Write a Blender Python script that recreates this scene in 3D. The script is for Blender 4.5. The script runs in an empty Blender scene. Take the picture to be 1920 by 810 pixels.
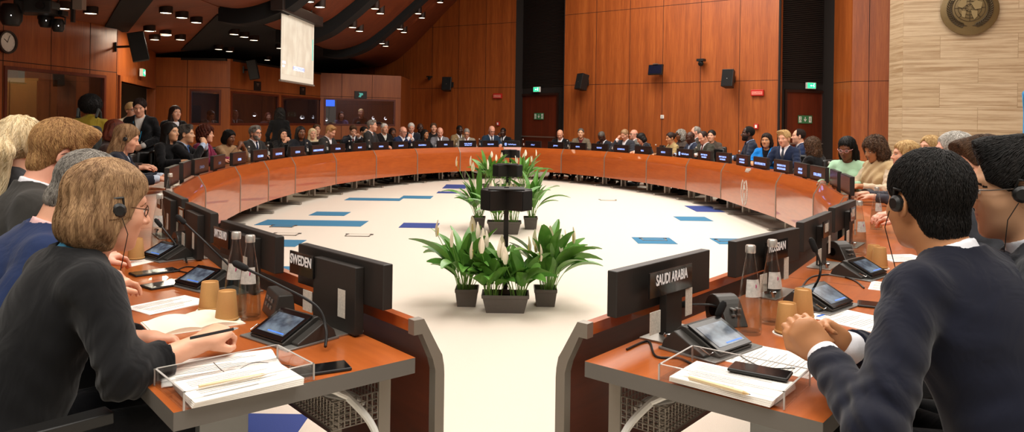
import bpy, math, random
import numpy as np
from mathutils import Vector, Matrix
R = math.radians
PI = math.pi
scene = bpy.context.scene
col = scene.collection
random.seed(7)
rng = np.random.default_rng(7)

# ---------------------------------------------------------------- camera model (measured from the photograph)
F_PX, CX, CY, CAM_H = 1400.0, 960.0, 231.5, 1.4
ROLL = 0.0144
def ray(px, py):
    dx, dy = px - CX, py - CY
    u = dx * math.cos(ROLL) + dy * math.sin(ROLL)
    v = -dx * math.sin(ROLL) + dy * math.cos(ROLL)
    return u / F_PX, -v / F_PX                     # x and z per metre of depth
def at(px, py, Y):                                  # point of the room at depth Y
    a, b = ray(px, py)
    return Vector((a * Y, Y, CAM_H + b * Y))
def on(px, py, z):                                  # point of the room at height z
    a, b = ray(px, py)
    Y = (z - CAM_H) / b
    return Vector((a * Y, Y, z))

# ---------------------------------------------------------------- objects
def tag(o, label=None, cat=None, group=None, kind=None):
    if label: o['label'] = label
    if cat: o['category'] = cat
    if group: o['group'] = group
    if kind: o['kind'] = kind
    return o
def empty(name, loc=(0, 0, 0), rz=0.0, label=None, cat=None, group=None, kind=None):
    o = bpy.data.objects.new(name, None)
    col.objects.link(o)
    o.location = loc
    o.rotation_euler = (0, 0, rz)
    o.empty_display_size = 0.1
    return tag(o, label, cat, group, kind)
def link(name, data, parent=None, loc=(0, 0, 0), rot=(0, 0, 0)):
    o = bpy.data.objects.new(name, data)
    col.objects.link(o)
    o.location = loc
    o.rotation_euler = rot
    if parent is not None: o.parent = parent
    return o
def copy_tree(o, parent=None, depth=0):
    c = o.copy()
    col.objects.link(c)
    c.parent = parent
    if depth < 2:
        for ch in KIDS.get(o.name, []):
            copy_tree(ch, c, depth + 1)
    return c
KIDS = {}
def register(o):                                    # remember the children of a thing that will be copied
    KIDS[o.name] = [c for c in bpy.data.objects if c.parent == o]
    for c in KIDS[o.name]:
        KIDS[c.name] = [d for d in bpy.data.objects if d.parent == c]
    return o

def RZ(a): return Matrix.Rotation(a, 4, 'Z')
def RX(a): return Matrix.Rotation(a, 4, 'X')
def RY(a): return Matrix.Rotation(a, 4, 'Y')
def T(x, y=None, z=None):
    return Matrix.Translation((x, y, z) if y is not None else x)

class MB:                                           # collects shapes into one mesh
    def __init__(self):
        self.v, self.f, self.m, self.mi, self.sm = [], [], [], 0, []
        self.smooth = False
    def add(self, vs, fs, M=None):
        b = len(self.v)
        if M is not None: vs = [M @ Vector(p) for p in vs]
        self.v.extend([tuple(p) for p in vs])
        for f in fs:
            self.f.append([b + i for i in f]); self.m.append(self.mi); self.sm.append(self.smooth)
        return self
    def mat(self, i): self.mi = i; return self
    def box(self, c, s, M=None):
        x, y, z = s[0] / 2, s[1] / 2, s[2] / 2
        vs = [(c[0] + i * x, c[1] + j * y, c[2] + k * z) for k in (-1, 1) for j in (-1, 1) for i in (-1, 1)]
        return self.add(vs, [(0, 2, 3, 1), (4, 5, 7, 6), (0, 1, 5, 4), (2, 6, 7, 3), (0, 4, 6, 2), (1, 3, 7, 5)], M)
    def bx(self, a, b, M=None):
        return self.box([(a[i] + b[i]) / 2 for i in range(3)], [abs(b[i] - a[i]) for i in range(3)], M)
    def tube(self, pts, r, n=10, M=None, cap=True):
        pts = [Vector(p) for p in pts]
        rs = r if isinstance(r, (list, tuple)) else [r] * len(pts)
        vs, fs = [], []
        prev = None
        for i, p in enumerate(pts):
            if i == 0: d = pts[1] - p
            elif i == len(pts) - 1: d = p - pts[i - 1]
            else: d = (pts[i + 1] - pts[i - 1])
            d = d.normalized() if d.length > 1e-9 else Vector((0, 0, 1))
            if prev is None:
                a = Vector((0, 0, 1)) if abs(d.z) < 0.9 else Vector((1, 0, 0))
            else: a = prev
            x = (a - d * a.dot(d)).normalized()
            prev = x
            y = d.cross(x)
            for k in range(n):
                t = 2 * PI * k / n
                vs.append(p + (x * math.cos(t) + y * math.sin(t)) * rs[i])
        for i in range(len(pts) - 1):
            for k in range(n):
                a, b = i * n + k, i * n + (k + 1) % n
                fs.append((a, b, b + n, a + n))
        if cap:
            fs.append(tuple(reversed(range(n)))); fs.append(tuple(range((len(pts) - 1) * n, len(pts) * n)))
        s = self.smooth; self.smooth = True
        self.add(vs, fs, M); self.smooth = s
        return self
    def lathe(self, prof, n=20, M=None, cap=True):
        vs, fs = [], []
        for r, z in prof:
            for k in range(n):
                t = 2 * PI * k / n
                vs.append((r * math.cos(t), r * math.sin(t), z))
        for i in range(len(prof) - 1):
            for k in range(n):
                a, b = i * n + k, i * n + (k + 1) % n
                fs.append((a, b, b + n, a + n))
        if cap and prof[0][0] > 1e-5: fs.append(tuple(reversed(range(n))))
        if cap and prof[-1][0] > 1e-5: fs.append(tuple(range((len(prof) - 1) * n, len(prof) * n)))
        s = self.smooth; self.smooth = True
        self.add(vs, fs, M); self.smooth = s
        return self
    def prism(self, poly, d0, d1, M=None):          # polygon in local XY, from z=d0 to z=d1
        n = len(poly)
        vs = [(p[0], p[1], d0) for p in poly] + [(p[0], p[1], d1) for p in poly]
        fs = [tuple(reversed(range(n))), tuple(range(n, 2 * n))] + [(i, (i + 1) % n, (i + 1) % n + n, i + n) for i in range(n)]
        return self.add(vs, fs, M)
    def build(self, name, mats, parent=None, loc=(0, 0, 0), rot=(0, 0, 0), bevel=0, autosmooth=False):
        me = bpy.data.meshes.new(name)
        me.from_pydata(self.v, [], self.f)
        if not isinstance(mats, (list, tuple)): mats = [mats]
        for m in mats: me.materials.append(m)
        me.polygons.foreach_set('material_index', self.m)
        me.polygons.foreach_set('use_smooth', self.sm)
        me.update()
        o = link(name, me, parent, loc, rot)
        if self.sm and any(self.sm):
            try: me.set_sharp_from_angle(angle=R(40))
            except Exception: pass
        if bevel:
            b = o.modifiers.new('soft edges', 'BEVEL'); b.width = bevel; b.segments = 2; b.limit_method = 'ANGLE'; b.angle_limit = R(40)
        return o

def catmull(pts, n=5):
    P = [Vector(p) for p in pts]; out = []
    for i in range(len(P) - 1):
        p0, p1, p2, p3 = P[max(0, i - 1)], P[i], P[i + 1], P[min(len(P) - 1, i + 2)]
        for k in range(n):
            t = k / n
            out.append(0.5 * ((2 * p1) + (p2 - p0) * t + (2 * p0 - 5 * p1 + 4 * p2 - p3) * t * t + (3 * p1 - p0 - 3 * p2 + p3) * t ** 3))
    out.append(P[-1]); return out
# ---------------------------------------------------------------- materials
def nm(name):
    m = bpy.data.materials.new(name); m.use_nodes = True
    nt = m.node_tree
    return m, nt, nt.nodes['Principled BSDF']
def lin(c):
    return tuple((x / 12.92 if x <= 0.04045 else ((x + 0.055) / 1.055) ** 2.4) for x in c[:3]) + (1,)
def h(s):
    s = s.lstrip('#')
    return lin([int(s[i:i + 2], 16) / 255 for i in (0, 2, 4)])
def plain(name, c, rough=0.5, metal=0.0, noise=0.0, nscale=40, bump=0.0, spec=0.5, emit=None, estr=0, trans=0, ior=1.45, sheen=0, coat=0):
    m, nt, b = nm(name)
    c = h(c) if isinstance(c, str) else c
    b.inputs['Base Color'].default_value = c
    b.inputs['Roughness'].default_value = rough
    b.inputs['Metallic'].default_value = metal
    b.inputs['Specular IOR Level'].default_value = spec
    b.inputs['IOR'].default_value = ior
    b.inputs['Transmission Weight'].default_value = trans
    b.inputs['Sheen Weight'].default_value = sheen
    b.inputs['Coat Weight'].default_value = coat
    if emit:
        b.inputs['Emission Color'].default_value = h(emit) if isinstance(emit, str) else emit
        b.inputs['Emission Strength'].default_value = estr
    if noise or bump:
        tc = nt.nodes.new('ShaderNodeTexCoord'); n = nt.nodes.new('ShaderNodeTexNoise')
        n.inputs['Scale'].default_value = nscale; n.inputs['Detail'].default_value = 4
        nt.links.new(tc.outputs['Object'], n.inputs['Vector'])
        if noise:
            mx = nt.nodes.new('ShaderNodeMix'); mx.data_type = 'RGBA'
            mx.inputs[6].default_value = tuple(max(0, x * (1 - noise)) for x in c[:3]) + (1,)
            mx.inputs[7].default_value = tuple(min(1, x * (1 + noise)) for x in c[:3]) + (1,)
            nt.links.new(n.outputs['Fac'], mx.inputs[0]); nt.links.new(mx.outputs[2], b.inputs['Base Color'])
        if bump:
            bp = nt.nodes.new('ShaderNodeBump'); bp.inputs['Strength'].default_value = bump; bp.inputs['Distance'].default_value = 0.01
            nt.links.new(n.outputs['Fac'], bp.inputs['Height']); nt.links.new(bp.outputs['Normal'], b.inputs['Normal'])
    return m
def wood(name, c0, c1, c2, stretch=(14, 14, 0.8), rough=0.35, coat=0.0, fig=1.0, bump=0.05, spec=0.5):
    # veneer: fine grain lines stretched along the smallest stretch axis, over broad flame figures
    m, nt, b = nm(name)
    N = nt.nodes.new; L = nt.links.new
    tc = N('ShaderNodeTexCoord'); mp = N('ShaderNodeMapping'); mp.inputs['Scale'].default_value = stretch
    L(tc.outputs['Object'], mp.inputs['Vector'])
    n1 = N('ShaderNodeTexNoise'); n1.inputs['Scale'].default_value = 3.2; n1.inputs['Detail'].default_value = 6; n1.inputs['Roughness'].default_value = 0.65
    L(mp.outputs['Vector'], n1.inputs['Vector'])
    mp2 = N('ShaderNodeMapping'); mp2.inputs['Scale'].default_value = tuple(s * 0.22 for s in stretch)
    L(tc.outputs['Object'], mp2.inputs['Vector'])
    n2 = N('ShaderNodeTexNoise'); n2.inputs['Scale'].default_value = 1.6 * fig; n2.inputs['Detail'].default_value = 3; n2.inputs['Distortion'].default_value = 0.8
    L(mp2.outputs['Vector'], n2.inputs['Vector'])
    r1 = N('ShaderNodeValToRGB'); e = r1.color_ramp.elements
    e[0].position = 0.3; e[0].color = h(c0); e[1].position = 0.72; e[1].color = h(c2)
    k = e.new(0.5); k.color = h(c1)
    ma = N('ShaderNodeMath'); ma.operation = 'MULTIPLY_ADD'; ma.inputs[1].default_value = 0.55
    L(n1.outputs['Fac'], ma.inputs[0])
    mb = N('ShaderNodeMath'); mb.operation = 'MULTIPLY'; mb.inputs[1].default_value = 0.45
    L(n2.outputs['Fac'], mb.inputs[0]); L(mb.outputs[0], ma.inputs[2])
    L(ma.outputs[0], r1.inputs[0]); L(r1.outputs[0], b.inputs['Base Color'])
    bp = N('ShaderNodeBump'); bp.inputs['Strength'].default_value = bump; bp.inputs['Distance'].default_value = 0.004
    L(n1.outputs['Fac'], bp.inputs['Height']); L(bp.outputs['Normal'], b.inputs['Normal'])
    b.inputs['Roughness'].default_value = rough
    b.inputs['Coat Weight'].default_value = coat
    b.inputs['Specular IOR Level'].default_value = spec
    return m
def glassmat(name, c=(1, 1, 1, 1), rough=0.0, ior=1.45, body=0.75, edge=.6):
    # thin clear glazing: mixes straight-through light with a mirror reflection by angle
    m = bpy.data.materials.new(name); m.use_nodes = True
    nt = m.node_tree; nt.nodes.clear()
    N = nt.nodes.new; L = nt.links.new
    out = N('ShaderNodeOutputMaterial'); mx = N('ShaderNodeMixShader'); tr = N('ShaderNodeBsdfTransparent'); gl = N('ShaderNodeBsdfGlossy')
    tr.inputs['Color'].default_value = tuple(x * body for x in c[:3]) + (1,)
    gl.inputs['Roughness'].default_value = rough
    lw = N('ShaderNodeLayerWeight'); lw.inputs['Blend'].default_value = .5
    pw = N('ShaderNodeMath'); pw.operation = 'POWER'; pw.inputs[1].default_value = 3.2; L(lw.outputs['Facing'], pw.inputs[0])
    k0 = ((ior - 1) / (ior + 1)) ** 2
    ml = N('ShaderNodeMath'); ml.operation = 'MULTIPLY_ADD'; ml.inputs[1].default_value = edge; ml.inputs[2].default_value = k0; L(pw.outputs[0], ml.inputs[0])
    L(ml.outputs[0], mx.inputs[0]); L(tr.outputs[0], mx.inputs[1]); L(gl.outputs[0], mx.inputs[2]); L(mx.outputs[0], out.inputs['Surface'])
    return m

M = {}
M['wall'] = wood('cherry wall veneer', '#6f3413', '#92491c', '#b0622a', (16, 16, 0.7), rough=0.42, fig=1.2)
M['wall_dark'] = wood('dark red door veneer', '#4a1a0c', '#5e2411', '#702d17', (16, 16, 0.7), rough=0.4)
M['booth'] = wood('booth front veneer', '#7a3d18', '#944d20', '#a75e2b', (14, 14, 0.7), rough=0.42, fig=0.9)
M['ceil'] = wood('ceiling plank wood', '#5c2a14', '#74371c', '#8c4a28', (1.2, 9, 9), rough=0.5, fig=1.0)
M['fascia'] = wood('glossy cherry table fascia', '#96451a', '#a9521f', '#b96028', (1.2, 9, 9), rough=0.3, coat=0.7, fig=0.8, bump=0.02)
M['desk'] = wood('glossy cherry desktop', '#94481b', '#a85623', '#b9652c', (1.6, 14, 14), rough=0.28, coat=0.3, fig=1.0, bump=0.02)
M['fascia_in'] = wood('dark table back veneer', '#4a1d0d', '#5c2612', '#6b2f17', (1.2, 9, 9), rough=0.35)
M['groove'] = plain('dark groove', '#2a0f06', 0.8)
M['steel'] = plain('brushed steel', '#a9a39a', 0.38, 0.85)
M['trimgrey'] = plain('grey metal edge', '#8f877c', 0.45, 0.5)
M['deskedge'] = plain('grey desk edge band', '#6b6660', 0.5, 0.2)
M['legs'] = plain('grey painted leg', '#8d8d8a', 0.45, 0.3)
M['black'] = plain('black plastic', '#121110', 0.45, noise=0.2)
M['blackmatte'] = plain('matte black fabric', '#0b0a0a', 0.9, noise=0.2, nscale=200)
M['blackpanel'] = plain('dark acoustic panel', '#1d1511', 0.85, noise=0.3, nscale=90)
M['monback'] = plain('charcoal display housing', '#24211e', 0.5, noise=0.12, nscale=60)
M['screenoff'] = plain('dark screen', '#15100f', 0.25)
M['white'] = plain('white paint', '#e8e6e0', 0.5)
M['paper'] = plain('white paper', '#f1ece4', 0.8)
M['chrome'] = plain('chrome', '#d0d0d0', 0.15, 1.0)
M['red'] = plain('red plastic', '#b5231c', 0.4)
M['leather'] = plain('black leather', '#141312', 0.42, bump=0.15, nscale=120)
M['rubber'] = plain('black rubber', '#0e0e0e', 0.7)
M['boothglass'] = glassmat('tinted booth glass', (0.75, 0.75, 0.78, 1), 0.0, 2.2, 0.9)
M['glass'] = glassmat('clear glass', (1, 1, 1, 1), 0.02, 1.5, 0.96)
M['acrylic'] = glassmat('clear acrylic', (1, 1, 1, 1), 0.02, 1.5, 0.97)
# ---------------------------------------------------------------- carpet
def carpet_mat():
    m, nt, b = nm('cream carpet')
    N = nt.nodes.new; L = nt.links.new
    tc = N('ShaderNodeTexCoord')
    n = N('ShaderNodeTexNoise'); n.inputs['Scale'].default_value = 260; n.inputs['Detail'].default_value = 3
    n2 = N('ShaderNodeTexNoise'); n2.inputs['Scale'].default_value = 1.3
    L(tc.outputs['Object'], n.inputs['Vector']); L(tc.outputs['Object'], n2.inputs['Vector'])
    mx = N('ShaderNodeMix'); mx.data_type = 'RGBA'
    mx.inputs[6].default_value = h('#cdc3b4'); mx.inputs[7].default_value = h('#e4dbce')
    L(n.outputs['Fac'], mx.inputs[0]); L(mx.outputs[2], b.inputs['Base Color'])
    bp = N('ShaderNodeBump'); bp.inputs['Strength'].default_value = 0.3; bp.inputs['Distance'].default_value = 0.004
    L(n.outputs['Fac'], bp.inputs['Height']); L(bp.outputs['Normal'], b.inputs['Normal'])
    b.inputs['Roughness'].default_value = 0.95
    b.inputs['Specular IOR Level'].default_value = 0.1
    return m
M['carpet'] = carpet_mat()
M['tile_blue'] = plain('blue carpet tile', '#457a9b', 0.95, noise=0.18, nscale=220, spec=0.1)
M['tile_navy'] = plain('navy carpet tile', '#3f4d88', 0.95, noise=0.18, nscale=220, spec=0.1)
fl = MB(); fl.bx((-10, -1.0, -0.1), (13, 29, 0)); tag(fl.build('floor', M['carpet']), kind='structure')
def tile(x0, x1, y0, y1, mat, lab):
    t = MB(); t.bx((x0, y0, -0.002), (x1, y1, 0.004))
    tag(t.build('carpet_tile', mat), lab, 'carpet tile', 'coloured tiles in the cream carpet')
def tile_px(xa, xb, ya, yb, mat, lab):
    a = on(xa, ya, 0); b = on(xb, yb, 0)
    tile(min(a.x, b.x), max(a.x, b.x), min(a.y, b.y), max(a.y, b.y), mat, lab)
# corner pixels: far-left corner and near-right corner of each rectangle
for xa, ya, xb, yb, c, lab in [
    (502, 412, 676, 425, 'tile_blue', 'long light blue carpet strip on the left, below the short blue one'),
    (594, 397, 645, 405, 'tile_blue', 'short light blue carpet tile between the two long blue strips'),
    (655, 371, 749, 377, 'tile_blue', 'long thin light blue carpet strip near the far left legs'),
    (757, 367, 807, 373, 'tile_blue', 'short light blue carpet tile beside the far planters, left'),
    (822, 359, 862, 363, 'tile_navy', 'small navy carpet tile in front of the bigger navy one'),
    (837, 346, 872, 354, 'tile_navy', 'navy carpet tile farthest from the aisle under the far table edge'),
    (757, 418, 818, 428, 'tile_navy', 'navy carpet tile alone left of the second planter group'),
    (1262, 406, 1338, 415, 'tile_blue', 'light blue carpet tile without a floor box on the right'),
    (1184, 445, 1271, 458, 'tile_blue', 'light blue carpet tile with a floor box, left of the other'),
    (1330, 447, 1420, 459, 'tile_blue', 'light blue carpet tile with a floor box, half behind a display'),
    (1283, 386, 1360, 398, 'tile_navy', 'dark navy carpet tile in the shade under the right table legs'),
    (470, 449, 553, 463, 'tile_blue', 'light blue carpet tile peeking out past the second display'),
    (470, 499, 560, 520, 'tile_blue', 'light blue carpet tile just past the nearest display on the left'),
    (430, 776, 545, 830, 'tile_navy', 'navy carpet tile under the near left desk')]:
    tile_px(xa, xb, ya, yb, M[c], lab)
def floor_box(px, py, lab, lid='carpet'):
    c = on(px, py, 0.005)
    e = empty('floor_box', (c.x, c.y, 0.002), 0, lab, 'floor socket', 'metal floor boxes in the carpet')
    f = MB()
    w, d = 0.15, 0.085
    for a, b in (((-w, -d), (w, -d + .012)), ((-w, d - .012), (w, d)), ((-w, -d), (-w + .014, d)), ((w - .014, -d), (w, d))):
        f.bx((a[0], a[1], 0), (b[0], b[1], 0.006))
    f.build('rim', M['trimgrey'], e)
    g = MB(); g.bx((-w + .014, -d + .012, -.001), (w - .014, d - .012, 0.005)); g.build('lid', M[lid], e)
    for sx in (-1, 1):
        k = MB(); k.bx((sx * w - .02, d - .03, 0.004), (sx * w + .02, d + .005, 0.008)); k.build('hinge', M['black'], e)
for px, py, lab in [(530, 424, 'floor box at the left end of the long blue carpet strip'), (536, 439, 'floor box just in front of the long blue strip on the left'),
                    (672, 441, 'floor box alone on cream carpet left of the navy tile'), (1140, 375, 'small floor box on cream carpet near the far right table legs'),
                    (1226, 449, 'floor box set into the left light blue tile on the right'), (1368, 451, 'floor box set into the light blue tile beside the display')]:
    floor_box(px, py, lab, 'tile_blue' if 'light blue tile' in lab or 'end of the long' in lab else 'carpet')

# ---------------------------------------------------------------- walls
def wall(name, p0, p1, z0, z1, mat, holes=(), th=0.12, seams=(), hseams=(), kind='structure', parent=None):
    # seen from the room p0 is the left end; local X runs along the wall, local -Y faces the room
    d = Vector((p1[0] - p0[0], p1[1] - p0[1], 0)); Lw = d.length; a = math.atan2(d.y, d.x)
    xs = sorted({0, Lw} | {q for hh in holes for q in hh[:2]}); zs = sorted({z0, z1} | {q for hh in holes for q in hh[2:4]})
    w = MB()
    for i in range(len(xs) - 1):
        for k in range(len(zs) - 1):
            cx, cz = (xs[i] + xs[i + 1]) / 2, (zs[k] + zs[k + 1]) / 2
            if any(q[0] < cx < q[1] and q[2] < cz < q[3] for q in holes): continue
            w.bx((xs[i], 0, zs[k]), (xs[i + 1], th, zs[k + 1]))
    o = w.build(name, mat, parent, (p0[0], p0[1], 0), (0, 0, a))
    if parent is None: tag(o, kind=kind)
    if seams or hseams:
        g = MB()
        def free(x, z): return not any(q[0] - .01 < x < q[1] + .01 and q[2] - .01 < z < q[3] + .01 for q in holes)
        for s in seams:
            for k in range(len(zs) - 1):
                if free(s, (zs[k] + zs[k + 1]) / 2): g.bx((s - .006, -.002, zs[k]), (s + .006, .002, zs[k + 1]))
        for s in hseams:
            for i in range(len(xs) - 1):
                if free((xs[i] + xs[i + 1]) / 2, s): g.bx((xs[i], -.002, s - .006), (xs[i + 1], .002, s + .006))
        g.build('panel_groove', M['groove'], o)
    return o, Lw, a
def along(p0, p1, t):
    return (p0[0] + (p1[0] - p0[0]) * t, p0[1] + (p1[1] - p0[1]) * t)
def hit(p0, p1, px, py=231.5):
    # distance along the wall p0-p1 where the pixel column meets it, with the depth there
    k, _ = ray(px, py)
    dx, dy = p1[0] - p0[0], p1[1] - p0[1]
    t = (k * p0[1] - p0[0]) / (dx - k * dy)
    return t * math.hypot(dx, dy), p0[1] + dy * t

def window(n, p0, p1, a0, a1, z0, z1, frame=0.05, fm=None):
    d = Vector((p1[0] - p0[0], p1[1] - p0[1], 0)).normalized(); a = math.atan2(d.y, d.x)
    e = empty('window_%d' % n, (p0[0] + d.x * a0, p0[1] + d.y * a0, z0), a, kind='structure')
    w, hh = a1 - a0, z1 - z0
    f = MB()
    for q0, q1 in (((0, 0), (w, frame)), ((0, hh - frame), (w, hh)), ((0, frame), (frame, hh - frame)), ((w - frame, frame), (w, hh - frame))):
        f.bx((q0[0], -.015, q0[1]), (q1[0], .06, q1[1]))
    f.build('window_frame', fm or M['wall_dark'], e)
    g = MB(); g.bx((frame, .02, frame), (w - frame, .026, hh - frame)); g.build('pane', M['boothglass'], e)
    return e

NL0, NL1 = (-8.35, 3.7), (-7.0, 13.2)
D0, D1 = (-7.0, 13.2), (-8.06, 16.85)
C0, C1 = (-8.06, 16.85), (-6.43, 17.0)
B0_, B1_ = (-6.43, 17.0), (-5.53, 21.5)
G0, G1 = (-5.53, 21.5), (-3.36, 22.5)
ZB = 2.78
# near left wall with the big interpreter window
aw0 = hit(NL0, NL1, 6)[0]; aw1 = hit(NL0, NL1, 197)[0]; LN = math.hypot(NL1[0] - NL0[0], NL1[1] - NL0[1])
wl, _, _ = wall('wall_left', NL0, NL1, 0, 3.05, M['wall'], holes=[(aw0, aw1, 1.2, 2.13)],
                seams=[hit(NL0, NL1, q)[0] for q in (4, 94, 167)] + [2, 3.6, 5.2], hseams=[2.2])
window(1, NL0, NL1, aw0, aw1, 1.2, 2.13, 0.05)
# wall with the side door
ad0 = hit(D0, D1, 222)[0]; ad1 = hit(D0, D1, 287)[0]
wall('wall_entrance', D0, D1, 0, 3.05, M['wall'], holes=[(ad0, ad1, 0, 2.06)], seams=[hit(D0, D1, 218)[0] - .02, hit(D0, D1, 263)[0]], hseams=[2.16])
# booth fronts
hw = [hit(C0, C1, 355)[0], hit(C0, C1, 414)[0]]
wall('wall_booth_side', C0, C1, 0, ZB, M['booth'], holes=[(hw[0], hw[1], 1.27, 2.07)], seams=[hit(C0, C1, 350)[0]], hseams=[2.12])
window(2, C0, C1, hw[0], hw[1], 1.27, 2.07, 0.04)
h3 = [hit(B0_, B1_, q)[0] for q in (432, 522, 527, 602)]
wall('wall_booth_left', B0_, B1_, 0, ZB, M['booth'], holes=[(h3[0], h3[1], 1.27, 2.05), (h3[2], h3[3], 1.27, 2.05)], hseams=[2.1])
window(3, B0_, B1_, h3[0], h3[1], 1.27, 2.05, 0.05)
window(4, B0_, B1_, h3[2], h3[3], 1.27, 2.05, 0.05)
h4 = [hit(G0, G1, q)[0] for q in (607, 741)]
LG = math.hypot(G1[0] - G0[0], G1[1] - G0[1])
wall('wall_booth_far', G0, G1, 0, ZB, M['booth'], holes=[(h4[0], h4[1], 1.27, 2.06)], seams=[hit(G0, G1, 640)[0], hit(G0, G1, 697)[0]], hseams=[2.11])
window(5, G0, G1, h4[0], h4[1], 1.27, 2.06, 0.05)
wall('wall_booth_end', G1, (-3.34, 24.4), 0, ZB, M['booth'])
# booth interiors: floor slab, back walls, roof
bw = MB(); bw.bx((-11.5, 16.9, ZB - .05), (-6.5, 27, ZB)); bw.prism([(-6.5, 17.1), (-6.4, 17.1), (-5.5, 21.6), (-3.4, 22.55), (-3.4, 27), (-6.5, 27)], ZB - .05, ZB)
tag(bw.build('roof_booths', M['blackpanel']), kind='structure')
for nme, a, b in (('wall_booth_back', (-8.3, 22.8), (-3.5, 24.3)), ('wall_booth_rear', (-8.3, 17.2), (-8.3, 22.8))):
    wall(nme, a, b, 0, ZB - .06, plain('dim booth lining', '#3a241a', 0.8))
wall('wall_booth_inner', (-9.6, 3.8), (-8.9, 15.2), 0, 2.95, M['booth'])
iw = MB(); iw.bx((-9.5, 13.1, 0), (-7.15, 13.2, 2.95)); tag(iw.build('wall_booth_partition', M['booth']), kind='structure')
# yellow cupboard in the booth behind the window
cb = empty('cupboard', (-8.1, 12.3, 0), 0, 'pale wooden cupboard inside the near left interpreter booth', 'cupboard')
q = MB(); q.bx((-.45, -.25, 0), (.45, .25, 2.02)); q.build('body', plain('pale maple', '#a8823f', 0.5), cb)
for s in (-1, 1):
    q = MB(); q.bx((min(s * .01, s * .44), -.275, .04), (max(s * .01, s * .44), -.252, 1.98)); dd = q.build('door', plain('pale maple', '#b08a48', 0.5), cb)
    k = MB(); k.bx((s * .05 - .006, -.3, .95), (s * .05 + .006, -.276, 1.1)); k.build('handle', M['steel'], dd)

# far walls
FL0, FL1 = (-9.2, 27.7), (0.08, 22.5)
FR0, FR1 = (1.42, 20.9), (6.17, 17.2)
TOP = 7.0
wall('wall_far', FL0, FL1, 0, TOP, M['wall'], seams=[hit(FL0, FL1, q)[0] for q in (700, 755, 809, 858, 909)], hseams=[2.49, 4.45])
wall('wall_far_right', FR0, FR1, 0, TOP, M['wall'], seams=[hit(FR0, FR1, q)[0] for q in (1116, 1179, 1241, 1312, 1385)], hseams=[2.49, 4.45])
def alcove(n, a, b, dep, doorpx, panel_z=2.44):
    # recessed door bay between the wall ends a and b
    d = Vector((b[0] - a[0], b[1] - a[1], 0)); Lw = d.length; d.normalize(); nrm = Vector((-d.y, d.x, 0))
    A = Vector((a[0], a[1], 0)) + nrm * dep; Bq = Vector((b[0], b[1], 0)) + nrm * dep
    p0, p1 = (A.x, A.y), (Bq.x, Bq.y)
    x0, x1 = hit(p0, p1, doorpx[0])[0], hit(p0, p1, doorpx[1])[0]
    wall('wall_door_bay_%d' % n, p0, p1, 0, TOP, M['blackpanel'], holes=[(x0, x1, 0, 2.3)])
    ang = math.atan2(d.y, d.x)
    for i, (u, s) in enumerate(((a, -1), (b, 1))):
        c = MB(); c.bx((0, 0.0, 0), (.03, dep, TOP)) if s > 0 else c.bx((-.03, 0.0, 0), (0, dep, TOP))
        tag(c.build('trim_%d' % (n * 10 + i), M['blackpanel'], None, (u[0], u[1], 0), (0, 0, ang)), kind='structure')
    # louvred dark panel above the door
    lv = MB()
    for k in range(100):
        z = 2.5 + k * .045
        lv.bx((.03, dep - .03, z), (Lw - .03, dep - .005, z + .026))
    tag(lv.build('trim_%d' % (n * 10 + 5), plain('dark brown louvre', '#1c130e', .7), None, (a[0], a[1], 0), (0, 0, ang)), kind='structure')
    e = empty('door_%d' % n, (p0[0] + d.x * x0, p0[1] + d.y * x0, 0), ang, kind='structure')
    q = MB(); q.bx((.06, .03, 0), (x1 - x0 - .06, .08, 2.24)); leaf = q.build('door_leaf', M['wall_dark'], e)
    q = MB()
    q.bx((0, -.03, 0), (.06, .1, 2.3)); q.bx((x1 - x0 - .06, -.03, 0), (x1 - x0, .1, 2.3)); q.bx((.06, -.03, 2.24), (x1 - x0 - .06, .1, 2.3))
    q.build('door_frame', plain('dark brown frame', '#2c140b', 0.5), e)
    q = MB(); q.bx((.12, -.04, 1.0), (x1 - x0 - .12, -.01, 1.035))
    for xx in (.16, x1 - x0 - .18): q.bx((xx, -.01, 1.0), (xx + .03, .03, 1.035))
    q.build('push_bar', M['steel'], e)
    return p0, p1, x0, x1
AL1 = alcove(1, FL1, FR0, 0.3, (973, 1047))
AL2 = alcove(2, (6.17, 17.2), (7.63, 17.75), 0.35, (1470, 1556))
wall('wall_right_return', (7.63, 17.75), (7.72, 17.0), 0, TOP, M['wall'], hseams=[2.47])
wall('wall_right_far', (7.72, 17.0), (9.8, 15.85), 0, TOP, M['wall'], seams=[.35], hseams=[2.47])
wall('wall_right', (11.5, 12.75), (11.5, -1), 0, TOP, M['wall'], seams=[1.5 * i for i in range(1, 9)], hseams=[2.47, 4.4])

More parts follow.
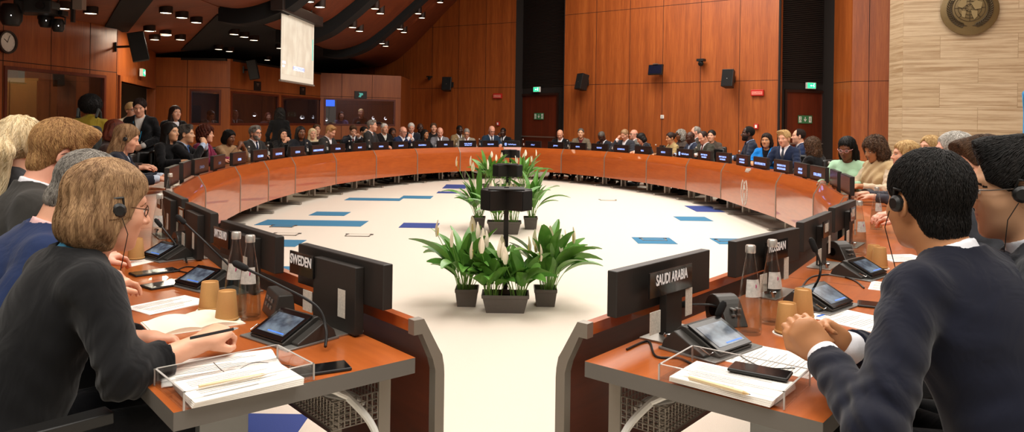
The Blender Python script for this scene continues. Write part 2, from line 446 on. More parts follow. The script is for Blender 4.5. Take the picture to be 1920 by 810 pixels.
def travertine():
    m, nt, b = nm('travertine blocks')
    N = nt.nodes.new; L = nt.links.new
    tc = N('ShaderNodeTexCoord')
    # running layers along local X, one slightly different tone per block
    sep = N('ShaderNodeSeparateXYZ'); L(tc.outputs['Object'], sep.inputs[0])
    cmb = N('ShaderNodeCombineXYZ'); L(sep.outputs[0], cmb.inputs[0]); L(sep.outputs[2], cmb.inputs[1])
    bk = N('ShaderNodeTexBrick'); bk.inputs['Scale'].default_value = 1.0
    bk.inputs['Brick Width'].default_value = 1.25; bk.inputs['Row Height'].default_value = 0.455; bk.inputs['Mortar Size'].default_value = 0.0035
    bk.offset = 0.5
    bk.inputs['Color1'].default_value = h('#c4ae8f'); bk.inputs['Color2'].default_value = h('#b69e7d'); bk.inputs['Mortar'].default_value = h('#97805f')
    L(cmb.outputs[0], bk.inputs['Vector'])
    mp = N('ShaderNodeMapping'); mp.inputs['Scale'].default_value = (0.5, 0.5, 16)
    L(tc.outputs['Object'], mp.inputs['Vector'])
    # shift the layers per block by its tone so that they break at the joints
    add = N('ShaderNodeVectorMath'); add.operation = 'ADD'; sc = N('ShaderNodeVectorMath'); sc.operation = 'SCALE'; sc.inputs['Scale'].default_value = 60
    L(bk.outputs['Color'], sc.inputs[0]); L(mp.outputs[0], add.inputs[0]); L(sc.outputs[0], add.inputs[1])
    n = N('ShaderNodeTexNoise'); n.inputs['Scale'].default_value = 1.6; n.inputs['Detail'].default_value = 7; n.inputs['Roughness'].default_value = 0.7
    L(add.outputs[0], n.inputs['Vector'])
    r = N('ShaderNodeValToRGB'); e = r.color_ramp.elements
    e[0].position = 0.36; e[0].color = h('#b39a76'); e[1].position = 0.56; e[1].color = (1, 1, 1, 1)
    L(n.outputs['Fac'], r.inputs[0])
    mx = N('ShaderNodeMix'); mx.data_type = 'RGBA'; mx.blend_type = 'MULTIPLY'; mx.inputs[0].default_value = 0.75
    L(bk.outputs['Color'], mx.inputs[6]); L(r.outputs[0], mx.inputs[7]); L(mx.outputs[2], b.inputs['Base Color'])
    bp = N('ShaderNodeBump'); bp.inputs['Strength'].default_value = 0.25; bp.inputs['Distance'].default_value = 0.01
    L(n.outputs['Fac'], bp.inputs['Height']); L(bp.outputs['Normal'], b.inputs['Normal'])
    b.inputs['Roughness'].default_value = 0.55
    return m
M['stone'] = travertine()
S0, S1, S2 = (7.56, 15.0), (7.52, 14.4), (11.5, 12.72)
wall('wall_stone_return', S0, S1, 0, TOP, M['stone'], th=0.3)
wall('wall_stone', S1, S2, 0, TOP, M['stone'], th=0.5)

# side door on the left: frame, open leaf with a glazed slot, corridor behind
dd = Vector((D1[0] - D0[0], D1[1] - D0[1], 0)).normalized(); an = math.atan2(dd.y, dd.x)
e = empty('door_3', (D0[0] + dd.x * ad0, D0[1] + dd.y * ad0, 0), an, kind='structure')
W = ad1 - ad0
q = MB(); q.bx((-.1, -.04, 0), (0, .14, 2.16)); q.bx((W, -.04, 0), (W + .1, .14, 2.16)); q.bx((0, -.04, 2.06), (W, .14, 2.16)); q.build('door_frame', M['wall'], e)
q = MB(); q.box((0, 0, 1.02), (1.0, .05, 2.04), T(.55, .75, 0) @ RZ(R(62))); q.build('door_leaf', M['booth'], e)
q = MB(); q.box((0, -.03, 1.45), (.3, .01, .62), T(.55, .75, 0) @ RZ(R(62))); q.build('vision_panel', M['screenoff'], e)
q = MB(); Mq = T(.55, .75, 0) @ RZ(R(62))
for a, b in (((-.19, 1.1), (.19, 1.14)), ((-.19, 1.76), (.19, 1.8)), ((-.19, 1.14), (-.15, 1.76)), ((.15, 1.14), (.19, 1.76))): q.bx((a[0], -.045, a[1]), (b[0], -.026, b[1]), Mq)
q.build('vision_frame', M['wall'], e)
q = MB(); q.bx((-.1, 1.5, 0), (W + .4, 1.55, 2.5)); q.bx((W + .3, .2, 0), (W + .4, 1.5, 2.5)); q.bx((-.1, .2, 0), (-.05, 1.5, 2.5)); q.bx((-.1, .15, 2.5), (W + .4, 1.55, 2.55))
tag(q.build('wall_corridor', plain('corridor paint', '#5a4a3c', 0.8), None, (D0[0] + dd.x * ad0, D0[1] + dd.y * ad0, 0), (0, 0, an)), kind='structure')

# ---------------------------------------------------------------- ceiling
SAIL = [(-4.9, 3.27), (-4.55, 3.23), (-4.2, 3.3), (-3.8, 3.47), (-3.5, 3.69), (-3.2, 3.94), (-2.9, 4.22), (-2.6, 4.5), (-1.85, 5.2), (-.8, 6.1), (.5, 6.6), (12, 6.6)]
def ceil_z(x):
    if x < -4.9: return 3.25 + (x + 4.9) * .12
    for (a, za), (b, zb) in zip(SAIL, SAIL[1:]):
        if a <= x <= b: return za + (zb - za) * (x - a) / (b - a)
    return 6.6
sp = catmull([(x, z, 0) for x, z in SAIL], 4)
def sail(y0, y1, nm_, mat, dz=0.0, th=.05):
    s = MB(); s.smooth = True
    n = len(sp)
    vs = [(p.x, y, p.y + dz + o) for o in (0, th) for y in (y0, y1) for p in sp]
    fs = []
    for i in range(n - 1):
        fs += [(i, i + n, i + n + 1, i + 1), (2 * n + i, 2 * n + i + 1, 3 * n + i + 1, 3 * n + i), (i, i + 1, 2 * n + i + 1, 2 * n + i), (n + i, 3 * n + i, 3 * n + i + 1, n + i + 1)]
    s.add(vs, fs)
    return tag(s.build(nm_, mat), kind='structure')
for i, (a, b) in enumerate([(3, 9.0), (9.5, 12.3), (12.85, 15.35), (15.95, 19.25), (19.75, 26)]):
    sail(a, b, 'ceiling_sail_%d' % (i + 1), M['ceil'])
sail(3, 26, 'ceiling_void', M['blackmatte'], .12)
def soffit(nm_, poly, mat):
    q = MB(); n = len(poly)
    vs = [(x, y, 3.25 + (x + 4.9) * .12) for x, y in poly] + [(x, y, 3.55) for x, y in poly]
    q.add(vs, [tuple(range(n)), tuple(reversed(range(n, 2 * n)))] + [(i, i + n, (i + 1) % n + n, (i + 1) % n) for i in range(n)])
    tag(q.build(nm_, mat), kind='structure')
soffit('ceiling_soffit', [(-9.8, 3), (-4.88, 3), (-4.88, 13.0), (-7.3, 17.0), (-9.8, 17.0)], M['ceil'])
soffit('ceiling_soffit_shade', [(-4.88, 13.0), (-4.88, 28), (-9.8, 28), (-9.8, 17.0), (-7.3, 17.0)], M['blackmatte'])  # unlit far soffit, its deep shade put in as black
for i, (y, hh, w) in enumerate([(9.25, .22, .4), (12.6, .24, .42), (15.65, .26, .5), (19.5, .2, .5)]):
    q = MB(); n = len(sp); vs = [(p.x, yy, p.y + dz) for dz in (-hh, .06) for yy in (y - w / 2, y + w / 2) for p in sp]; fs = []
    for k in range(n - 1):
        fs += [(k, k + n, k + n + 1, k + 1), (2 * n + k, 2 * n + k + 1, 3 * n + k + 1, 3 * n + k), (k, k + 1, 2 * n + k + 1, 2 * n + k), (n + k, 3 * n + k, 3 * n + k + 1, n + k + 1)]
    q.add(vs, fs); tag(q.build('ceiling_baffle_%d' % (i + 3), M['blackmatte']), kind='structure')
# dark diagonal baffle strips across the soffit
def baffle(pts, w, n):
    q = MB()
    (x0, y0), (x1, y1) = pts
    d = Vector((x1 - x0, y1 - y0, 0)).normalized(); nn = Vector((-d.y, d.x, 0)) * w / 2
    c = [Vector((x0, y0, 0)) - nn, Vector((x0, y0, 0)) + nn, Vector((x1, y1, 0)) + nn, Vector((x1, y1, 0)) - nn]
    vs = [(p.x, p.y, ceil_z(p.x) - .03) for p in c] + [(p.x, p.y, ceil_z(p.x) + .01) for p in c]
    q.add(vs, [(0, 1, 2, 3), (7, 6, 5, 4), (0, 4, 5, 1), (1, 5, 6, 2), (2, 6, 7, 3), (3, 7, 4, 0)])
    tag(q.build('ceiling_baffle_%d' % n, M['blackmatte']), kind='structure')
baffle(((-7.2, 13.5), (-4.92, 10.05)), .42, 1)
baffle(((-7.2, 16.8), (-4.92, 13.05)), .5, 2)
# ---------------------------------------------------------------- ring of conference tables
CH = [(-.277, 2.28), (-1.2, 3.36), (-2.08, 4.72), (-2.83, 6.24), (-3.29, 7.85), (-3.52, 9.5), (-3.6, 10.85), (-3.57, 12.1), (-3.33, 13.9), (-2.88, 15.55), (-2.2, 17.0), (-1.3, 18.2), (-.2, 18.9),
      (.24, 18.9), (1.26, 18.1), (2.15, 16.8), (2.83, 15.3), (3.3, 13.8), (3.5, 12.2), (3.53, 9.74), (3.36, 8.1), (2.9, 6.5), (2.13, 4.9), (1.2, 3.44), (.225, 2.27)]
CHV = [Vector((x, y, 0)) for x, y in CH]
NS = len(CH) - 1
def seg_frame(i):
    d = (CHV[i + 1] - CHV[i]); Lg = d.length; d.normalize()
    return d, Vector((-d.y, d.x, 0)), Lg
def vnorm(i):                                       # mitred outward direction at chain point i
    if i == 0: return seg_frame(0)[1]
    if i == NS: return seg_frame(NS - 1)[1]
    a, b = seg_frame(i - 1)[1], seg_frame(i)[1]
    m = (a + b).normalized()
    return m / max(.5, m.dot(a))
SEC_NAMES = [
 'below the SWEDEN display, with its open end at the aisle', 'second from the left aisle end, under the third display back', 'third from the left aisle end, behind the row of display backs',
 'where the left front first shows its polished side, beside the aisle displays', 'below the grey-haired man in black suit and striped tie', 'below the woman in the magenta jacket', 'below the woman with clasped hands in patterned top',
 'below the bearded man in glasses and grey suit', 'below the CZECHIA display', 'below the ETHIOPIA display', 'below the GABON display', 'below the INDIA display and right of its seam',
 'short middle piece behind the black speaker pole', 'below the ITALY and JAPAN displays', 'below the KENYA and KUWAIT displays', 'below the LUXEMBOURG and MALI displays', 'below the MEXICO display',
 'below the first two-line office display on the right', 'with the silver wheat and hand emblem on its front', 'right of the emblem panel, below the curly-haired woman in black', 'right curve below the woman in mint green, cut off by display backs',
 'fourth from the right aisle end, beside the beige-dressed woman', 'third from the right aisle end, with small cups on it', 'second from the right aisle end, with the two farthest display backs', 'with the open end at the aisle below the display reading SAUDI ARABIA']
SEC = []
for i in range(NS):
    d, n, Lg = seg_frame(i)
    ang = math.atan2(d.y, d.x)
    e = empty('conference_table', (CHV[i].x, CHV[i].y, 0), ang,
              'cherry table section ' + SEC_NAMES[i if i < 24 else 24], 'table', 'sections of the ring-shaped conference table')
    if i == NS - 1: e['label'] = 'cherry table section ' + SEC_NAMES[24]
    SEC.append(e)
    inv = Matrix.Rotation(-ang, 3, 'Z')
    n0, n1 = inv @ vnorm(i), inv @ vnorm(i + 1)
    g0 = .004 if i else 0; g1 = .004 if i < NS - 1 else 0
    def pt(o, z, end):
        nn = n1 if end else n0
        return Vector(((Lg - g1 if end else g0) + nn.x * o, nn.y * o, z))
    # outward positive offsets; the front leans inwards over the floor
    prof = [(.03, .80), (0, .80), (-.052, .705), (-.066, .68), (-.072, .65), (-.074, .62), (-.074, .22), (-.05, .22), (-.05, .64), (-.04, .68), (.006, .765), (.03, .765)]
    m = len(prof)
    f = MB(); f.smooth = False
    f.add([pt(o, z, 0) for o, z in prof] + [pt(o, z, 1) for o, z in prof], [])
    for k in range(m):
        f.mat(1 if k in (7, 8, 9, 10) else 0)
        a, b = k, (k + 1) % m
        f.f.append([a, b, b + m, a + m]); f.m.append(f.mi); f.sm.append(k in (2, 3, 4))
    f.f.append(list(reversed(range(m)))); f.m.append(1); f.sm.append(False)
    f.f.append(list(range(m, 2 * m))); f.m.append(1); f.sm.append(False)
    fo = f.build('front_panel', [M['fascia'], M['fascia_in']], e)
    # back apron closing the gap between front and desktop
    # metal edge strips at both ends of the front
    def strip(end, w):
        s = MB(); x0 = 0 if not end else Lg
        nn = n1 if end else n0
        out = [(.034, .805), (-.002, .805), (-.056, .709), (-.071, .684), (-.078, .65), (-.08, .62), (-.08, .215), (-.046, .215), (-.046, .64), (-.036, .676), (.004, .76), (.034, .76)]
        sx = -1 if not end else 1
        vs = [Vector((x0 + nn.x * o + sx * w[0], nn.y * o, z)) for o, z in out] + [Vector((x0 + nn.x * o + sx * w[1], nn.y * o, z)) for o, z in out]
        q = len(out)
        s.add(vs, [tuple(reversed(range(q))), tuple(range(q, 2 * q))] + [(k, (k + 1) % q, (k + 1) % q + q, k + q) for k in range(q)])
        s.build('edge_strip', M['trimgrey'], e)
    strip(0, (-.012, .03 if i == 0 else 0.0) if i else (-.004, .028))
    strip(1, (-.012, 0.0) if i < NS - 1 else (-.004, .028))
    # desktop
    x0a, x1a = g0 * .5, Lg - g1 * .5
    o0, o1 = .075, .737
    dk = MB()
    ea = -.1 if i == 0 else 0; eb = .1 if i == NS - 1 else 0
    def dp(o, z, end): 
        nn = n1 if end else n0
        return Vector(((x1a + eb if end else x0a + ea) + nn.x * o, nn.y * o, z))
    vs = [dp(o, z, en) for z in (.675, .72) for en in (0, 1) for o in (o0, o1)]
    dk.mat(0).add(vs, [(4, 6, 7, 5)]); dk.mat(1).add(vs, [(0, 1, 3, 2), (0, 4, 5, 1), (2, 3, 7, 6), (1, 5, 7, 3), (0, 2, 6, 4)])
    dk.build('desktop', [M['desk'], M['deskedge']], e, bevel=.0015)
    # T shaped leg with two steel uprights
    lg = MB()
    xm = .32 if i not in (0, NS - 1) else (.45 if i == 0 else Lg - .45)
    def leg(xm, wide):
        lg = MB()
        if wide:
            lg.bx((xm - .02, .42, .03), (xm + .02, .56, .675)); lg.bx((xm - .045, .08, 0), (xm + .045, .7, .03))
            lg.bx((xm - .03, .1, .64), (xm + .03, .7, .675))
        else:
            for yy in (.2, .3): lg.tube([(xm, yy, .03), (xm, yy, .675)], .022, 12)
            lg.bx((xm - .003, .2, .05), (xm + .003, .3, .66))
            lg.bx((xm - .035, -.05, 0.004), (xm + .035, .6, .035)); lg.bx((xm - .03, .08, .655), (xm + .03, .7, .675))
        lg.build('leg', M['legs'] if wide else M['steel'], e, bevel=.002)
    if i in (0, NS - 1):
        leg(.28 if i == 0 else Lg - .28, True); leg(.9 if i == 0 else Lg - .9, False)
    else:
        leg(.3, False)
        if Lg > 1.4: leg(Lg - .35, False)
    if i in (0, NS - 1):                            # wire cable basket and its cables under the open end
        wb = MB(); s = 1 if i == 0 else -1; xb = .02 if i == 0 else Lg - .02
        Mx = T(xb, 0, 0) @ Matrix.Scale(s, 4, (1, 0, 0))
        x_, y_, z0_, z1_ = .62, (.09, .27), .52, .6
        for k in range(32):
            xx = k * x_ / 31
            wb.tube([(xx, y_[0], z1_), (xx, y_[0], z0_), (xx, y_[1], z0_), (xx, y_[1], z1_)], .0022, 4, Mx)
        for yy in [y_[0] + (y_[1] - y_[0]) * k / 9 for k in range(10)]: wb.tube([(0, yy, z0_), (x_, yy, z0_)], .0022, 4, Mx)
        for zz in (.54, .56, .58, .6):
            for yy in y_: wb.tube([(0, yy, zz), (x_, yy, zz)], .0022, 4, Mx)
            wb.tube([(0, y_[0], zz), (0, y_[1], zz)], .0022, 4, Mx)
        for k in range(1, 10):
            yy = y_[0] + (y_[1] - y_[0]) * k / 10
            wb.tube([(0, yy, z0_), (0, yy, z1_)], .0022, 4, Mx)
        wb.build('cable_basket', M['trimgrey'], e)
        up = MB(); up.bx((xb - .004, .085, .1), (xb + .004, .125, .675)); up.bx((xb + s * .3 - .004, .085, .1), (xb + s * .3 + .004, .125, .675)); up.build('bracket', M['trimgrey'], e)
        cb = MB()
        c1 = [(.02, .3, .66), (.0, .25, .62), (.03, .16, .565), (.15, .15, .54), (.3, .2, .54), (.5, .18, .545)]
        c2 = [(.1, .3, .67), (.0, .22, .60), (-.07, .17, .5), (-.09, .2, .36), (-.06, .25, .2), (.1, .3, .1), (.3, .3, .02)]
        c3 = [(.2, .35, .66), (.16, .25, .6), (.1, .14, .55), (.2, .12, .54), (.3, .22, .54)]
        for c, r_ in ((c1, .008), (c2, .011), (c3, .006)):
            cb.tube([(p.x, p.y, p.z) for p in catmull(c, 6)], r_, 8, Mx)
        cb.build('white_cable', M['white'], e)
# dark lining behind the front of the two end sections (seen from the seats)
# black kick boxes under the far desks
def ring_hit(px, off=.09, far=True):
    # point on the ring line moved outwards by off, where the pixel column meets it
    k, _ = ray(px, 240)
    best = None
    pts = [CHV[i] + vnorm(i) * off for i in range(NS + 1)]
    for i in range(NS):
        a, b = pts[i], pts[i + 1]
        den = (b.x - a.x) - k * (b.y - a.y)
        if abs(den) < 1e-9: continue
        t = (k * a.y - a.x) / den
        if -0.001 <= t <= 1.001:
            p = a + (b - a) * t
            if best is None or (p.y > best[0].y) == far: best = (p, i)
    if best is None:                               # outside the ring's widest column: nearest point of the wide part
        i = 6 if px < 960 else 19
        best = (pts[i], i)
    return best
def frame_at(i): 
    d, n, _ = seg_frame(i)
    return math.atan2(d.y, d.x)

# emblem and letters on the front of the emblem section (index 18)
E18 = SEC[18]; L18 = seg_frame(18)[2]
k, _ = ray(1405, 350)
a_, b_ = CHV[18], CHV[19]
t_ = (k * a_.y - a_.x) / ((b_.x - a_.x) - k * (b_.y - a_.y))
xe = t_ * L18
em = MB()
Me = T(xe, -.076, .44) @ RX(R(90))                  # local x right, y up on the panel (seen from inside)
def arc(cx, cy, rx, ry, a0, a1, n=14): return [(cx + rx * math.cos(R(a0 + (a1 - a0) * k / n)), cy + ry * math.sin(R(a0 + (a1 - a0) * k / n)), 0) for k in range(n + 1)]
for s in (-1, 1):
    br = [(s * p[0], p[1], p[2]) for p in arc(0, 0, .135, .19, -80, 60, 16)]
    em.tube(br, .004, 6, Me)
    for j in range(1, 16):
        p = br[j]; tdir = Vector(br[min(16, j + 1)]) - Vector(br[j - 1]); tdir.normalize()
        for side in (-1, 1):
            nn = Vector((-tdir.y, tdir.x, 0)) * side
            c0 = Vector(p); c1 = c0 + tdir * .03 + nn * .016
            em.tube([c0, (c0 + c1) / 2 + nn * .004, c1], [.002, .006, .001], 6, Me)
    em.tube([(s * .03, -.2, 0), (s * .045, -.13, 0), (s * .04, -.05, 0), (s * .045, .0, 0)], .005, 6, Me)
em.tube([(-.045, -.02, 0), (-.045, .05, 0), (-.03, .02, 0), (-.028, .1, 0), (-.014, .04, 0), (-.005, .12, 0), (.01, .04, 0), (.02, .1, 0), (.03, .02, 0), (.045, .05, 0)], .006, 6, Me)
for j in range(6):
    em.tube([(-.03, -.02 - j * .02, 0), (0, -.03 - j * .02, 0), (.03, -.02 - j * .02, 0)], .003, 6, Me)
for j in range(7):
    em.tube([(-.012 + j * .004, .1 + j * .004, 0), (-.02 + j * .007, .16 - abs(j - 3) * .006, 0)], [.006, .002], 6, Me)
M['silver'] = plain('satin silver', '#d8d3ca', .4, .35)
em.build('emblem', M['silver'], E18)
def text(s, name, parent, size, mat, loc, rot, ext=.001, align='CENTER', sx=1.0, space=1.0, bold=0.0):
    c = bpy.data.curves.new(name, 'FONT'); c.body = s; c.size = size; c.extrude = ext; c.align_x = align; c.align_y = 'CENTER'; c.space_character = space; c.offset = bold
    c.materials.append(mat)
    tmp = bpy.data.objects.new('tmp', c); col.objects.link(tmp)
    dg = bpy.context.evaluated_depsgraph_get()
    me = bpy.data.meshes.new_from_object(tmp.evaluated_get(dg)); me.name = name
    bpy.data.objects.remove(tmp); bpy.data.curves.remove(c)
    o = link(name, me, parent, loc, rot); o.scale = (sx, 1, 1)
    return o
tl = R(90) - math.atan2(.095, .052) 
text('WFP', 'lettering', E18, .1, M['silver'], (xe, -.03, .757), (math.atan2(.095, .052), 0, 0), .002, bold=.002)

# ---------------------------------------------------------------- displays
M['textblue'] = plain('backlit blue-white lettering', '#9fb8ff', 0.5, emit='#7fa0ff', estr=1.3)
M['textglow'] = plain('backlit blue field', '#1c2550', 0.5, emit='#2a3f9a', estr=0.5)
M['textdim'] = plain('dim grey-blue lettering', '#5a5a6e', .5, emit='#5a5f80', estr=.35)
M['textwhite'] = plain('white lettering', '#f2f2f2', 0.6)
M['sticker'] = plain('printed white sticker', '#cfcabd', 0.7, noise=.35, nscale=160)
def display(loc, ang, w, lab, text_lines=None, hh=.14, detail=0, back=None, glow=True, logo=False, lift=.1, dim=False):
    # local x along the table edge, +y towards the seat; the lit face looks into the ring (-y)
    e = empty('nameplate_display', (loc.x, loc.y, .72), ang, lab, 'display', 'nameplate displays around the ring table')
    z0, z1 = lift, lift + hh
    b = MB(); b.bx((-w / 2, -.018, z0), (w / 2, .018, z1)); b.build('housing', M['monback'], e, bevel=.003 if detail else 0)
    s = MB(); s.bx((-w / 2 + .008, -.021, z0 + .008), (w / 2 - .008, -.0185, z1 - .008)); sc = s.build('screen', M['screenoff'], e)
    p = MB()
    if detail == 2: p.bx((-.16, .018, .006), (.1, .05, z0 + hh * .85))
    else: p.bx((-.05, .018, .006), (.05, .045, z0 + hh * .7))
    p.build('stand', M['monback'], e, bevel=.002 if detail else 0)
    q = MB(); q.bx((-.12, -.01, 0), (.12, .1, .006))
    q.build('base_plate', M['steel'], e, bevel=.001 if detail else 0)
    if detail:
        kn = MB(); kn.lathe([(.007, .006), (.007, .02), (.013, .022), (.013, .03), (.008, .033), (0, .033)], 14, T(.1, .08, 0)); kn.build('knob', M['chrome'], e)
    if text_lines:
        n = len(text_lines); sz = hh * (.26 if n == 1 else .2)
        if glow:
            wid = min(w * .8, max(len(t) for t in text_lines) * sz * .62 + .02)
        for j, t in enumerate(text_lines):
            zz = (z0 + z1) / 2 - .012 + (n - 1 - 2 * j) * sz * .62
            L_ = len(t) * sz * .62
            sx = min(1.0, w * .85 / max(L_, .01))
            ox = .03 if logo else 0
            if logo: sx = min(sx, w * .55 / L_)
            text(t, 'lettering', e, sz, M['textdim'] if dim else M['textblue'], (ox, -.023, zz), (R(90), 0, 0), .0005, sx=sx, bold=.0008)
        if logo:
            c = MB(); Ml = T(-w * .3, -.0225, (z0 + z1) / 2 - .008) @ RX(R(90))
            for s_ in (-1, 1): c.tube([(s_ * p_[0], p_[1], 0) for p_ in arc(0, 0, .026, .036, -80, 60, 10)], .004, 5, Ml)
            c.tube([(0, -.03, 0), (0, .03, 0)], .009, 6, Ml); c.build('logo', M['textblue'], e)
    if back:
        nmx, sx_, wpl = back
        g = MB(); g.bx((nmx - wpl / 2, .052, z0 + .045), (nmx + wpl / 2, .058, z0 + hh * .88)); pl = g.build('name_holder', plain('glossy dark plastic', '#1a1817', 0.12), e)
        if not sx_:
            g = MB(); g.bx((nmx - wpl * .3, .0582, z0 + .07), (nmx + wpl * .25, .0592, z0 + hh * .8)); g.build('label_glare', M['sticker'], e)  # blank pale label; on the right pair its paleness is painted glare
        else: text(sx_, 'lettering', e, .046, M['textwhite'], (nmx, .0595, z0 + .095), (R(90), 0, R(180)), .0004, sx=min(1.25, wpl * .82 / (len(sx_) * .046 * .6)), bold=.0012)
        st = MB(); st.bx((-.105, .051, .05), (-.06, .0515, .14)); st.build('sticker', M['sticker'], e)
        st = MB(); st.bx((.1, .052, .03), (.16, .0545, .1)); st.build('keypad_label', M['sticker'], e)
    return e
# positions of the near displays: two top corners of each housing measured in the picture
near = [((562, 459), (722, 500), 'charcoal display housing with the white word SWEDEN on its back', ('SWEDEN',), (.17, 'SWEDEN', .16)),
        ((415, 415), (520, 447), 'display housing next to the SWEDEN one, half behind two water bottles', ('SWITZERLAND',), (.17, 'SWITZERLAND', .17)),
        ((349, 381), (397, 402), 'third display back from the left aisle end, seen almost edge on', None, (.17, '', .13)),
        ((306, 358), (343, 375), 'fourth display back from the left aisle end, smallest of the edge-on ones', None, (.17, '', .13)),
        ((1152, 513), (1330, 470), 'charcoal display housing with the white words SAUDI ARABIA on its back', ('SAUDI ARABIA',), (.04, 'SAUDI ARABIA', .26)),
        ((1370, 457), (1503, 428), 'display housing right of the SAUDI ARABIA one, half behind two water bottles', ('RUSSIAN', 'FEDERATION'), (.02, 'RUSSIAN', .2)),
        ((1505, 419), (1558, 398), 'third display back from the right aisle end, edge on with a bent holder', None, (.02, '', .12)),
        ((1564, 391), (1604, 376), 'fourth display back from the right aisle end, beside the table corner', None, (.02, '', .12))]
for a, b, lab, tx, bk in near:
    A = on(a[0], a[1], .955); Bq = on(b[0], b[1], .955)
    if a[0] < 960: v = A - Bq
    else: v = A - Bq
    c = (A + Bq) / 2; d = v.copy()
    # local x runs with the table chain: near to far on the left, far to near on the right
    if a[0] < 960: ang = math.atan2(v.y, v.x)
    else: ang = math.atan2(v.y, v.x)
    n = Vector((-math.sin(ang), math.cos(ang), 0))
    c = c - n * 0.012
    display(c, ang, min(v.length, .58), lab, tx, detail=2 if a[0] < 960 else 1, back=bk)
# far displays: pixel columns of left and right edge, lettering
far = [(312, 335, [], 0), (337, 360, [], 0), (361, 391, ['CANADA'], 0), (396, 423, ['CHAD'], 0), (430, 464, ['CHINA'], 0), (473, 500, ['COLOMBIA'], 0), (509, 533, ["COTE D'IVOIRE"], 0),
       (539, 574, ['CZECHIA'], 0), (582, 609, ['DOMINICAN REPUBLIC'], 0), (617, 648, ['ETHIOPIA'], 0), (659, 688, ['FRANCE'], 0), (697, 730, ['GABON'], 0), (733, 769, ['GERMANY'], 0), (776, 806, ['GUATEMALA'], 0),
       (820, 850, ['INDIA'], 0), (862, 893, ['IRAN, ISLAMIC', 'REPUBLIC OF'], 0), (905, 934, ['IRELAND'], 0), (942, 975, ['World Food Programme'], 1), (986, 1015, ['ITALY'], 0), (1028, 1058, ['JAPAN'], 0), (1070, 1100, ['KENYA'], 0),
       (1110, 1141, ['KUWAIT'], 0), (1152, 1181, ['LUXEMBOURG'], 0), (1190, 1223, ['MALI'], 0), (1232, 1260, ['MEXICO'], 0), (1269, 1302, ['World Food Programme'], 1), (1310, 1336, ['DEPUTY DIRECTOR', 'MANAGEMENT'], 0), (1344, 1372, ['DEPUTY DIRECTOR', 'PARTNERSHIPS'], 0),
       (1381, 1408, ['VICE PRESIDENT', 'OF THE BOARD'], 0), (1415, 1442, ['EXECUTIVE DIRECTOR'], 0), (1451, 1487, ['SECRETARY OF THE', 'EXECUTIVE BOARD'], 0), (1492, 1518, ['ASSISTANT', 'SECRETARY'], 0), (1522, 1553, ['LEGAL OFFICE'], 0), (1558, 1578, [], 0), (1580, 1601, [], 0)]
extra = {312: 'dark unlit display, leftmost of those facing into the ring', 337: 'dark unlit display between the leftmost one and CANADA', 1558: 'dark unlit display directly right of the LEGAL OFFICE one', 1580: 'dark unlit display at the end of the right curve', 942: 'lit display with a round blue logo, behind the black speaker poles', 1269: 'lit display with a blue logo, right of the one reading MEXICO'}
for xa, xb, tx, lg in far:
    xm = (xa + xb) / 2
    p, i = ring_hit(xm, .1)
    ang = frame_at(i)
    pa, _ = ring_hit(xa, .1); pb, _ = ring_hit(xb, .1)
    w = (pa - pb).length
    w = min(max(w, .36), .58)
    lab = extra.get(xa) or 'low black display lit with blue letters reading ' + ' '.join(tx)
    display(p, ang, w, lab, tx, logo=bool(lg), hh=.17, lift=.075, dim=xa < 400)
# ---------------------------------------------------------------- things on the near desks
DZ = .72
SEATL = math.atan2(-.667, -.745)                    # direction from the ring towards the seats, left row
M['unit'] = plain('graphite conference unit', '#3a3835', 0.38, metal=.25, noise=.08)
M['unitlight'] = plain('silver unit shell', '#7d7b77', 0.35, metal=.4)
M['kraft'] = plain('kraft paper', '#b98a52', 0.75, noise=.1, nscale=300)
M['bezel'] = plain('glossy black bezel', '#0d0d0e', 0.12)
def lcd():
    m, nt, b = nm('lit unit screen')
    N = nt.nodes.new; L = nt.links.new
    tc = N('ShaderNodeTexCoord'); n = N('ShaderNodeTexNoise'); n.inputs['Scale'].default_value = 22; n.inputs['Detail'].default_value = 3
    L(tc.outputs['Object'], n.inputs['Vector'])
    r = N('ShaderNodeValToRGB'); e = r.color_ramp.elements
    e[0].position = .35; e[0].color = h('#3f4a58'); e[1].position = .65; e[1].color = h('#93a3b0')
    L(n.outputs['Fac'], r.inputs[0]); L(r.outputs[0], b.inputs['Emission Color']); b.inputs['Emission Strength'].default_value = .55
    b.inputs['Base Color'].default_value = h('#20262e'); b.inputs['Roughness'].default_value = .12
    return m
M['lcd'] = lcd()
def gooseneck(e, pts, r=.0045, tipr=.011, tipl=.05):
    g = MB(); P = [tuple(p) for p in catmull(pts, 8)]
    g.tube(P, r, 8); g.build('gooseneck', M['black'], e)
    a, b = Vector(P[-2]), Vector(P[-1]); d = (b - a).normalized()
    t = MB(); t.tube([b - d * .005, b, b + d * .012, b + d * tipl * .8, b + d * tipl], [r * 1.3, tipr * .9, tipr, tipr, tipr * .5], 12); t.build('microphone', M['blackmatte'], e)
def world_neck(e, pts):
    # neck given as room points, brought into the unit's own frame
    inv = (Matrix.Translation(e.location) @ e.rotation_euler.to_matrix().to_4x4() @ Matrix.Diagonal((*e.scale, 1))).inverted()
    gooseneck(e, [inv @ p for p in pts])
